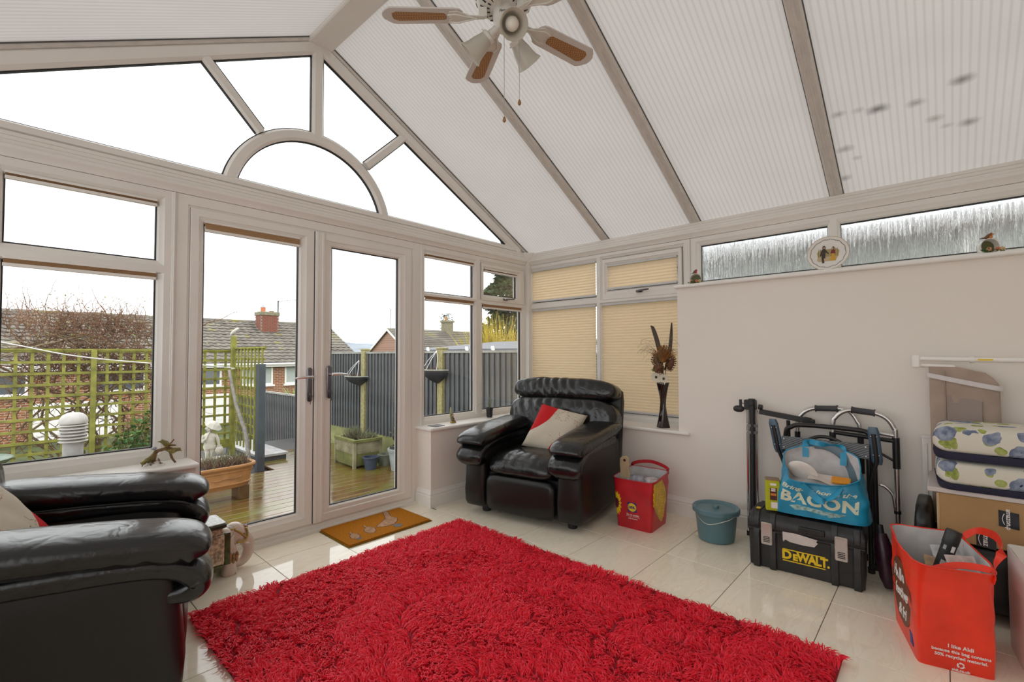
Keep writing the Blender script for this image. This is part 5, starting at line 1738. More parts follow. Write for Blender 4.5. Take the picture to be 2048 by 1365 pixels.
def cushion(label, chair, lp, rot):
    """lp: place inside the chair's own frame"""
    Mx = Matrix.Translation(chair[0]) @ Matrix.Rotation(chair[1], 4, 'Z') @ Matrix.Translation(lp) @ rot
    o = pillow_mb(0.40, 0.40, 0.13, lp[0] * 7).build('cushion', M['cushion'], None, smooth=180)
    o.matrix_world = Mx
    tag(o, label, 'cushion', 'matching cream and red cushions')
    return o
cushion('cream cushion with red corners leaning in the corner armchair', AR1, (0.085, 0.42, 0.61), Matrix.Rotation(0.18, 4, 'Z') @ Matrix.Rotation(math.radians(52), 4, 'X') @ Matrix.Rotation(math.radians(-14), 4, 'Z'))
cushion('cream cushion with red corners on the armchair at the trellis window', AR2, (-0.03, 0.565, 0.595), Matrix.Rotation(-0.15, 4, 'Z') @ Matrix.Rotation(math.radians(55), 4, 'X') @ Matrix.Rotation(math.radians(10), 4, 'Z'))
# ------------------------------------------------------------------ ceiling fan
q = random.Random(21)
M['fan_white'] = mat('cream_white_enamel', (0.66, 0.63, 0.57), 0.35, var=0.04)
M['blade'] = mat('white_fan_blade', (0.60, 0.56, 0.52), 0.45)
t = NT('woven_cane')
vec = t.coord((1, 1, 1))
ck = t.node('TexChecker', Scale=130.0)
ck.inputs['Color1'].default_value = (0.42, 0.22, 0.08, 1); ck.inputs['Color2'].default_value = (0.25, 0.11, 0.035, 1)
t.link(vec, ck.inputs['Vector'])
b = t.bsdf(ck.outputs['Color'], 0.6); t.bump(b, ck.outputs['Fac'], 0.5, 0.002)
M['cane'] = t.m
t = NT('frosted_shade_glass')
d_ = t.node('BsdfPrincipled'); d_.inputs['Base Color'].default_value = (0.66, 0.63, 0.56, 1); d_.inputs['Roughness'].default_value = 0.25
tr = t.node('BsdfTranslucent'); tr.inputs['Color'].default_value = (0.75, 0.71, 0.62, 1)
mx = t.node('MixShader'); mx.inputs[0].default_value = 0.35
t.link(d_.outputs[0], mx.inputs[1]); t.link(tr.outputs[0], mx.inputs[2]); t.link(mx.outputs[0], t.out.inputs['Surface'])
M['shade'] = t.m
FAN = V(1.465, 1.385, 0)
fan = thing('ceiling_fan', 'white five bladed ceiling fan with cane inserts and three bell shades', 'ceiling fan', FAN)
m = MB().lathe([(0.0, 3.37), (0.065, 3.37), (0.06, 3.33), (0.02, 3.29), (0.014, 3.28), (0.014, 2.90), (0.0, 2.90)], 20)
m.build('down_rod', M['fan_white'], fan, smooth=40)
m = MB().lathe([(0.0, 2.91), (0.05, 2.905), (0.10, 2.87), (0.128, 2.82), (0.130, 2.775), (0.120, 2.745), (0.10, 2.725), (0.055, 2.715), (0.0, 2.713)], 40)
m.build('motor_housing', M['fan_white'], fan, smooth=40)
vents = MB()
for k in range(18):
    a = 2 * PI * k / 18
    for r0, r1, z0, z1, w_ in ((0.088, 0.104, 2.7185, 2.7275, 0.006), (0.064, 0.078, 2.7155, 2.7178, 0.005), (0.1225, 0.1285, 2.748, 2.766, 0.006)):
        p0, p1 = V(r0 * math.cos(a), r0 * math.sin(a), z0), V(r1 * math.cos(a), r1 * math.sin(a), z1)
        vents.bar(p0, p1, w_, 0.003)
vents.build('vent_slots', M['black_plastic'], fan)
m = MB().lathe([(0.0, 2.716), (0.046, 2.716), (0.048, 2.70), (0.048, 2.655), (0.044, 2.645), (0.030, 2.625), (0.0, 2.62)], 28)
m.build('switch_housing', M['fan_white'], fan, smooth=40)
ca_ = math.radians(228)
def cylmap(R_, z0, a0):
    return lambda u, v, w_: ((R_ + w_) * math.cos(a0 + u / R_), (R_ + w_) * math.sin(a0 + u / R_), z0 + v)
text_mb('Fantasia', 0.016, 0.0006, 0.0002, 0.3, fn=cylmap(0.0482, 2.680, ca_)).build('maker_lettering', M['black_plastic'], fan)
for k in range(5):
    a = math.radians(133 - 72 * k)
    Rz = Matrix.Rotation(a, 4, 'Z')
    P = Matrix.Translation((0, 0, 2.690)) @ Rz @ Matrix.Rotation(math.radians(-9), 4, 'X')
    w0, w1 = 0.056, 0.064
    outl = [(0.180, -w0 * 0.55), (0.195, -w0 * 0.9), (0.215, -w0), (0.485, -w1), (0.492, -w1 * 0.97), (0.516, -w1 * 0.66), (0.518, -w1 * 0.56), (0.530, -w1 * 0.36), (0.534, 0), (0.530, w1 * 0.36), (0.518, w1 * 0.56), (0.516, w1 * 0.66), (0.492, w1 * 0.97), (0.485, w1), (0.215, w0), (0.195, w0 * 0.9), (0.180, w0 * 0.55), (0.176, 0)]
    bl = MB().prism(outl, lambda u, v, w_: (u, v, w_), -0.003, 0.003).xf(P).build('blade', M['blade'], fan)
    ins = [(0.255, -0.018), (0.263, -0.025), (0.468, -0.035), (0.488, -0.022), (0.491, 0), (0.488, 0.022), (0.468, 0.035), (0.263, 0.025), (0.255, 0.018), (0.252, 0)]
    MB().prism(ins, lambda u, v, w_: (u, v, w_), -0.0042, -0.003).xf(P).build('cane_insert', M['cane'], bl)
    m = MB()
    m.prism([(0.085, -0.012), (0.15, -0.014), (0.175, -0.03), (0.200, -0.048), (0.236, -0.042), (0.242, -0.022), (0.226, -0.008), (0.240, 0), (0.226, 0.008), (0.242, 0.022), (0.236, 0.042), (0.200, 0.048), (0.175, 0.03), (0.15, 0.014), (0.085, 0.012)], lambda u, v, w_: (u, v, w_), -0.009, -0.004)
    for s in (-1, 1):
        m.tube(spline([(0.12, 0, -0.011), (0.17, s * 0.018, -0.012), (0.21, s * 0.032, -0.012), (0.245, s * 0.026, -0.011)], 4), 0.004, 6)
    m.box(0.075, -0.012, -0.006, 0.11, 0.012, 0.03)
    m.xf(P).build('blade_iron', M['fan_white'], fan, smooth=40)
for k, ad in enumerate((238, 118, 356)):
    a = math.radians(ad)
    tl = math.radians(52)
    ax = V(math.cos(a) * math.sin(tl), math.sin(a) * math.sin(tl), -math.cos(tl))
    o0 = V(0.030 * math.cos(a), 0.030 * math.sin(a), 2.642)
    zq = V(0, 0, 1).rotation_difference(ax).to_matrix().to_4x4()
    Q = Matrix.Translation(o0 + ax * 0.045) @ zq
    arm = MB().tube([o0, o0 + ax * 0.02, o0 + ax * 0.05], [0.016, 0.016, 0.020], 14)
    arm.add(*(lambda g_: (g_.v, g_.f))(MB().lathe([(0.026, 0.0), (0.032, 0.004), (0.032, 0.016), (0.030, 0.02)], 20).xf(Q)))
    for s in range(3):
        aa = 2 * PI * s / 3 + 0.5
        p0 = Q @ V(0.032 * math.cos(aa), 0.032 * math.sin(aa), 0.012)
        p1 = Q @ V(0.041 * math.cos(aa), 0.041 * math.sin(aa), 0.012)
        arm.tube([p0, p1], 0.0028, 6)
    hld = arm.build('lamp_holder', M['fan_white'], fan, smooth=40)
    prof = [(0.030, 0.012), (0.033, 0.03), (0.040, 0.055), (0.044, 0.08), (0.049, 0.10), (0.060, 0.118), (0.058, 0.119), (0.047, 0.102), (0.042, 0.081), (0.038, 0.056), (0.031, 0.031), (0.028, 0.013)]
    MB().lathe(prof, 28, caps=False).xf(Q).build('glass_shade', M['shade'], fan, smooth=60)
    MB().lathe([(0.0, 0.005), (0.016, 0.006), (0.017, 0.04), (0.0, 0.042)], 16).xf(Q).build('lamp_socket', M['black_plastic'], hld, smooth=40)
    MB().lathe([(0.012, 0.036), (0.014, 0.045), (0.024, 0.062), (0.0295, 0.078), (0.027, 0.093), (0.016, 0.104), (0.0, 0.108)], 20).xf(Q).build('bulb', mat('unlit_pearl_bulb', (0.72, 0.68, 0.60), 0.2), hld, smooth=60)
M['bead'] = mat('wooden_pull_bead', (0.30, 0.15, 0.06), 0.5)
for (dx, dy, zb) in ((0.0, 0.0, 2.222), (0.048, -0.046, 2.300)):
    c_ = MB()
    z = 2.63
    while z > zb + 0.02:
        c_.lathe([(0, 0.0022), (0.0019, 0.0011), (0.0019, -0.0011), (0, -0.0022)], 5, c=(dx, dy, z))
        z -= 0.0062
    c_.tube([(dx, dy, 2.63), (dx, dy, zb + 0.01)], 0.0006, 4)
    pc = c_.build('pull_chain', M['steel'], fan)
    MB().lathe([(0, 0.026), (0.004, 0.022), (0.0075, 0.012), (0.008, 0.006), (0.005, 0.0), (0, -0.001)], 12, c=(dx, dy, zb - 0.006)).build('pull_bead', M['bead'], pc, smooth=60)

# ------------------------------------------------------------------ high ledge: plate and bird cups
PL = thing('wall_plate', 'white display plate with two painted figures leaning on the high ledge', 'plate', (3.515, 0.517, 1.722))
PM = Matrix.Rotation(math.radians(-12), 4, 'Y') @ Matrix.Rotation(-PI / 2, 4, 'Y') @ Matrix.Rotation(-PI / 2, 4, 'Z')
PM = Matrix(((0, 0, -1, 0), (-1, 0, 0, 0), (0, 1, 0, 0), (0, 0, 0, 1)))   # plate u -> -Y, v -> Z, front -> -X
PM = Matrix.Rotation(math.radians(13), 4, 'Y') @ Matrix.Translation((0, 0, 0.114)) @ PM
m = MB().lathe([(0.0, 0.004), (0.072, 0.004), (0.078, 0.008), (0.113, 0.018), (0.114, 0.021), (0.110, 0.020), (0.076, 0.012), (0.070, 0.009), (0.0, 0.009)], 48).xf(PM)
m.build('plate', M['white_ceramic'], PL, smooth=40)
M['print_dark'] = mat('dark_plate_print', (0.05, 0.035, 0.03), 0.3)
def on_plate(poly, nm, c_, z0=0.0092, rough=0.3):
    MB().prism(poly, lambda u, v, w_: (u, v, w_), z0 - 0.001, z0 + 0.0006).xf(PM).build(nm, mat('plate_print', c_, rough), PL)
rm = MB()
for k in range(64):
    a = 2 * PI * k / 64
    r0 = 0.092 + 0.002 * math.sin(k * 5)
    zz = 0.0155
    rm.bar(V(r0 * math.cos(a), r0 * math.sin(a), zz), V((r0 + 0.003) * math.cos(a + 0.07), (r0 + 0.003) * math.sin(a + 0.07), zz + 0.001), 0.003, 0.0025)
rm.xf(PM).build('border_print', M['print_dark'], PL)
gr = MB().tube([(0.1125 * math.cos(2 * PI * k / 48), 0.1125 * math.sin(2 * PI * k / 48), 0.0205) for k in range(48)], 0.0012, 5, closed=True)
gr.xf(PM).build('gilt_rim', M['gold'], PL)
on_plate([(-0.055, -0.02), (0.055, -0.02), (0.060, 0.015), (0.045, 0.03), (-0.045, 0.03), (-0.06, 0.012)], 'fence_print', (0.45, 0.36, 0.16), 0.0086)
on_plate([(-0.06, -0.05), (0.04, -0.052), (0.055, -0.02), (-0.055, -0.02)], 'ground_print', (0.55, 0.42, 0.25), 0.0086)
for k in range(10):
    x = -0.05 + k * 0.011
    on_plate([(x - 0.001, -0.02), (x + 0.001, -0.02), (x + 0.001, 0.034), (x - 0.001, 0.034)], 'railing_print', (0.10, 0.06, 0.03), 0.0090)
man = [(-0.030, -0.062), (-0.018, -0.060), (-0.022, -0.03), (-0.014, -0.03), (-0.012, 0.01), (0.002, -0.004), (0.004, 0.002), (-0.010, 0.024), (-0.014, 0.034), (-0.013, 0.046), (-0.018, 0.056), (-0.028, 0.056), (-0.031, 0.044), (-0.030, 0.034), (-0.040, 0.012), (-0.044, -0.012), (-0.034, -0.010), (-0.034, -0.03)]
on_plate(man, 'figure_print', (0.05, 0.035, 0.025), 0.0096)
on_plate([(-0.026, 0.036), (-0.017, 0.036), (-0.017, 0.046), (-0.026, 0.046)], 'face_print', (0.55, 0.33, 0.22), 0.0102)
on_plate([(0.010, -0.048), (0.042, -0.048), (0.036, -0.01), (0.030, 0.004), (0.024, 0.004), (0.018, -0.01)], 'dress_print', (0.62, 0.34, 0.03), 0.0096)
on_plate([(0.012, 0.0), (0.040, -0.004), (0.038, 0.018), (0.028, 0.026), (0.016, 0.018)], 'shawl_print', (0.20, 0.03, 0.03), 0.0100)
on_plate([(0.021, 0.026), (0.032, 0.026), (0.034, 0.040), (0.026, 0.046), (0.019, 0.038)], 'hair_print', (0.06, 0.03, 0.02), 0.0100)
on_plate([(0.021, 0.027), (0.028, 0.027), (0.028, 0.038), (0.021, 0.038)], 'face_print', (0.60, 0.40, 0.28), 0.0106)

def bird_mb(L, H, W, c=(0, 0, 0), n=12):
    """small perched bird facing -x: lofted body, head, tail, beak"""
    m = MB()
    st = [(-0.50, 0.56, 0.02), (-0.46, 0.58, 0.11), (-0.36, 0.60, 0.19), (-0.25, 0.55, 0.21), (-0.12, 0.42, 0.27), (0.05, 0.33, 0.31), (0.22, 0.27, 0.26), (0.36, 0.24, 0.15), (0.55, 0.22, 0.085), (0.75, 0.20, 0.07), (0.88, 0.19, 0.05)]
    rings = [[(c[0] + x * L, c[1] + a * W * r * 1.6, c[2] + (z + b * r) * H) for a, b in [(math.cos(2 * PI * k / n), math.sin(2 * PI * k / n)) for k in range(n)]] for x, z, r in st]
    m.loft(rings)
    m.loft([[(c[0] + x * L, c[1] + a * r * W, c[2] + (z + b * r) * H) for a, b in [(math.cos(2 * PI * k / 6), math.sin(2 * PI * k / 6)) for k in range(6)]] for x, z, r in ((-0.47, 0.56, 0.07), (-0.68, 0.54, 0.01))])
    return m
def bird_cup(label, loc, body, head, breast, rz, s=1.0):
    th = thing('bird_cup', label, 'ornament', loc, rz)
    m = MB().lathe([(0.020, -0.055), (0.030, -0.048), (0.036, -0.02), (0.040, 0.012), (0.042, 0.014), (0.038, 0.012), (0.033, -0.02), (0.026, -0.045), (0.0, -0.048)], 28, caps=True)
    m.xf(Matrix.Translation((0, 0, 0.040)) @ Matrix.Rotation(-PI / 2, 4, 'Y') @ Matrix.Scale(s, 4))
    m.build('cup', M['white_ceramic'], th, smooth=50)
    h = MB().tube([(-0.002 + 0.0, 0.0, 0.002), (0.02, 0, 0.003), (0.05, 0, 0.012)], 0.004, 8)
    h.build('cup_handle', M['white_ceramic'], th, smooth=60)
    MB().lathe([(0.0, 0), (0.033, 0.001), (0.0, 0.002)], 20).xf(Matrix.Translation((0.02, 0, 0.04)) @ Matrix.Rotation(-PI / 2, 4, 'Y')).build('cup_inside', mat('olive_cup_inside', (0.12, 0.12, 0.04), 0.4), th)
    bb_ = bird_mb(0.036, 0.042, 0.030, (0.0, 0.006, 0.078)).xf(Matrix.Rotation(0.9, 4, 'Z')).build('bird', body, th, smooth=180)
    hx = MB().sell((-0.0125, 0.006, 0.102), (0.0075, 0.0075, 0.008), 1, nu=12, nv=10).xf(Matrix.Rotation(0.9, 4, 'Z'))
    hx.build('bird_face', head, th, smooth=180)
    MB().sell((-0.008, 0.006, 0.089), (0.0095, 0.0085, 0.010), 1, nu=12, nv=10).xf(Matrix.Rotation(0.9, 4, 'Z')).build('bird_breast', breast, th, smooth=180)
    lv = leaf_quads(40, lambda: (q.uniform(-0.055, -0.008), q.uniform(-0.045, 0.045), q.uniform(0.004, 0.018)), lambda: q.uniform(0.012, 0.018), q)
    o = lv.build('painted_leaves', M['leaf'], th); o['kind'] = 'stuff'
    for k, (yy, cc) in enumerate(((0.024, (0.62, 0.30, 0.16)), (-0.012, (0.55, 0.20, 0.10)), (-0.032, (0.58, 0.42, 0.20)))):
        f = MB()
        for p in range(5):
            a = 2 * PI * p / 5
            f.sell((-0.046, yy + 0.007 * math.cos(a), 0.018 + 0.007 * math.sin(a)), (0.004, 0.0055, 0.0055), 1, nu=8, nv=6)
        f.build('painted_flower', mat('painted_petals', cc, 0.4), th, smooth=180)
    return th
M['bird_brown'] = mat('painted_brown_bird', (0.17, 0.08, 0.035), 0.35, var=0.3, vscale=90)
M['bird_red'] = mat('painted_red_face', (0.42, 0.02, 0.02), 0.35)
M['bird_orange'] = mat('painted_orange_breast', (0.58, 0.19, 0.03), 0.35)
M['bird_black'] = mat('painted_black_white_bird', (0.12, 0.09, 0.07), 0.35, var=0.6, vscale=120)
bird_cup('tipped cup ornament with a red faced finch at the end of the high ledge', (3.50, 1.343, 1.722), M['bird_black'], M['bird_red'], M['bird_red'], 0.25)
bird_cup('tipped cup ornament with an orange robin beyond the display plate', (3.50, -0.195, 1.722), M['bird_brown'], M['bird_orange'], M['bird_orange'], 0.45, 1.0)

# ------------------------------------------------------------------ window board pieces
vs = thing('vase', 'tall dark twisted glass vase on the window board', 'vase', (3.545, 1.632, 0.6225))
t = NT('dark_brown_glass_vase')
b = t.bsdf((0.022, 0.010, 0.008), 0.08, spec=0.6)
rings = []
for k in range(33):
    f = k / 32
    z = 0.355 * f
    r = 0.0235 + 0.026 * (abs(f - 0.52) / 0.52) ** 2.0
    rings.append([(r * (1 + 0.10 * math.cos(4 * (a - f * 2.2))) * math.cos(a), r * (1 + 0.10 * math.cos(4 * (a - f * 2.2))) * math.sin(a), z) for a in [2 * PI * i / 40 for i in range(40)]])
MB().loft(rings).build('vase_body', t.m, vs, smooth=180)
da = thing('dried_flowers', 'dried arrangement of cones, daisies and dark pods in the tall vase', 'flowers', (3.545, 1.632, 0.977))
M['pod'] = mat('dark_striped_pod', (0.06, 0.035, 0.022), 0.5, var=0.5, vscale=60, stretch=(6, 6, 0.4))
M['cone'] = mat('brown_cone_scale', (0.17, 0.075, 0.035), 0.6, var=0.3, vscale=40)
M['protea'] = mat('orange_brown_bristles', (0.36, 0.15, 0.035), 0.7, var=0.3, vscale=40)
M['daisy'] = mat('cream_petal', (0.66, 0.60, 0.48), 0.7)
def leafblade(pts, w, m_, nm):
    P = spline(pts, 5)
    rings = []
    for i, p in enumerate(P):
        f = i / (len(P) - 1)
        ww = w * (math.sin(PI * (0.12 + 0.80 * f)) ** 0.8)
        rings.append([(p.x - 0.002, p.y - ww, p.z), (p.x - 0.010 - 0.0, p.y, p.z - 0.002), (p.x - 0.002, p.y + ww, p.z), (p.x + 0.002, p.y, p.z)])
    MB().loft(rings).build(nm, m_, da, smooth=60)
leafblade([(0, 0.0, 0.06), (0, 0.015, 0.20), (0, 0.040, 0.32), (0, 0.075, 0.43), (0, 0.092, 0.455)], 0.020, M['pod'], 'seed_pod')
leafblade([(0, -0.02, 0.10), (0, -0.055, 0.22), (0, -0.072, 0.34), (0, -0.080, 0.47)], 0.016, M['pod'], 'seed_pod')
def cone(c_, r, h, tilt, n=70):
    m = MB()
    for k in range(n):
        f = (k + 0.5) / n
        a = k * 2.39996
        z = (f - 0.5) * h
        rr_ = r * math.sin(PI * (0.12 + 0.8 * f)) ** 0.8
        p = V(rr_ * math.cos(a), rr_ * math.sin(a), z)
        d = V(math.cos(a), math.sin(a), 0.7).normalized()
        s = V(-math.sin(a), math.cos(a), 0) * r * 0.30
        u = d.cross(s).normalized() * 0.0022
        tip = p + d * r * 0.35
        m.add([p - s * .6 - u, p + s * .6 - u, p + s * .6 + u, p - s * .6 + u, tip - s * .5, tip + s * .5, tip + d * 0.002], [(0, 1, 2, 3), (0, 1, 5, 4), (3, 2, 5, 4), (4, 5, 6), (1, 2, 5), (0, 3, 4)])
    m.sell((0, 0, 0), (r * 0.75, r * 0.75, h * 0.46), 1, nu=12, nv=8)
    m.xf(Matrix.Translation(c_) @ Matrix.Rotation(tilt[0], 4, 'X') @ Matrix.Rotation(tilt[1], 4, 'Y'))
    m.build('pine_cone', M['cone'], da)
cone((-0.022, 0.042, 0.175), 0.033, 0.085, (0.5, -0.5))
cone((-0.036, 0.014, 0.112), 0.033, 0.07, (0.2, -1.1))
cone((-0.014, -0.074, 0.145), 0.031, 0.12, (0.45, -0.2))
m = MB()
for k in range(150):
    a = q.uniform(0, 2 * PI); e = q.uniform(0.35, 1.5)
    d = V(math.cos(a) * math.cos(e), math.sin(a) * math.cos(e), math.sin(e))
    m.bar(V(-0.01, -0.01, 0.17) + d * 0.02, V(-0.01, -0.01, 0.17) + d * q.uniform(0.085, 0.130), 0.006, 0.002)
m.sell((-0.01, -0.01, 0.19), (0.032, 0.032, 0.035), 1, nu=14, nv=10)
m.build('protea_head', M['protea'], da)
for (y, z, x) in ((0.040, 0.042, -0.030), (-0.026, 0.032, -0.036), (0.005, 0.030, 0.03)):
    m = MB()
    for k in range(18):
        a = 2 * PI * k / 18
        l = 0.050 * (0.88 + 0.2 * q.random())
        d = V(-0.12, math.cos(a), math.sin(a)).normalized()
        s = V(0, -math.sin(a), math.cos(a)) * 0.0058
        c_ = V(x, y, z)
        m.add([c_ + d * 0.006 - s * .4, c_ + d * 0.006 + s * .4, c_ + d * l * 0.6 + s, c_ + d * l + V(-0.004, 0, 0), c_ + d * l * 0.6 - s], [(0, 1, 2, 4), (4, 2, 3)])
    f = m.build('daisy', M['daisy'], da)
    MB().sell((x - 0.004, y, z), (0.006, 0.0105, 0.0105), 1, nu=12, nv=8).build('daisy_eye', M['pod'], f, smooth=180)
m = MB().sell((-0.03, 0.062, 0.098), (0.012, 0.013, 0.013), 0.9, nu=12, nv=8)
m.lathe([(0.002, 0.0), (0.011, 0.006), (0.0, 0.006)], 10, c=(-0.03, 0.075, 0.098))
m.build('poppy_head', M['leaf_pale'], da, smooth=60)
cu = MB()
for k in range(26):
    y0 = q.uniform(-0.03, 0.03)
    s = 1 if q.random() < 0.62 else -1
    R_ = q.uniform(0.05, 0.12)
    z0 = q.uniform(0.10, 0.22)
    pts = [(q.uniform(-0.11, -0.04), y0 + s * R_ * (1 - math.cos(a)) * 0.8, z0 + R_ * math.sin(a) * 1.2) for a in [PI * i / 9 * q.uniform(.9, 1.1) for i in range(8)]]
    cu.tube(spline(pts, 2), 0.0008, 4)
cu.build('curly_stems', M['twig_pale'], da)
m = MB()
for y in (-0.02, 0.0, 0.02):
    m.tube([(0, y * 0.5, -0.10), (0, y * 1.5, 0.16)], 0.003, 5)
m.build('flower_stems', M['twig'], da)

fy = thing('fairy_figure', 'small fairy figure with a tall pale green leaf wing', 'ornament', (2.605, 3.075, 0.622), rz=0.5)
MB().lathe([(0.020, 0), (0.024, 0.004), (0.022, 0.010), (0.012, 0.014), (0.0, 0.014)], 16).build('base', M['gold'], fy, smooth=60)
m = MB().loft([[(x, y, z) for x, y in sering(cx_, 0, r, r * 0.8, 1, 12)] for z, r, cx_ in ((0.012, 0.014, 0), (0.024, 0.017, 0), (0.036, 0.010, 0), (0.048, 0.011, -0.001), (0.056, 0.006, 0))])
m.tube([(-0.010, 0, 0.05), (-0.018, -0.006, 0.036), (-0.006, -0.014, 0.030)], 0.0032, 6)
m.tube([(0.010, 0, 0.05), (0.016, -0.008, 0.034), (0.004, -0.014, 0.030)], 0.0032, 6)
m.tube([(0.004, -0.006, 0.02), (0.010, -0.020, 0.014), (0.012, -0.024, 0.002)], 0.004, 6)
m.build('body', mat('olive_brown_dress', (0.16, 0.12, 0.06), 0.5, var=0.5, vscale=120), fy, smooth=60)
MB().sell((0, -0.002, 0.065), (0.010, 0.010, 0.011), 1, nu=14, nv=10).build('head', mat('painted_skin', (0.55, 0.36, 0.25), 0.5), fy, smooth=180)
MB().sell((0.001, 0.002, 0.069), (0.011, 0.011, 0.010), 1, nu=14, nv=10).build('hair', M['twig'], fy, smooth=180)
lf = MB().slab(lambda a, b: ((a - 0.5) * 0.036 * math.sin(PI * (0.1 + 0.88 * b)) + 0.012 * b, 0.012 + 0.010 * b + 0.004 * math.cos(a * PI), 0.03 + 0.10 * b), 6, 10, 0.0012)
lf.build('leaf_wing', mat('pale_green_wing', (0.52, 0.56, 0.34), 0.4, var=0.15, vscale=60), fy, smooth=180)
bp_ = thing('plant_pot', 'small black plastic plant pot in the window corner', 'plant pot', (3.065, 3.095, 0.622))
MB().lathe([(0.024, 0), (0.032, 0.075), (0.035, 0.076), (0.035, 0.088), (0.031, 0.088), (0.028, 0.01)], 24).build('pot', M['black_plastic'], bp_, smooth=40)
MB().lathe([(0.0, 0.072), (0.030, 0.072), (0.0, 0.076)], 16).build('compost', M['soil'], bp_)
gp = thing('houseplant', 'sparse plant of arching strap leaves in the small black pot', 'plant', (3.065, 3.095, 0.70))
for pts, w_ in (([(0, 0, 0), (0.0, 0, 0.08), (0.002, 0.0, 0.13), (0.02, -0.006, 0.145)], 0.005), ([(0, 0, 0), (-0.02, 0.0, 0.04), (-0.05, 0.01, 0.055), (-0.062, 0.012, 0.045)], 0.004), ([(0, 0, 0), (0.03, -0.01, 0.08), (0.08, -0.03, 0.095), (0.11, -0.04, 0.05)], 0.004), ([(0, 0, 0), (0.02, -0.01, 0.06), (0.06, -0.02, 0.07), (0.085, -0.03, 0.03)], 0.004), ([(0, 0, 0), (-0.05, 0.02, 0.03), (-0.11, 0.02, 0.05), (-0.16, 0.02, -0.03)], 0.004)):
    P = spline(pts, 5)
    m = MB()
    for i in range(len(P) - 1):
        w0, w1 = w_ * (1 - i / len(P)), w_ * (1 - (i + 1) / len(P))
        m.add([P[i] + V(0, -w0, 0), P[i] + V(0, w0, 0), P[i + 1] + V(0, w1, 0), P[i + 1] + V(0, -w1, 0), P[i] + V(0, 0, -0.001), P[i + 1] + V(0, 0, -0.001)], [(0, 1, 2, 3), (0, 4, 5, 3), (1, 2, 5, 4)])
    m.build('leaf', M['leaf_pale'], gp, smooth=60)
sc_ = MB().prism([(-0.05, -0.045), (0.05, -0.055), (0.062, 0.035), (-0.04, 0.05)], lambda u, v, w_: (u, v, w_), 0, 0.004)
tag(sc_.build('slate_coaster', mat('dark_grey_slate', (0.12, 0.12, 0.13), 0.5, var=0.2), loc=(2.40, 3.045, 0.622), rot=(0, 0, 0.2)), 'flat dark slate coaster at the end of the window board', 'coaster')

# finch ornament
M['finch'] = mat('painted_olive_finch', (0.20, 0.16, 0.035), 0.4, var=0.5, vscale=50)
M['branch'] = mat('painted_brown_branch', (0.17, 0.09, 0.035), 0.5, var=0.5, vscale=60)
fo = thing('finch_ornament', 'painted ornament of finches perched on a bent branch', 'ornament', (0.580, 3.055, 0.622))
fo.scale = (0.85, 0.85, 0.85)
MB().lathe([(0.055, 0), (0.052, 0.008), (0.035, 0.018), (0.018, 0.026), (0.0, 0.03)], 20, c=(-0.03, 0, 0), sy=0.7).build('base', M['white_ceramic'], fo, smooth=50)
m = MB().tube(spline([(-0.035, 0, 0.012), (-0.032, 0, 0.05), (-0.022, 0, 0.085), (0.01, 0, 0.095), (0.04, 0, 0.098), (0.062, 0, 0.088)], 5), [0.012] * 12 + [0.010] * 14, 10)
m.tube(spline([(0.046, 0, 0.096), (0.052, 0, 0.06), (0.062, 0, 0.03), (0.078, 0, 0.004)], 4), [0.007] * 8 + [0.006] * 5, 8)
m.tube(spline([(0.022, 0, 0.096), (0.045, 0, 0.12), (0.068, 0, 0.150)], 4), [0.006] * 5 + [0.004] * 4, 8)
m.build('branch', M['branch'], fo, smooth=180)
def finch(c_, s, flip, tilt):
    m = bird_mb(0.052 * s, 0.055 * s, 0.040 * s)
    m.xf(Matrix.Translation(c_) @ Matrix.Rotation(tilt, 4, 'Y') @ Matrix.Scale(flip, 4, (1, 0, 0)))
    m.build('finch', M['finch'], fo, smooth=180)
finch((0.022, 0.0, 0.104), 1.25, 1, 0.1)
finch((0.056, -0.004, 0.058), 1.25, -1, 0.5)
finch((-0.038, -0.008, 0.034), 1.35, 1, -1.2)
o = leaf_quads(46, lambda: (q.uniform(-0.075, 0.0), q.uniform(-0.03, 0.02), q.uniform(0.012, 0.04)), lambda: q.uniform(0.012, 0.02), q).build('painted_leaves', M['branch'], fo); o['kind'] = 'stuff'
MB().sell((-0.034, -0.004, 0.108), (0.016, 0.012, 0.010), 1, nu=12, nv=8).build('blue_tit_head', mat('pale_blue_paint', (0.35, 0.38, 0.45), 0.4), fo, smooth=180)

# ------------------------------------------------------------------ elephant plant stand
el = thing('elephant_stand', 'glazed ceramic elephant stool with a flat green edged top', 'plant stand', (0.778, 2.955, 0.0))
M['eleph'] = mat('cream_pink_glaze', (0.62, 0.50, 0.42), 0.2, var=0.06, vscale=10)
M['moss'] = mat('mossy_green_glaze', (0.07, 0.085, 0.03), 0.3, var=0.5, vscale=50)
M['floral'] = mat('cream_floral_glaze', (0.50, 0.40, 0.28), 0.25, var=0.6, vscale=70)
M['tan'] = mat('tan_brown_glaze', (0.30, 0.15, 0.06), 0.25, var=0.4, vscale=60)
M['darkgreen'] = mat('dark_green_glaze', (0.02, 0.05, 0.02), 0.2)
m = MB().sell((-0.03, 0, 0.155), (0.15, 0.085, 0.105), 0.5, 0.5, 36, 18)
for sx in (-0.12, 0.09):
    for sy in (-1, 1):
        m.loft([[(x, y, z) for x, y in sering(sx, sy * 0.048, r, r, 0.8, 16)] for z, r in ((0, 0.036), (0.01, 0.040), (0.05, 0.033), (0.12, 0.036), (0.16, 0.03))])
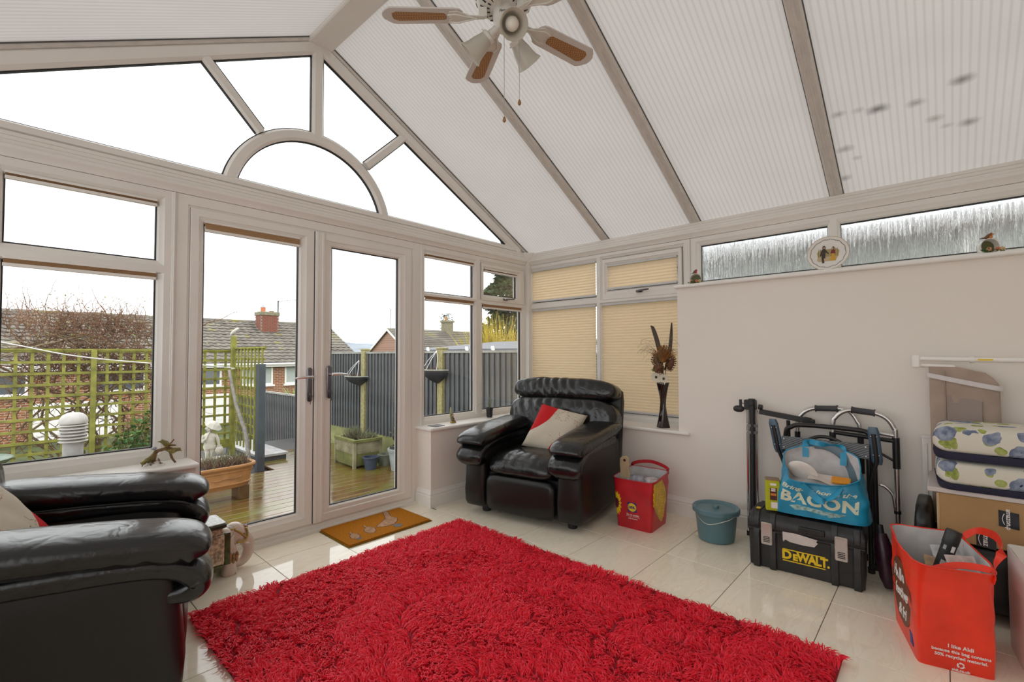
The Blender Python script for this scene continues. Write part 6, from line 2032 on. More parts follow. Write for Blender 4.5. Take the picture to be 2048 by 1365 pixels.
# head and trunk as one body
m.sell((0.125, 0, 0.190), (0.060, 0.058, 0.062), 0.95, nu=24, nv=14, fn=lambda p: V(p.x, p.y, p.z + 0.01 * math.cos(p.x * 20)))
tr_ = spline([(0.150, 0, 0.185), (0.185, 0, 0.155), (0.205, 0, 0.105), (0.192, 0, 0.055), (0.160, 0, 0.028), (0.128, 0, 0.036), (0.118, 0, 0.060)], 5)
m.tube(tr_, [lerp(0.038, 0.015, i / (len(tr_) - 1)) for i in range(len(tr_))], 14)
m.build('body', M['eleph'], el, smooth=60)
for s in (-1, 1):
    e_ = MB().slab(lambda a, b: (0.105 - 0.085 * b * math.sin(PI * (0.15 + 0.7 * a)), s * (0.060 + 0.020 * b + 0.010 * math.sin(b * 3 + a * 3)), 0.215 - 0.125 * a - 0.02 * b * (1 - a)), 10, 8, 0.008)
    e_.build('ear', M['eleph'], el, smooth=180)
    MB().sell((0.163, s * 0.044, 0.198), (0.006, 0.004, 0.006), 1, nu=10, nv=8).build('eye', M['print_dark'], el, smooth=180)
    MB().tube([(0.172, s * 0.020, 0.150), (0.182, s * 0.030, 0.138), (0.196, s * 0.033, 0.135)], [0.008, 0.007, 0.003], 8).build('tusk', M['white_ceramic'], el, smooth=60)
    st_ = MB().tube(spline([(0.115, s * 0.052, 0.235), (0.150, s * 0.055, 0.205), (0.180, s * 0.036, 0.172)], 4), 0.006, 8)
    st_.tube(spline([(0.182, s * 0.036, 0.175), (0.165, s * 0.052, 0.160), (0.125, s * 0.060, 0.165)], 4), 0.006, 8)
    st_.tube(spline([(0.178, s * 0.030, 0.225), (0.186, s * 0.030, 0.20), (0.184, s * 0.036, 0.172)], 4), 0.006, 8)
    st_.build('bridle', M['gold'], el, smooth=180)
    MB().prism([(-0.15, 0.08), (0.055, 0.08), (0.055, 0.235), (-0.15, 0.235)], lambda u, v, w_: (u, s * (0.070 + w_ * (1 + 0.0)), v), 0.010, 0.022).build('side_panel', M['floral'], el, bevel=0.004)
    MB().prism([(0.055, 0.07), (0.085, 0.07), (0.085, 0.24), (0.055, 0.24)], lambda u, v, w_: (u, s * (0.066 + w_), v), 0.008, 0.024).build('edge_pillar', M['moss'], el, bevel=0.004)
    f = MB()
    for p in range(6):
        a = 2 * PI * p / 6
        f.sell((-0.045 + 0.014 * math.cos(a), s * 0.0925, 0.155 + 0.014 * math.sin(a)), (0.009, 0.003, 0.009), 1, nu=8, nv=6)
    f.build('painted_flower', mat('dark_purple_glaze', (0.10, 0.02, 0.04), 0.3), el, smooth=180)
    tas = MB()
    for k in range(3):
        tas.sell((0.085 + 0.016 * k, s * 0.086, 0.10 - 0.006 * (k % 2)), (0.009, 0.005, 0.030), 0.9, nu=10, nv=8)
    tas.build('tassel', M['tan'], el, smooth=180)
    for sx in (0.118, 0.104):
        MB().sell((sx + 0.004, s * (0.030 + (0.118 - sx) * 3.2), 0.010), (0.008, 0.010, 0.010), 0.8, nu=10, nv=8).build('toenail', M['print_dark'], el, smooth=180)
MB().box(-0.17, -0.090, 0.045, 0.05, 0.090, 0.075).build('lower_band', M['moss'], el, bevel=0.006)
MB().box(-0.165, -0.085, 0.235, 0.05, 0.085, 0.272).build('upper_band', M['floral'], el, bevel=0.006)
MB().prism(rrect(0.245, 0.20, 0.02, 4), lambda u, v, w_: (u - 0.055, v, w_), 0.272, 0.294).build('top_edge', M['darkgreen'], el, bevel=0.005)
MB().prism(rrect(0.235, 0.19, 0.018, 4), lambda u, v, w_: (u - 0.055, v, w_), 0.294, 0.300).build('top_plate', mat('grey_lace_glaze', (0.45, 0.45, 0.42), 0.25, var=0.5, vscale=60), el, bevel=0.002)
m = MB().sell((0.118, 0, 0.240), (0.045, 0.042, 0.014), 0.9, nu=20, nv=10)
m.build('head_cap', mat('white_beaded_cap', (0.62, 0.60, 0.57), 0.3, var=0.35, vscale=120), el, smooth=180)
MB().tube([(0.118 + 0.045 * math.cos(a), 0.042 * math.sin(a), 0.236) for a in [2 * PI * k / 24 for k in range(24)]], 0.006, 8, closed=True).build('cap_band', M['gold'], el, smooth=180)
for (x, z) in ((0.188, 0.222), (0.204, 0.165)):
    MB().sell((x, 0, z), (0.010, 0.014, 0.010), 0.9, nu=10, nv=8).build('tassel', M['tan'], el, smooth=180)
# ------------------------------------------------------------------ shopping bags
class Bag:
    """open topped bag: local x = width (front face at -y), rings of superellipses"""
    def __init__(s, w, d, h, flare=(1.15, 1.1), tilt=0.0, e=(0.16, 0.42), bulge=0.0, wob=0.006, seed=0.0, low=(1.0, 1.0)):
        s.w, s.d, s.h, s.flare, s.tilt, s.e, s.bulge, s.wob, s.seed, s.low = w, d, h, flare, tilt, e, bulge, wob, seed, low
    def dims(s, f):
        bz = math.sin(PI * min(1, f * 1.1)) * s.bulge
        return s.w / 2 * (lerp(s.low[0], s.flare[0], f) + bz), s.d / 2 * (lerp(s.low[1], s.flare[1], f) + bz), lerp(s.e[0], s.e[1], f)
    def pt(s, a, f, off=0.0):
        hx, hy, e = s.dims(f)
        sg = lambda v, p: math.copysign(abs(v) ** p, v)
        x, y = (hx + off) * sg(math.cos(a), e), (hy + off) * sg(math.sin(a), e)
        z = f * s.h * (1 + s.tilt * (y / hy) * f)
        n = mnoise.noise(Vector((x * 9 + s.seed, y * 9, z * 9))) * s.wob * (0.3 + f)
        n += mnoise.noise(Vector((x * 24, y * 24 + s.seed, z * 24))) * s.wob * 0.5 * f
        r = math.hypot(x, y) + 1e-6
        return Vector((x + x / r * n, y + y / r * n, z))
    def front(s, x, f, side='front'):
        """surface distance along the normal of a face"""
        hx, hy, e = s.dims(f)
        if side == 'front':
            t_ = min(0.999, abs(x) / hx)
            y = -hy * max(0.0, 1 - t_ ** (2 / e)) ** (e / 2)
        else:
            t_ = min(0.999, abs(x) / hy)
            y = hx * max(0.0, 1 - t_ ** (2 / e)) ** (e / 2)
        z = f * s.h * (1 + s.tilt * ((y / hy) if side == 'front' else (x / hy)) * f)
        px_, py_ = (x, y) if side == 'front' else (y, x)
        n = mnoise.noise(Vector((px_ * 9 + s.seed, py_ * 9, z * 9))) * s.wob * (0.3 + f)
        n += mnoise.noise(Vector((px_ * 24, py_ * 24 + s.seed, z * 24))) * s.wob * 0.5 * f
        return y, z, n
    def fmap(s, x0, z0, eps=0.0015, side='front', rot=0.0, sgn=1):
        cr, sr = math.cos(rot), math.sin(rot)
        def fn(u, v, w_):
            u2, v2 = u * cr - v * sr, u * sr + v * cr
            f = max(0.0, min(1.0, (z0 + v2) / s.h))
            if side == 'front':
                y, z, n = s.front(x0 + u2, f)
                return (x0 + u2, y - n - eps - w_, z)
            x, z, n = s.front(x0 + u2, f, 'side')
            return (sgn * (x + n + eps + w_), x0 + u2, z)
        return fn
    def shell(s, m_, lining, parent, nm='bag_body', na=72, nf=22, fmax=1.0):
        A = [2 * PI * k / na for k in range(na)]
        rings = [[s.pt(a, f) for a in A] for f in [fmax * i / nf for i in range(nf + 1)]]
        m = MB().loft(rings, caps=False)
        n0 = len(m.v)
        m.f.append(tuple(range(na - 1, -1, -1)))
        body = m.build(nm, m_, parent, smooth=50)
        rings = [[s.pt(a, f, -0.003) + Vector((0, 0, 0.003 if i == 0 else 0)) for a in A] for i, f in enumerate([fmax * i / nf for i in range(nf + 1)])]
        m = MB().loft(rings, caps=False)
        m.f.append(tuple(range(na)))
        m.build('lining', lining, parent, smooth=50)
        rim = [s.pt(a, fmax) for a in A]
        MB().tube(rim, 0.0035, 6, closed=True).build('rim', m_, parent, smooth=180)
        return body
def ribbon(pts, w, wdir, th=0.002, n=5):
    P = spline(pts, n)
    m = MB()
    wd = Vector(wdir).normalized() * w / 2
    rings = []
    for i, p in enumerate(P):
        tn = (P[min(i + 1, len(P) - 1)] - P[max(i - 1, 0)]).normalized()
        s = (wd - tn * wd.dot(tn)).normalized() * w / 2
        nn = tn.cross(s).normalized() * th / 2
        rings.append([p - s - nn, p + s - nn, p + s + nn, p - s + nn])
    return m.loft(rings)
def poly_on(fn, poly, nm, m_, parent, th=0.0008, sub=6):
    """flat print that follows a bag face: grid-filled polygon edges"""
    P = []
    for k in range(len(poly)):
        a, b_ = poly[k], poly[(k + 1) % len(poly)]
        for i in range(sub):
            P.append((lerp(a[0], b_[0], i / sub), lerp(a[1], b_[1], i / sub)))
    cx_, cy__ = sum(p[0] for p in P) / len(P), sum(p[1] for p in P) / len(P)
    m = MB()
    n = len(P)
    lv = [0.0, 0.35, 0.7, 1.0]
    vs_ = [fn(cx_, cy__, th)]
    for l in lv[1:]:
        vs_ += [fn(lerp(cx_, p[0], l), lerp(cy__, p[1], l), th) for p in P]
    vs_ += [fn(p[0], p[1], -0.001) for p in P]
    fs = [(0, 1 + k, 1 + (k + 1) % n) for k in range(n)]
    for r in range(3):
        a, b_ = 1 + r * n, 1 + (r + 1) * n
        fs += [(a + k, b_ + k, b_ + (k + 1) % n, a + (k + 1) % n) for k in range(n)]
    m.add(vs_, fs)
    return m.build(nm, m_, parent, smooth=60)

M['bag_red'] = mat('red_woven_plastic', (0.50, 0.012, 0.022), 0.35, var=0.18, vscale=7, bump=0.25, bscale=30, bdist=0.004)
M['bag_orange_red'] = mat('orange_red_woven_plastic', (0.78, 0.035, 0.012), 0.35, var=0.14, vscale=7, bump=0.3, bscale=34, bdist=0.004)
M['bag_blue'] = mat('blue_woven_plastic', (0.012, 0.27, 0.46), 0.32, var=0.25, vscale=8, bump=0.4, bscale=30, bdist=0.006)
M['lining'] = mat('silvery_white_lining', (0.58, 0.57, 0.57), 0.5, var=0.12, vscale=14)
M['white_print'] = mat('white_print', (0.80, 0.77, 0.75), 0.5)
M['yellow_print'] = mat('yellow_print', (0.80, 0.55, 0.015), 0.45)
M['blue_print'] = mat('royal_blue_print', (0.012, 0.03, 0.20), 0.45)

# --- red bag beside the armchair
a1 = math.atan2(-0.9986, 0.052)
lb = thing('shopping_bag', 'red supermarket bag printed with a corn cob beside the corner armchair', 'bag', (3.090, 1.590, 0), a1)
B1 = Bag(0.25, 0.27, 0.35, (1.20, 1.18), 0.04, (0.14, 0.30), 0.02, 0.007, 1.3)
B1.shell(M['bag_red'], M['lining'], lb)
fm = B1.fmap(0.0, 0.0)
poly_on(B1.fmap(-0.002, 0.155), [(-0.032, -0.034), (0.032, -0.034), (0.032, 0.034), (-0.032, 0.034)], 'logo_square', M['blue_print'], lb)
poly_on(B1.fmap(-0.002, 0.155, 0.0024), [(0.030 * math.cos(2 * PI * k / 24), 0.030 * math.sin(2 * PI * k / 24)) for k in range(24)], 'logo_disc', M['yellow_print'], lb, sub=1)
text_mb('LiDL', 0.024, 0.0006, 0.0012, fn=B1.fmap(-0.002, 0.155, 0.0044)).build('logo_lettering', M['blue_print'], lb)
text_mb('Big on quality', 0.0165, 0.0006, 0.0003, fn=B1.fmap(0.0, 0.100, 0.002)).build('slogan_lettering', M['white_print'], lb)
text_mb('Lidl on price', 0.0125, 0.0006, 0.0003, fn=B1.fmap(0.0, 0.074, 0.002)).build('slogan_lettering', M['white_print'], lb)
poly_on(B1.fmap(0.0, 0.087, 0.0016), [(-0.05, -0.0006), (0.05, -0.0006), (0.05, 0.0006), (-0.05, 0.0006)], 'slogan_rule', M['white_print'], lb)
# corn on the side face
M['corn'] = mat('corn_kernel_yellow', (0.85, 0.47, 0.012), 0.35, var=0.25, vscale=40)
M['husk'] = mat('corn_husk_green', (0.55, 0.42, 0.05), 0.45, var=0.3, vscale=30)
sfm = B1.fmap(0.0, 0.0, 0.001, 'side')
poly_on(sfm, [(-0.128, 0.335), (0.0, 0.335), (0.06, 0.26), (0.092, 0.17), (0.07, 0.09), (0.03, 0.035), (-0.02, 0.07), (-0.085, 0.13), (-0.124, 0.18)], 'husk_print', M['husk'], lb)
m = MB()
for r in range(15):
    for c_ in range(9):
        u = -0.122 + c_ * 0.0215 + (r % 2) * 0.004
        v = 0.325 - r * 0.0195 - 0.012 * abs(c_ - 4) * 0.4
        lim = (u > -0.015 + 0.075 * min(1, max(0, (0.335 - v) / 0.16))) or (v < 0.05 + 0.9 * abs(u - 0.03) * (1.0 if u < 0.03 else 0.9))
        if lim or u < -0.13:
            continue
        pts = sering(u, v, 0.0098, 0.0088, 0.6, 8)
        m.add([sfm(u, v, 0.0032)] + [sfm(a, b_, 0.001) for a, b_ in pts], [(0, 1 + k, 1 + (k + 1) % 8) for k in range(8)])
m.build('corn_print', M['corn'], lb, smooth=60)
# sunflower at the other edge
for k in range(9):
    a = -1.6 + k * 0.42
    c0 = (-0.118, 0.165)
    d = (math.cos(a), math.sin(a))
    n_ = (-d[1], d[0])
    poly_on(B1.fmap(0, 0, 0.0015), [(c0[0] + d[0] * 0.014, c0[1] + d[1] * 0.03), (c0[0] + d[0] * 0.028 + n_[0] * 0.009, c0[1] + d[1] * 0.06 + n_[1] * 0.012), (c0[0] + d[0] * 0.040, c0[1] + d[1] * 0.09), (c0[0] + d[0] * 0.028 - n_[0] * 0.009, c0[1] + d[1] * 0.06 - n_[1] * 0.012)], 'petal_print', M['yellow_print'], lb, sub=3)
poly_on(B1.fmap(-0.117, 0.165, 0.003), [(0.016 * math.cos(2 * PI * k / 14), 0.036 * math.sin(2 * PI * k / 14)) for k in range(14)], 'flower_centre_print', mat('dark_purple_print', (0.10, 0.01, 0.02), 0.5), lb, sub=1)
ribbon([B1.pt(PI * 0.30, 0.98) + V(0, 0.002, -0.02), B1.pt(PI * 0.30, 1.0) + V(0.0, 0.0, 0.02), B1.pt(PI * 0.5, 1.0) + V(0, 0.01, 0.045), B1.pt(PI * 0.70, 1.0) + V(0, 0, 0.02), B1.pt(PI * 0.70, 0.98) + V(0, 0.002, -0.02)], 0.024, (0, 0.1, 1)).build('handle', M['bag_red'], lb, smooth=60)
RzL = Matrix.Translation((3.090, 1.590, 0)) @ Matrix.Rotation(a1, 4, 'Z')
m = MB()
out = [(-0.032, -0.10), (0.032, -0.10), (0.036, 0.08), (0.030, 0.105), (0.036, 0.125), (0.034, 0.165), (0.018, 0.185), (-0.010, 0.182), (-0.030, 0.165), (-0.034, 0.12)]
m.prism(out, lambda u, v, w_: (u, w_, v), -0.007, 0.007)
o = m.build('chopping_board', mat('pale_wood_board', (0.52, 0.41, 0.25), 0.5, var=0.12, vscale=20, stretch=(6, 1, 1)), None, bevel=0.002)
o.matrix_world = RzL @ Matrix.Translation((-0.095, -0.055, 0.295)) @ Matrix.Rotation(0.10, 4, 'X')
tag(o, 'pale wooden chopping board standing in the red corn bag', 'chopping board')
MB().lathe([(0.0, 0), (0.010, 0), (0.010, 0.0165), (0.0, 0.0165)], 18).xf(Matrix.Translation((0.004, 0.0082, 0.155)) @ Matrix.Rotation(PI / 2, 4, 'X')).build('steel_eyelet', M['chrome'], o)
for k, (x, y, z, sx, sy, sz, c_, lab) in enumerate(((-0.03, -0.02, 0.285, 0.075, 0.06, 0.055, (0.30, 0.30, 0.36), 'crumpled grey plastic packet in the red corn bag'), (0.055, 0.04, 0.275, 0.07, 0.07, 0.05, (0.52, 0.48, 0.50), 'crumpled pale plastic packet in the red corn bag'))):
    m = MB().sell((0, 0, 0), (sx, sy, sz), 0.7, nu=24, nv=14, fn=lambda p: Vector(p) * (1 + 0.22 * mnoise.noise(Vector(p) * 32 + Vector((k, 0, 0)))))
    o = m.build('plastic_packet', mat('crinkled_plastic', c_, 0.2, var=0.4, vscale=40), None, smooth=40)
    o.matrix_world = RzL @ Matrix.Translation((x, y, z))
    tag(o, lab, 'packet')

# --- lidded pan
pn = thing('commode_pan', 'blue grey plastic lidded pan with a wire handle on the floor', 'bucket', (3.165, 1.105, 0))
M['pan'] = mat('blue_grey_plastic', (0.105, 0.20, 0.235), 0.35, var=0.05)
MB().lathe([(0.10, 0.002), (0.108, 0.006), (0.113, 0.04), (0.126, 0.175), (0.134, 0.185), (0.134, 0.192), (0.0, 0.192)], 40).build('pan_body', M['pan'], pn, smooth=40)
MB().lathe([(0.140, 0.178), (0.143, 0.180), (0.144, 0.205), (0.138, 0.211), (0.130, 0.209), (0.116, 0.196), (0.06, 0.199), (0.0, 0.201)], 44).build('lid', M['pan'], pn, smooth=40)
MB().lathe([(0.020, 0.199), (0.021, 0.215), (0.019, 0.218), (0.0, 0.219)], 20).build('lid_knob', M['pan'], pn, smooth=40)
a0 = math.radians(223)
sd = V(-math.sin(a0), math.cos(a0), 0); fr = V(math.cos(a0), math.sin(a0), 0)
wire = spline([sd * 0.134 * -1 + V(0, 0, 0.165), sd * -0.10 + fr * 0.10 + V(0, 0, 0.13), fr * 0.150 + sd * 0.0 + V(0, 0, 0.165), sd * 0.05 + fr * 0.142 + V(0, 0, 0.185), sd * 0.11 + fr * 0.085 + V(0, 0, 0.172), sd * 0.134 + V(0, 0, 0.165)], 5)
MB().tube(wire, 0.0022, 6).build('wire_handle', M['alu'], pn, smooth=180)

# ------------------------------------------------------------------ folded metal stand, walking frames, commode chair
ts = thing('folding_stand', 'folded stand with chrome legs and a black top bar leaning at the wall', 'stand', (3.385, 0.93, 0))
def L3(o, x, y, z):
    return V(x - o[0], y - o[1], z - o[2])
o_ = (3.385, 0.93, 0)
for y, x in ((0.962, 3.37), (0.908, 3.38), (0.938, 3.415)):
    m = MB().tube([L3(o_, x, y + 0.006, 0.012), L3(o_, x, y, 0.83)], 0.0075, 10)
    m.build('chrome_leg', M['chrome'], ts, smooth=60)
    MB().tube([L3(o_, x, y + 0.006, 0.001), L3(o_, x, y + 0.006, 0.03)], 0.011, 10).build('rubber_foot', M['rubber'], ts, smooth=60)
MB().tube([L3(o_, 3.36, 0.936, 0.03), L3(o_, 3.36, 0.93, 0.87)], 0.019, 14).build('centre_column', M['black_plastic'], ts, smooth=60)
for z in (0.72, 0.675):
    MB().tube([L3(o_, 3.375, 0.935, z), L3(o_, 3.375, 0.935, z + 0.018)], 0.034, 14).build('clear_strap', mat('grey_tape', (0.20, 0.20, 0.20), 0.2), ts, smooth=60)
m = MB().box(-0.03, -0.02, 0.83, 0.015, 0.05, 0.895)
m.tube([L3(o_, 3.355, 0.93, 0.86), L3(o_, 3.355, 0.93, 0.905)], 0.022, 12)
m.tube([L3(o_, 3.35, 0.89, 0.855), L3(o_, 3.35, 0.865, 0.853)], 0.017, 12)
m.build('head_joint', M['black_plastic'], ts, bevel=0.004)
m = MB().sell((-0.02, 0.085, 0.832), (0.016, 0.035, 0.022), 0.8, nu=14, nv=10)
m.tube([(-0.02, 0.04, 0.87), (-0.02, 0.075, 0.872)], 0.003, 6)
m.box(-0.028, 0.066, 0.85, -0.012, 0.08, 0.895)
m.build('clamp_knob', M['black_plastic'], ts, smooth=50)
m = MB().bar(L3(o_, 3.36, 0.885, 0.825), L3(o_, 3.36, 0.625, 0.79), 0.03, 0.032)
m.build('top_bar', M['black_plastic'], ts, bevel=0.004)
m = MB().bar(L3(o_, 3.36, 0.64, 0.792), L3(o_, 3.36, 0.595, 0.786), 0.036, 0.040)
m.box(-0.043, -0.352, 0.752, -0.007, -0.315, 0.80)
m.build('bar_end', M['rubber'], ts, bevel=0.008)
MB().tube([L3(o_, 3.37, 0.724, 0.78), L3(o_, 3.40, 0.722, 0.15)], 0.011, 8).build('brace', M['black_metal'], ts, smooth=60)

def walker(label, x, pts, grip, lean=0.0, rest=()):
    base = (x, pts[0][0], 0)
    w_ = thing('walking_frame', label, 'walking frame', base)
    P = spline([L3(base, x + lean * z, y, z) for y, z in pts], 6)
    MB().tube(P, 0.0125, 12).build('frame_tube', M['alu'], w_, smooth=180)
    g0, g1 = grip
    gp_ = MB()
    A, B_ = L3(base, x + lean * g0[1], *g0), L3(base, x + lean * g1[1], *g1)
    gp_.tube([A, lerp(A, B_, .04), lerp(A, B_, .08), lerp(A, B_, .92), lerp(A, B_, .96), B_], [0.021, 0.021, 0.0175, 0.0175, 0.021, 0.021], 14)
    gp_.build('hand_grip', mat('dark_grey_grip', (0.05, 0.05, 0.055), 0.7), w_, smooth=50)
    for nm, m_, r, a, b_ in rest:
        MB().tube([L3(base, x + lean * a[1] + (a[2] if len(a) > 2 else 0), a[0], a[1]), L3(base, x + lean * b_[1] + (b_[2] if len(b_) > 2 else 0), b_[0], b_[1])], r, 12).build(nm, m_, w_, smooth=60)
    return w_, base
BM, AL, RB = M['black_metal'], M['alu'], M['rubber']
walker('rear grey gripped walking frame nearest the wall', 3.418,
       [(0.690, 0.03), (0.686, 0.40), (0.682, 0.74), (0.660, 0.815), (0.610, 0.855), (0.540, 0.866), (0.46, 0.868), (0.41, 0.855), (0.375, 0.80), (0.362, 0.74), (0.358, 0.40), (0.356, 0.03)],
       ((0.585, 0.862), (0.468, 0.869)), 0.0,
       [('cross_tube', AL, 0.010, (0.682, 0.757), (0.365, 0.757)), ('sleeve', BM, 0.016, (0.683, 0.71), (0.686, 0.50)), ('sleeve', BM, 0.016, (0.361, 0.71), (0.359, 0.50)), ('rubber_foot', RB, 0.017, (0.690, 0.001), (0.690, 0.035)), ('rubber_foot', RB, 0.017, (0.356, 0.001), (0.356, 0.035))])
walker('front grey gripped walking frame with black joint sleeves', 3.352,
       [(0.492, 0.03), (0.490, 0.40), (0.486, 0.76), (0.470, 0.825), (0.430, 0.862), (0.38, 0.872), (0.29, 0.864), (0.235, 0.838), (0.203, 0.785), (0.197, 0.735), (0.196, 0.40), (0.198, 0.03)],
       ((0.395, 0.8735), (0.285, 0.8635)), 0.0,
       [('cross_tube', AL, 0.010, (0.478, 0.772), (0.197, 0.745)), ('lower_cross_tube', BM, 0.012, (0.49, 0.735), (0.197, 0.715)), ('sleeve', BM, 0.017, (0.1965, 0.735), (0.196, 0.565)), ('sleeve', BM, 0.017, (0.488, 0.735), (0.49, 0.565)), ('strut', BM, 0.007, (0.30, 0.66), (0.197, 0.60)), ('adjust_collar', BM, 0.016, (0.197, 0.335), (0.197, 0.318)), ('rubber_foot', RB, 0.017, (0.198, 0.001), (0.198, 0.035)), ('rubber_foot', RB, 0.017, (0.492, 0.001), (0.492, 0.035))])
w_ = [o for o in bpy.data.objects if o.name.startswith('walking_frame')][-1]
MB().tube(spline([V(0, -0.492 + 0.275, 0.465), V(0, -0.492 + 0.245, 0.455), V(0, -0.492 + 0.215, 0.415), V(0, -0.492 + 0.205, 0.34)], 5), 0.009, 10).build('side_loop', M['alu'], w_, smooth=180)

cc = thing('commode_chair', 'black framed commode chair with blue grey arm pads behind the toolbox', 'commode chair', (3.265, 0.50, 0))
M['bluegrey'] = mat('blue_grey_arm_pad', (0.05, 0.095, 0.14), 0.3, var=0.1)
M['seatgrey'] = mat('blue_grey_seat_ring', (0.13, 0.20, 0.24), 0.4)
o_ = (3.24, 0.50, 0)
fr_ = spline([L3(o_, 3.28, 0.722, 0.02), L3(o_, 3.27, 0.722, 0.40), L3(o_, 3.26, 0.720, 0.70), L3(o_, 3.26, 0.690, 0.752), L3(o_, 3.26, 0.62, 0.770), L3(o_, 3.26, 0.36, 0.768), L3(o_, 3.26, 0.305, 0.745), L3(o_, 3.26, 0.290, 0.69), L3(o_, 3.27, 0.288, 0.40), L3(o_, 3.28, 0.288, 0.02)], 5)
MB().tube(fr_, 0.0135, 12).build('frame_tube', M['black_metal'], cc, smooth=180)
for y in (0.700, 0.308):
    MB().tube([L3(o_, 3.215, y, 0.02), L3(o_, 3.215, y, 0.70)], 0.0125, 10).build('leg', M['black_metal'], cc, smooth=60)
    for x in (3.215, 3.28):
        MB().tube([L3(o_, x, y + (0.02 if y > 0.5 else -0.02) * (x > 3.25), 0.001), L3(o_, x, y + (0.02 if y > 0.5 else -0.02) * (x > 3.25), 0.03)], 0.017, 10).build('rubber_foot', M['rubber'], cc, smooth=60)
for y0, y1, lean in ((0.775, 0.740, 0.0), (0.285, 0.268, 0.0)):
    c0, c1 = L3(o_, 3.19, y0, 0.80), L3(o_, 3.19, y1, 0.60)
    rings = []
    for i in range(9):
        f = i / 8
        p = lerp(c0, c1, f)
        k = 1 if 0 < i < 8 else 0.75
        rings.append([p + V(b_ * k, a * k, 0.0) for a, b_ in sering(0, 0, 0.026, 0.013, 0.7, 18)])
    pad = MB().loft(rings).build('arm_pad', M['bluegrey'], cc, smooth=50)
    for zf in (0.25, 0.75):
        for s in (-1, 1):
            p = lerp(c0, c1, zf) + V(-0.013, s * 0.012, 0)
            MB().sell(p, (0.003, 0.004, 0.004), 1, nu=8, nv=6).build('rivet', M['chrome'], pad, smooth=180)
    MB().tube([lerp(c0, c1, 0.18) + V(-0.012, 0, 0), lerp(c0, c1, 0.9) + V(-0.014, 0, 0), L3(o_, 3.205, (0.705 if y0 > 0.5 else 0.303), 0.50), L3(o_, 3.212, (0.700 if y0 > 0.5 else 0.308), 0.30)], 0.011, 10).build('arm_tube', M['black_metal'], cc, smooth=60)
t = NT('grey_ribbed_vinyl')
vec = t.coord((1, 1, 1), (0.5, 0, 0))
wv = t.node('TexWave', wave_type='BANDS', bands_direction='Z', Scale=28.0)
t.link(vec, wv.inputs['Vector'])
c = t.ramp(wv.outputs['Fac'], [(0.0, (0.05, 0.06, 0.065)), (0.5, (0.13, 0.15, 0.16)), (1, (0.16, 0.18, 0.19))])
b = t.bsdf(c, 0.45); t.bump(b, wv.outputs['Fac'], 0.3, 0.003)
bk_ = MB().box(-0.072, -0.20, 0.625, -0.058, 0.224, 0.705)
bkr = bk_.build('back_panel', t.m, cc, bevel=0.003)
for y in (-0.185, 0.21):
    for z in (0.640, 0.690):
        MB().sell((-0.074, y, z), (0.004, 0.005, 0.005), 1, nu=8, nv=6).build('rivet', M['chrome'], bkr, smooth=180)
rg_ = MB()
nn_ = 40
rings = []
for k in range(nn_):
    a = 2 * PI * k / nn_
    c_ = V(-0.090, 0.02 + 0.155 * math.cos(a), 0.49 + 0.19 * math.sin(a))
    d = V(0, math.cos(a), math.sin(a))
    rings.append([c_ + d * p_ + V(q_, 0, 0) for p_, q_ in sering(0, 0, 0.024, 0.008, 0.7, 10)])
rg_.loft(rings, caps=False, closed=True)
rg_.build('seat_ring', M['seatgrey'], cc, smooth=60)
rings = []
for k in range(nn_):
    a = 2 * PI * k / nn_
    c_ = V(-0.035, 0.01 + 0.155 * math.cos(a), 0.535 + 0.185 * math.sin(a))
    d = V(0, math.cos(a), math.sin(a))
    rings.append([c_ + d * p_ + V(q_, 0, 0) for p_, q_ in sering(0, 0, 0.010, 0.008, 1, 8)])
MB().loft(rings, caps=False, closed=True).build('pan_hoop', M['black_metal'], cc, smooth=60)

# ------------------------------------------------------------------ toolbox with tin and blue bag
at = math.atan2(-0.998, 0.063)
TB = (2.941 + 0.138, 0.572 + 0.008, 0)
tb = thing('toolbox', 'black plastic toolbox with silver latches and yellow lettering', 'toolbox', TB, at)
BP = mat('scuffed_black_plastic', (0.016, 0.016, 0.017), 0.42, var=0.5, vscale=10, bump=0.3, bscale=150, bdist=0.001)
m = MB()
def rect(hx, y0, y1, z, c_=0.012):
    return [(x, (y0 + y1) / 2 + y, z) for x, y in rrect(2 * hx, y1 - y0, c_, 3)]
m.loft([rect(0.255, -0.128, 0.098, 0.0), rect(0.264, -0.137, 0.105, 0.008), rect(0.268, -0.140, 0.108, 0.20), rect(0.272, -0.144, 0.112, 0.205), rect(0.272, -0.144, 0.112, 0.222)])
m.build('body', BP, tb, smooth=30)
m = MB().loft([rect(0.274, -0.146, 0.114, 0.224), rect(0.274, -0.146, 0.114, 0.258), rect(0.262, -0.128, 0.096, 0.292, 0.02), rect(0.255, -0.118, 0.088, 0.300, 0.02)])
m.build('lid', BP, tb, smooth=30)
for x in (-0.225, -0.145, 0.14, 0.235):
    MB().prism([(-0.146, 0.226), (-0.154, 0.23), (-0.153, 0.262), (-0.130, 0.303), (0.08, 0.310), (0.08, 0.296), (-0.12, 0.296)], lambda u, v, w_: (x + w_, u, v), -0.014, 0.014).build('lid_rib', BP, tb, bevel=0.003)
    MB().prism([(-0.150, 0.0), (-0.156, 0.006), (-0.157, 0.20), (-0.150, 0.215), (-0.135, 0.215), (-0.135, 0)], lambda u, v, w_: (x + w_, u, v), -0.016, 0.016).build('body_rib', BP, tb, bevel=0.003)
MB().box(-0.02, -0.156, 0.236, 0.10, -0.135, 0.268).build('front_handle', BP, tb, bevel=0.006)
MB().box(-0.27, -0.151, 0.205, 0.27, -0.140, 0.216).build('lid_seam_rail', BP, tb, bevel=0.003)
ML = mat('worn_silver_latch', (0.50, 0.46, 0.42), 0.38, metal=0.6, var=0.12, vscale=40)
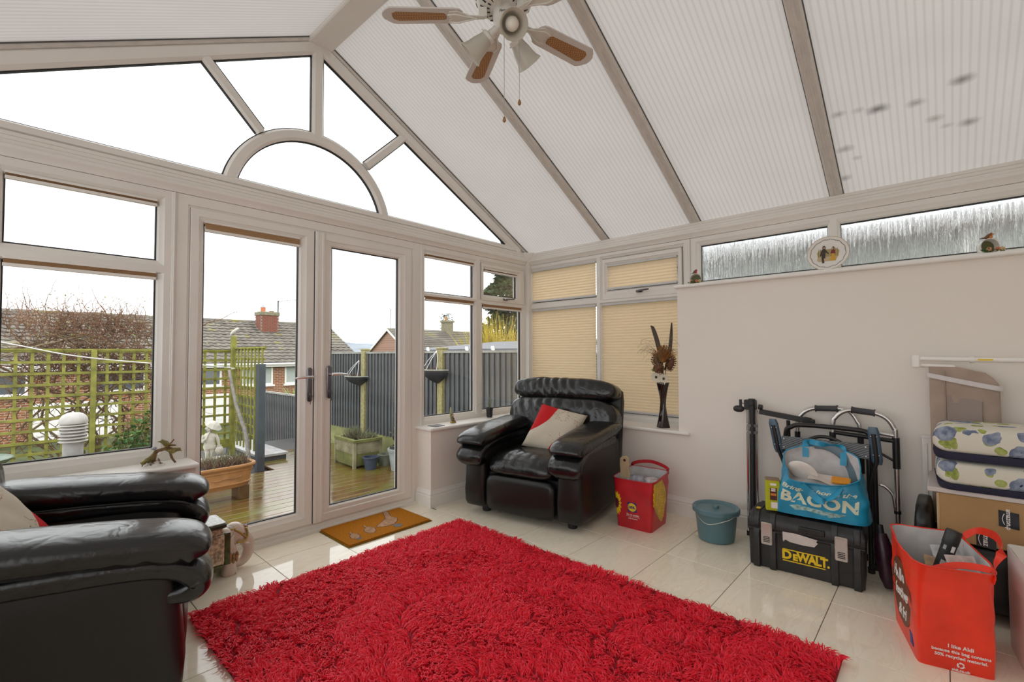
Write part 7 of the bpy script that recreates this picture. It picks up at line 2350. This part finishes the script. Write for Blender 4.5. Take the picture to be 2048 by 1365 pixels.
for x in (-0.172, 0.170):
    l = MB().prism(rrect(0.056, 0.122, 0.008, 3), lambda u, v, w_: (x + u, -0.157 - w_, 0.198 + v), 0.0, 0.010).build('latch', ML, tb, bevel=0.003)
    for k in range(4):
        MB().box(x - 0.016, -0.1695, 0.153 + k * 0.009, x + 0.016, -0.167, 0.157 + k * 0.009).build('latch_ridge', M['black_plastic'], l)
    MB().prism(rrect(0.044, 0.07, 0.004, 2), lambda u, v, w_: (x + u, -0.1672 - w_, 0.213 + v), 0, 0.0015).build('latch_face', M['steel'], l)
lab_ = [(-0.092, 0.182), (-0.096, 0.236), (-0.03, 0.238), (0.066, 0.226), (0.060, 0.215), (0.068, 0.209), (0.052, 0.187), (0.0, 0.184), (-0.06, 0.187), (-0.082, 0.196), (-0.095, 0.19)]
MB().prism([(u, v - 0.012) for u, v in lab_], lambda u, v, w_: (u, -0.1512 - w_, v), 0, 0.0012).build('torn_label', mat('torn_white_label', (0.58, 0.53, 0.50), 0.7, var=0.1), tb)
for z in (0.128, 0.068):
    MB().box(-0.098, -0.1425, z - 0.0025, 0.098, -0.139, z + 0.0025).build('yellow_rule', M['yellow_print'], tb)
tbf = lambda x0, z0: (lambda u, v, w_: (x0 + u, -0.1425 - w_, z0 + v))
text_mb('D', 0.062, 0.0012, 0.003, fn=tbf(-0.0785, 0.0985)).build('lettering', M['yellow_print'], tb)
text_mb('E', 0.045, 0.0012, 0.0028, fn=tbf(-0.0385, 0.0925)).build('lettering', M['yellow_print'], tb)
text_mb('WALT.', 0.062, 0.0012, 0.003, fn=tbf(0.044, 0.0985), spacing=0.90, sx=0.84).build('lettering', M['yellow_print'], tb)
MB().box(-0.235, -0.10, 0.3105, -0.215, -0.072, 0.3135).build('yellow_badge', M['yellow_print'], tb)
Mtb = Matrix.Translation(TB) @ Matrix.Rotation(at, 4, 'Z')

# tin
tn = thing('oil_tin', 'yellow green oil tin standing on the black toolbox', 'tin', Mtb @ V(-0.158, -0.058, 0.3115), at + 0.25)
MB().prism(rrect(0.072, 0.078, 0.008, 3), lambda u, v, w_: (u, v, w_), 0, 0.168).build('tin_body', mat('yellow_green_tin', (0.42, 0.46, 0.015), 0.3), tn, bevel=0.002)
MB().prism(rrect(0.074, 0.080, 0.009, 3), lambda u, v, w_: (u, v, w_), 0.168, 0.172).build('tin_rim', M['gold'], tn)
MB().prism(rrect(0.066, 0.072, 0.008, 3), lambda u, v, w_: (u, v, w_), 0.1715, 0.1735).build('tin_top', mat('brown_tin_top', (0.22, 0.13, 0.09), 0.35), tn)
MB().box(-0.015, -0.0402, 0.060, 0.020, -0.0385, 0.128).build('dark_label', mat('dark_maroon_label', (0.07, 0.012, 0.01), 0.4), tn)
MB().box(0.0354, -0.034, 0.02, 0.0368, 0.034, 0.158).build('blue_side_label', mat('blue_green_label', (0.01, 0.07, 0.08), 0.4, var=0.5, vscale=50), tn)
wp_ = MB()
for z, w2 in ((0.145, 0.030), (0.122, 0.022), (0.112, 0.022)):
    wp_.box(0.002 - w2 / 2, -0.0408, z - 0.003, 0.002 + w2 / 2, -0.0385, z + 0.004 + (0.005 if z > 0.14 else 0))
wp_.build('white_marks', M['white_print'], tn)
wp_ = MB()
for k in range(6):
    wp_.box(0.0366, -0.024, 0.135 - k * 0.018, 0.0374, 0.022 - 0.006 * (k % 2), 0.144 - k * 0.018)
wp_.build('white_marks', M['white_print'], tn)
MB().box(-0.010, -0.0406, 0.015, 0.022, -0.0385, 0.048).build('white_patch', M['white_print'], tn)
MB().box(-0.012, -0.0406, 0.085, 0.016, -0.039, 0.098).build('orange_mark', M['bird_orange'], tn)

# blue bag
bbag = thing('shopping_bag', 'blue bag lettered with bacon slumped on top of the black toolbox', 'bag', Mtb @ V(0.068, -0.005, 0.3135), at)
B2 = Bag(0.43, 0.21, 0.27, (0.78, 0.98), 0.32, (0.45, 0.62), 0.05, 0.026, 4.1, (1.04, 0.95))
B2.shell(M['bag_blue'], M['lining'], bbag, na=96, nf=26)
M['cream_print'] = mat('cream_print', (0.62, 0.68, 0.52), 0.5, var=0.1)
text_mb('BACON', 0.105, 0.0008, 0.0045, fn=B2.fmap(0.0, 0.105, 0.002, rot=-0.06), spacing=1.08, sx=0.92, res=4).build('lettering', M['cream_print'], bbag)
text_mb('Bringing home the', 0.046, 0.0008, 0.0012, shear=0.35, fn=B2.fmap(-0.005, 0.185, 0.002, rot=-0.05), res=4).build('lettering', M['cream_print'], bbag)
poly_on(B2.fmap(0.0, 0.042, 0.0015), [(-0.135, 0.010), (-0.10, 0.022), (-0.04, 0.016), (0.03, 0.008), (0.09, 0.006), (0.125, 0.008), (0.09, -0.012), (0.045, -0.026), (0.0, -0.012), (-0.05, -0.004), (-0.11, -0.010)], 'rasher_print', mat('pale_speckled_print', (0.30, 0.48, 0.46), 0.5, var=0.5, vscale=70), bbag)
for xs in ((-0.10, 0.045), ):
    ribbon([B2.fmap(-0.075, 0.245, 0.004)(0, 0, 0), B2.fmap(-0.06, 0.215, 0.010)(0, 0, 0), B2.fmap(-0.025, 0.165, 0.016)(0, 0, 0), B2.fmap(0.012, 0.128, 0.020)(0, 0, 0), B2.fmap(0.05, 0.150, 0.018)(0, 0, 0), B2.fmap(0.085, 0.205, 0.010)(0, 0, 0), B2.fmap(0.095, 0.25, 0.004)(0, 0, 0)], 0.034, (1, 0, 0.5)).build('handle', M['bag_blue'], bbag, smooth=60)
pA, pB = B2.pt(math.radians(112), 1.0), B2.pt(math.radians(62), 1.0)
ribbon([pA + V(0, -0.006, -0.06), pA + V(0, 0, 0.0), pA + V(0.01, 0.0, 0.028), lerp(pA, pB, 0.5) + V(0, -0.01, 0.022), pB + V(-0.01, 0, 0.015), pB + V(0, -0.012, -0.02), pB + V(0.0, -0.03, -0.08)], 0.030, (1, 0, 0.1)).build('handle', M['bag_blue'], bbag, smooth=60)
Mb2 = Mtb @ Matrix.Translation((0.068, -0.005, 0.3135))
def in_bag(o, Mx, lp, rot, label, cat):
    o.matrix_world = Mx @ Matrix.Translation(lp) @ rot
    return tag(o, label, cat)
m = MB().lathe([(0.0, 0.0), (0.05, 0.0), (0.075, 0.010), (0.076, 0.012), (0.05, 0.004), (0.0, 0.004)], 32)
in_bag(m.build('plate', M['white_ceramic'], smooth=50), Mb2, (-0.085, -0.005, 0.215), Matrix.Rotation(0.35, 4, 'Y') @ Matrix.Rotation(-0.95, 4, 'X'), 'white plate tucked inside the blue bag', 'plate')
m = MB().slab(lambda a, b: ((a - 0.5) * 0.14, (b - 0.5) * 0.10, 0.008 * math.sin(a * 5) * math.cos(b * 4)), 12, 8, 0.002)
in_bag(m.build('folded_paper', mat('pale_pink_paper', (0.62, 0.55, 0.50), 0.7), smooth=60), Mb2, (0.02, -0.02, 0.205), Matrix.Rotation(0.15, 4, 'Y') @ Matrix.Rotation(0.25, 4, 'X'), 'pale folded paper lying in the blue bag', 'paper')
m = MB().prism(rrect(0.085, 0.06, 0.01, 3), lambda u, v, w_: (u, v, w_), 0, 0.012)
in_bag(m.build('orange_packet', mat('orange_packet_print', (0.70, 0.27, 0.01), 0.4), bevel=0.003), Mb2, (0.098, -0.025, 0.20), Matrix.Rotation(0.3, 4, 'X'), 'orange packet lying in the blue bag', 'packet')
m = MB().sell((0, 0, 0), (0.16, 0.085, 0.08), 0.6, nu=24, nv=14, fn=lambda p: Vector(p) * (1 + 0.2 * mnoise.noise(Vector(p) * 18)))
in_bag(m.build('tissue_bundle', M['lining'], smooth=40), Mb2, (0.0, 0.01, 0.105), Matrix.Identity(4), 'crumpled pale tissue filling the blue bag', 'paper')

# dark purple folded umbrella beside the toolbox
um = thing('folded_umbrella', 'dark folded umbrella standing between toolbox and orange red bag', 'umbrella', (3.065, 0.222, 0.0))
m = MB().tube([(0, 0, 0.012), (0.0, 0.004, 0.06), (0.02, 0.02, 0.20), (0.035, 0.03, 0.27)], [0.018, 0.034, 0.040, 0.024], 12)
m.build('folded_canopy', mat('dark_purple_nylon', (0.035, 0.010, 0.022), 0.35, var=0.5, vscale=40), um, smooth=60)
MB().tube([(0.035, 0.03, 0.265), (0.042, 0.036, 0.31)], 0.015, 12).build('handle', M['black_plastic'], um, smooth=60)
MB().lathe([(0.0, 0.0), (0.008, 0.001), (0.012, 0.02), (0.0, 0.022)], 10).build('tip', M['alu'], um, smooth=60)

# ------------------------------------------------------------------ stack at the picture edge
rd = thing('radiator', 'white panel radiator on the plain wall behind the floral pads', 'radiator', (3.425, -0.27, 0))
MB().box(-0.02, -0.36, 0.15, 0.005, 0.36, 0.745).build('panel', M['gloss_white'], rd, bevel=0.006)
for k in range(23):
    MB().box(-0.026, -0.345 + k * 0.031, 0.18, -0.018, -0.327 + k * 0.031, 0.715).build('flute', M['gloss_white'], rd, bevel=0.003)
MB().box(-0.028, -0.362, 0.742, 0.030, 0.362, 0.752).build('top_grille', M['gloss_white'], rd)
for y in (-0.3, 0.3):
    MB().tube([(0.01, y, 0.001), (0.01, y, 0.16)], 0.008, 8).build('pipe', M['gloss_white'], rd, smooth=60)
M['beige'] = mat('beige_brown_cloth', (0.40, 0.31, 0.255), 0.85, spec=0.2, var=0.08, vscale=12, bump=0.2, bscale=200)
t = NT('beige_mesh_cloth')
vec = t.coord((1, 1, 1), (0, 0, 0))
ck = t.node('TexChecker', Scale=420.0)
ck.inputs['Color1'].default_value = (0.46, 0.38, 0.34, 1); ck.inputs['Color2'].default_value = (0.22, 0.17, 0.15, 1)
t.link(vec, ck.inputs['Vector']); t.bsdf(ck.outputs['Color'], 0.85, spec=0.2)
M['mesh_cloth'] = t.m
bgd = thing('bed_guard', 'folded beige fabric bed guard strapped with white elastic', 'bed guard', (3.37, -0.07, 0))
def cloth(a, b, y0, y1, z0, z1, amp=0.006):
    y, z = lerp(y0, y1, a), lerp(z0, z1, b)
    return (-0.004 * 0 + amp * mnoise.noise(Vector((y * 14, z * 8, 1.0))), y, z)
rings = []
for k in range(31):
    f = k / 30
    z = 0.03 + 1.10 * f
    top = max(0.0, (f - 0.90) / 0.10)
    y1 = -0.142 + 0.05 * top * top
    y0 = 0.122
    yc, hy = (y0 + y1) / 2, (y0 - y1) / 2
    rings.append([(x + 0.005 * mnoise.noise(Vector((y * 16, z * 9, 0.5))), y, z - 0.03 * top * max(0, (yc - y) / hy)) for x, y in sering(0, yc, 0.020 * (1 - 0.5 * top), hy, 0.42, 40)])
MB().loft(rings).build('fabric_cover', M['beige'], bgd, smooth=60)
MB().slab(lambda a, b: (-0.0245 + 0.004 * math.sin(a * 5), lerp(0.055, -0.075, a), lerp(0.30, lerp(0.985, 0.955, a), b)), 10, 10, 0.003).build('mesh_panel', M['mesh_cloth'], bgd, smooth=60)
MB().tube([(-0.021, 0.060, 0.05), (-0.0235, 0.058, 0.5), (-0.0235, 0.062, 1.11)], 0.003, 6).build('seam_piping', M['beige'], bgd, smooth=60)
ribbon([(-0.012, 0.128, 1.085), (-0.026, 0.110, 1.082), (-0.030, 0.0, 1.055), (-0.028, -0.12, 1.028), (-0.010, -0.150, 1.022)], 0.024, (0, 0.1, 1)).build('elastic_strap', mat('white_elastic', (0.66, 0.62, 0.62), 0.8), bgd, smooth=60)
m = MB().tube([(-0.002, 0.17, 1.172), (-0.002, -0.60, 1.158)], 0.012, 12)
m.build('rail_tube', M['gloss_white'], bgd, smooth=60)
MB().tube([(0.004, 0.17, 1.138), (0.004, 0.02, 1.130)], 0.011, 12).build('rail_tube', M['gloss_white'], bgd, smooth=60)
MB().box(-0.016, 0.155, 1.122, 0.018, 0.190, 1.192).build('end_cap', M['gloss_white'], bgd, bevel=0.008)
MB().tube([(-0.002, -0.035, 1.168), (-0.002, -0.052, 1.168)], 0.017, 12).build('tube_collar', M['gloss_white'], bgd, smooth=60)
MB().box(-0.0155, -0.120, 1.163, -0.0135, -0.065, 1.172).build('yellow_label', M['yellow_print'], bgd)

st_ = thing('padded_footstool', 'low black leather footstool carrying the cardboard box', 'footstool', (3.150, -0.22, 0))
m = MB().sell((0, -0.02, 0.19), (0.190, 0.33, 0.145), 0.22, 0.22, 44, 16)
m.build('body', M['leather_smooth'], st_, smooth=50)
MB().sell((0, 0.300, 0.245), (0.190, 0.036, 0.225), 0.35, 0.35, 36, 16, lambda p: V(p.x, p.y + fold(p, 30, 0.003, 1, 2), p.z)).build('side_roll', M['leather_smooth'], st_, smooth=60)
for sx in (-0.17, 0.17):
    for sy in (-0.30, 0.25):
        MB().lathe([(0.022, 0.001), (0.026, 0.06), (0.0, 0.06)], 12, c=(sx, sy, 0)).build('foot', M['black_plastic'], st_, smooth=50)
M['card'] = mat('brown_cardboard', (0.42, 0.26, 0.12), 0.8, spec=0.2, var=0.06, vscale=5)
cb_ = thing('cardboard_box', 'brown cardboard parcel box with dark tape on the footstool', 'box', (3.165, -0.215, 0.337))
MB().box(-0.185, -0.26, 0, 0.185, 0.245, 0.215).build('carton', M['card'], cb_, bevel=0.004)
MB().box(-0.187, 0.236, 0.002, -0.175, 0.2475, 0.213).build('corner_edge', mat('pale_card_edge', (0.52, 0.36, 0.19), 0.8), cb_, bevel=0.003)
M['tape'] = mat('glossy_dark_tape', (0.012, 0.014, 0.022), 0.25)
def btape(y0, y1, z0, z1, words, zc, s, dy=0.0):
    tp_ = MB().prism([(y0, z0), (y1, z0 - 0.006), (y1, z1 - 0.006), (y0, z1)], lambda u, v, w_: (-0.1862 - w_, u, v), 0, 0.0008).build('tape', M['tape'], cb_)
    # lettering runs up the box
    fn = lambda u, v, w_: (-0.1872 - w_, (y0 + y1) / 2 + dy - v * s, zc - u * s)
    fn = lambda u, v, w_: (-0.1872 - w_, (y0 + y1) / 2 + dy + v * s, zc + u * s)
    text_mb(words, 0.030, 0.0006, 0.0006, fn=fn).build('tape_lettering', M['white_print'], cb_)
    sm = MB().tube([fn(u, -0.017 - 0.008 * math.sin(PI * (u + 0.03) / 0.06), 0) for u in [-0.03 + 0.006 * k for k in range(11)]], 0.0014, 5)
    sm.build('smile_mark', M['white_print'], cb_)
btape(0.046, -0.016, 0.105, 0.175, 'amazon.p', 0.138, -0.78)
btape(0.118, 0.056, 0.0, 0.070, 'amaz', 0.034, -0.95)
bd = tag(MB().box(-0.195, -0.34, 0, 0.215, 0.278, 0.020).build('tray_board', mat('pale_pinkish_board', (0.60, 0.54, 0.51), 0.6, var=0.05), loc=(3.165, -0.215, 0.5535), bevel=0.002), 'pale flat board lying across the cardboard box', 'board')
MB().lathe([(0.006, 0), (0.0065, 0.012), (0.004, 0.013), (0.004, 0.018), (0.0, 0.018)], 12, c=(-0.185, 0.175, 0.0195)).build('yellow_peg', mat('pale_yellow_peg', (0.60, 0.58, 0.25), 0.5), bd, smooth=50)
# floral pads
def floral():
    t = NT('cream_floral_cotton')
    tc = t.node('TexCoord')
    ns = t.node('TexNoise', Scale=14.0, Detail=2.0); t.link(tc.outputs['Object'], ns.inputs['Vector'])
    mixv = t.node('Mix', data_type='VECTOR'); mixv.inputs[0].default_value = 0.06
    t.link(tc.outputs['Object'], mixv.inputs[4]); t.link(ns.outputs['Color'], mixv.inputs[5])
    def blobs(scale, thr, off):
        mp_ = t.node('Mapping'); mp_.inputs['Location'].default_value = off; t.link(mixv.outputs[1], mp_.inputs['Vector'])
        v = t.node('TexVoronoi', Scale=scale); t.link(mp_.outputs[0], v.inputs['Vector'])
        l = t.node('Math', operation='LESS_THAN'); l.inputs[1].default_value = thr; t.link(v.outputs['Distance'], l.inputs[0])
        return l.outputs[0], v
    a, va_ = blobs(11.0, 0.43, (0, 0, 0))
    e, _ = blobs(11.0, 0.08, (0, 0, 0))
    g_, _ = blobs(15.0, 0.33, (0.37, 0.21, 0.1))
    n2 = t.node('TexNoise', Scale=40.0, Detail=3.0); t.link(tc.outputs['Object'], n2.inputs['Vector'])
    bl_ = t.ramp(n2.outputs['Fac'], [(0.35, (0.13, 0.16, 0.24)), (0.65, (0.30, 0.34, 0.42))])
    gn = t.ramp(n2.outputs['Fac'], [(0.35, (0.22, 0.27, 0.05)), (0.65, (0.42, 0.46, 0.16))])
    m1 = t.node('Mix', data_type='RGBA'); m1.inputs[6].default_value = (0.66, 0.63, 0.54, 1); t.link(g_, m1.inputs[0]); t.link(gn, m1.inputs[7])
    m2 = t.node('Mix', data_type='RGBA'); t.link(a, m2.inputs[0]); t.link(m1.outputs[2], m2.inputs[6]); t.link(bl_, m2.inputs[7])
    m3 = t.node('Mix', data_type='RGBA'); t.link(e, m3.inputs[0]); t.link(m2.outputs[2], m3.inputs[6]); m3.inputs[7].default_value = (0.02, 0.025, 0.06, 1)
    t.bsdf(m3.outputs[2], 0.8, spec=0.2)
    return t.m
M['floral_cotton'] = floral()
M['navy'] = mat('navy_piping_cloth', (0.018, 0.018, 0.045), 0.75, var=0.2, vscale=20)
def seat_pad(label, loc, rz, th, w=0.44, d=0.46, tl=0.0):
    p = thing('seat_pad', label, 'cushion', loc, rot=(tl, 0, rz), group='floral seat pads')
    rings, top = [], None
    for f, k in ((0, 0.955), (0.10, 0.985), (0.22, 1.0)):
        rings.append([(x + 0.003 * math.sin(y * 60), y + 0.003 * math.sin(x * 50), th * f) for x, y in rrect(w * k, d * k, 0.05, 6)])
    MB().loft(rings).build('navy_edge', M['navy'], p, smooth=60)
    rings = []
    for f, k in ((0.20, 0.985), (0.32, 1.005), (0.60, 1.0), (0.78, 0.975), (0.88, 0.93), (0.95, 0.82), (0.99, 0.55), (1.0, 0.2)):
        rings.append([(x + 0.006 * mnoise.noise(Vector((x * 12, y * 12, f * 3))), y + 0.006 * mnoise.noise(Vector((y * 14, x * 12, f * 3 + 5))), th * f + 0.016 * mnoise.noise(Vector((x * 11, y * 11, f * 2)))) for x, y in rrect(w * k, d * k, 0.06 * k, 6)])
    MB().loft(rings).build('floral_cover', M['floral_cotton'], p, smooth=180, sub=1)
seat_pad('lower floral seat pad with a navy edge on the pale board', (3.145, -0.195, 0.5745), 0.03, 0.135, 0.375, 0.46)
seat_pad('upper floral seat pad with a navy edge on top of the pile', (3.145, -0.205, 0.7125), -0.02, 0.155, 0.385, 0.49, 0.0)

# --- orange red bag
a3 = math.atan2(-0.968, 0.25)
A3 = (2.632, 0.030, 0)
ob = thing('shopping_bag', 'orange red recycled supermarket bag holding a black torch', 'bag', A3, a3)
B3 = Bag(0.225, 0.36, 0.40, (1.12, 1.14), 0.03, (0.12, 0.34), 0.01, 0.010, 7.7)
B3.shell(M['bag_orange_red'], M['lining'], ob, na=88, nf=26)
for body, s, v, sx in (('I like Aldi', 0.0195, 0.083, 1), ('because this bag contains', 0.0165, 0.062, 1), ('50% recycled material.', 0.0165, 0.043, 1), ('aldi.co.uk', 0.0135, -0.004, 1)):
    text_mb(body, s, 0.0006, 0.0004, fn=B3.fmap(0.012, v + 0.012, 0.002)).build('slogan_lettering', M['white_print'], ob)
rc = MB()
for k in range(3):
    a = 2 * PI * k / 3 + 0.3
    for i in range(5):
        a_0, a_1 = a + i * 0.28, a + (i + 1) * 0.28
        f_ = B3.fmap(0.012, 0.028, 0.002)
        r0_, r1_ = 0.0065, 0.0115
        rc.add([f_(r0_ * math.cos(a_0), r0_ * math.sin(a_0), 0), f_(r1_ * math.cos(a_0), r1_ * math.sin(a_0), 0), f_(r1_ * math.cos(a_1), r1_ * math.sin(a_1), 0), f_(r0_ * math.cos(a_1), r0_ * math.sin(a_1), 0)], [(0, 1, 2, 3)])
    a_1 = a + 5 * 0.28
    rc.add([f_(0.0045 * math.cos(a_1), 0.0045 * math.sin(a_1), 0), f_(0.0138 * math.cos(a_1), 0.0138 * math.sin(a_1), 0), f_(0.009 * math.cos(a_1 + 0.5), 0.009 * math.sin(a_1 + 0.5), 0)], [(0, 1, 2)])
rc.build('recycle_mark', M['white_print'], ob)
M['brown_print'] = mat('dark_brown_print', (0.16, 0.045, 0.02), 0.5, var=0.3)
lf_ = B3.fmap(0.0, 0.0, 0.001, 'side', sgn=-1)
poly_on(lambda u, v, w_: lf_(-u, v, w_), [(0.14 * math.cos(2 * PI * k / 24), 0.195 + 0.135 * math.sin(2 * PI * k / 24)) for k in range(24)], 'roundel_print', M['brown_print'], ob)
for body, s, u0, v0 in (('Hello', 0.075, -0.01, 0.265), ('festive', 0.066, 0.0, 0.19), ('& fri', 0.066, 0.01, 0.115)):
    fs_ = B3.fmap(0.0, 0.0, 0.0028, 'side', sgn=-1)
    text_mb(body, s, 0.0008, 0.0018, shear=0.3, fn=(lambda u, v, w_, u0=u0, v0=v0, fs_=fs_: fs_(-(u + u0), v + v0 + 0.10 * u, w_))).build('script_lettering', M['white_print'], ob)
poly_on(lambda u, v, w_: lf_(-u, v, w_), [(0.10, 0.035), (0.135, 0.035), (0.135, 0.085), (0.10, 0.085)], 'small_logo', M['blue_print'], ob)
pA, pB = B3.pt(math.radians(-20), 1.0), B3.pt(math.radians(20), 1.0)
ribbon([pA + V(0, 0, -0.03), pA + V(0.004, 0, 0.02), pA + V(0.03, 0.02, 0.065), lerp(pA, pB, 0.5) + V(0.055, 0, 0.075), pB + V(0.045, -0.01, 0.045), pB + V(0.006, 0, 0.01), pB + V(0, 0, -0.03)], 0.030, (0.2, 0.6, 0.6)).build('handle', M['bag_orange_red'], ob, smooth=60)
pA, pB = B3.pt(math.radians(-60), 1.0), B3.pt(math.radians(-118), 1.0)
ribbon([pA + V(0, 0.004, -0.03), pA + V(0, 0.012, 0.012), lerp(pA, pB, 0.4) + V(0, 0.05, 0.0), lerp(pA, pB, 0.8) + V(0, 0.04, -0.03), pB + V(0, 0.01, -0.05)], 0.026, (0, 0.6, 0.6)).build('handle', M['bag_orange_red'], ob, smooth=60)
Ma = Matrix.Translation(A3) @ Matrix.Rotation(a3, 4, 'Z')
tc_ = thing('torch', 'black cylindrical torch with a pale label sticking out of the orange red bag', 'torch', (0, 0, 0))
tc_.matrix_world = Ma @ Matrix.Translation((-0.004, -0.012, 0.285)) @ Matrix.Rotation(0.30, 4, 'Y') @ Matrix.Rotation(-0.06, 4, 'X')
MB().lathe([(0.0, -0.12), (0.024, -0.12), (0.025, 0.0), (0.025, 0.14), (0.0265, 0.145), (0.0265, 0.195), (0.024, 0.20), (0.0, 0.20)], 28).build('barrel', M['black_plastic'], tc_, smooth=40)
def cylab(a0, a1, z0, z1, nm, m_):
    MB().grid(lambda a, b: (0.0262 * math.cos(lerp(a0, a1, a)), 0.0262 * math.sin(lerp(a0, a1, a)), lerp(z0, z1, b)), 8, 1).build(nm, m_, tc_)
af = -PI / 2 - 0.2
cylab(af - 0.45, af + 0.45, 0.018, 0.075, 'paper_label', mat('pale_torch_label', (0.55, 0.50, 0.44), 0.6, var=0.4, vscale=90))
cylab(af + 0.25, af + 0.75, 0.115, 0.140, 'white_mark', M['white_print'])
cylab(af - 0.75, af - 0.35, 0.118, 0.136, 'white_mark', mat('grey_mark', (0.3, 0.3, 0.3), 0.5))
for k, (x, y, z, ry, rx, c_, lab) in enumerate(((0.055, 0.05, 0.33, 0.2, -0.9, (0.55, 0.57, 0.58), 'folded pale magazine standing in the orange red bag'), (0.06, -0.10, 0.345, 0.35, -1.0, (0.62, 0.52, 0.50), 'torn white envelope standing in the orange red bag'), (0.012, -0.02, 0.31, -0.1, -0.6, (0.45, 0.30, 0.18), 'brown patterned leaflet lying in the orange red bag'))):
    m = MB().slab(lambda a, b: ((a - 0.5) * 0.11, (b - 0.5) * 0.13, 0.006 * math.sin(a * 4 + k)), 10, 4, 0.003)
    o = m.build('leaflet', mat('printed_paper', c_, 0.5, var=0.3, vscale=30), None, smooth=60)
    in_bag(o, Ma, (x, y, z), Matrix.Rotation(ry, 4, 'Z') @ Matrix.Rotation(-rx, 4, 'X'), lab, 'paper')
m = MB().sell((0, 0, 0), (0.10, 0.15, 0.11), 0.5, nu=24, nv=14, fn=lambda p: Vector(p) * (1 + 0.15 * mnoise.noise(Vector(p) * 16)))
in_bag(m.build('paper_bundle', M['lining'], smooth=40), Ma, (0, 0.0, 0.13), Matrix.Identity(4), 'crumpled pale paper at the bottom of the orange red bag', 'paper')

# --- white carton at the frame edge
wc = thing('white_carton', 'tall white carton standing against the orange red bag', 'box', (2.70, -0.36, 0), 0.10)
m = MB()
m.loft([[(x, y, z) for x, y in rrect(0.30 * k, 0.33 * k, 0.012, 3)] for z, k in ((0.001, 0.99), (0.2, 1.0), (0.40, 1.0), (0.412, 0.985))])
m.build('carton', M['gloss_white'], wc, smooth=30)
MB().box(-0.151, -0.15, 0.335, -0.149, 0.15, 0.338).build('lid_seam', mat('grey_seam', (0.35, 0.34, 0.32), 0.7), wc)
MB().slab(lambda a, b: (-0.155 + 0.30 * b, 0.168 + 0.006 * math.sin(b * 4), 0.30 + 0.13 * a - 0.02 * b), 8, 8, 0.002).build('loose_flap', M['gloss_white'], wc, smooth=60)
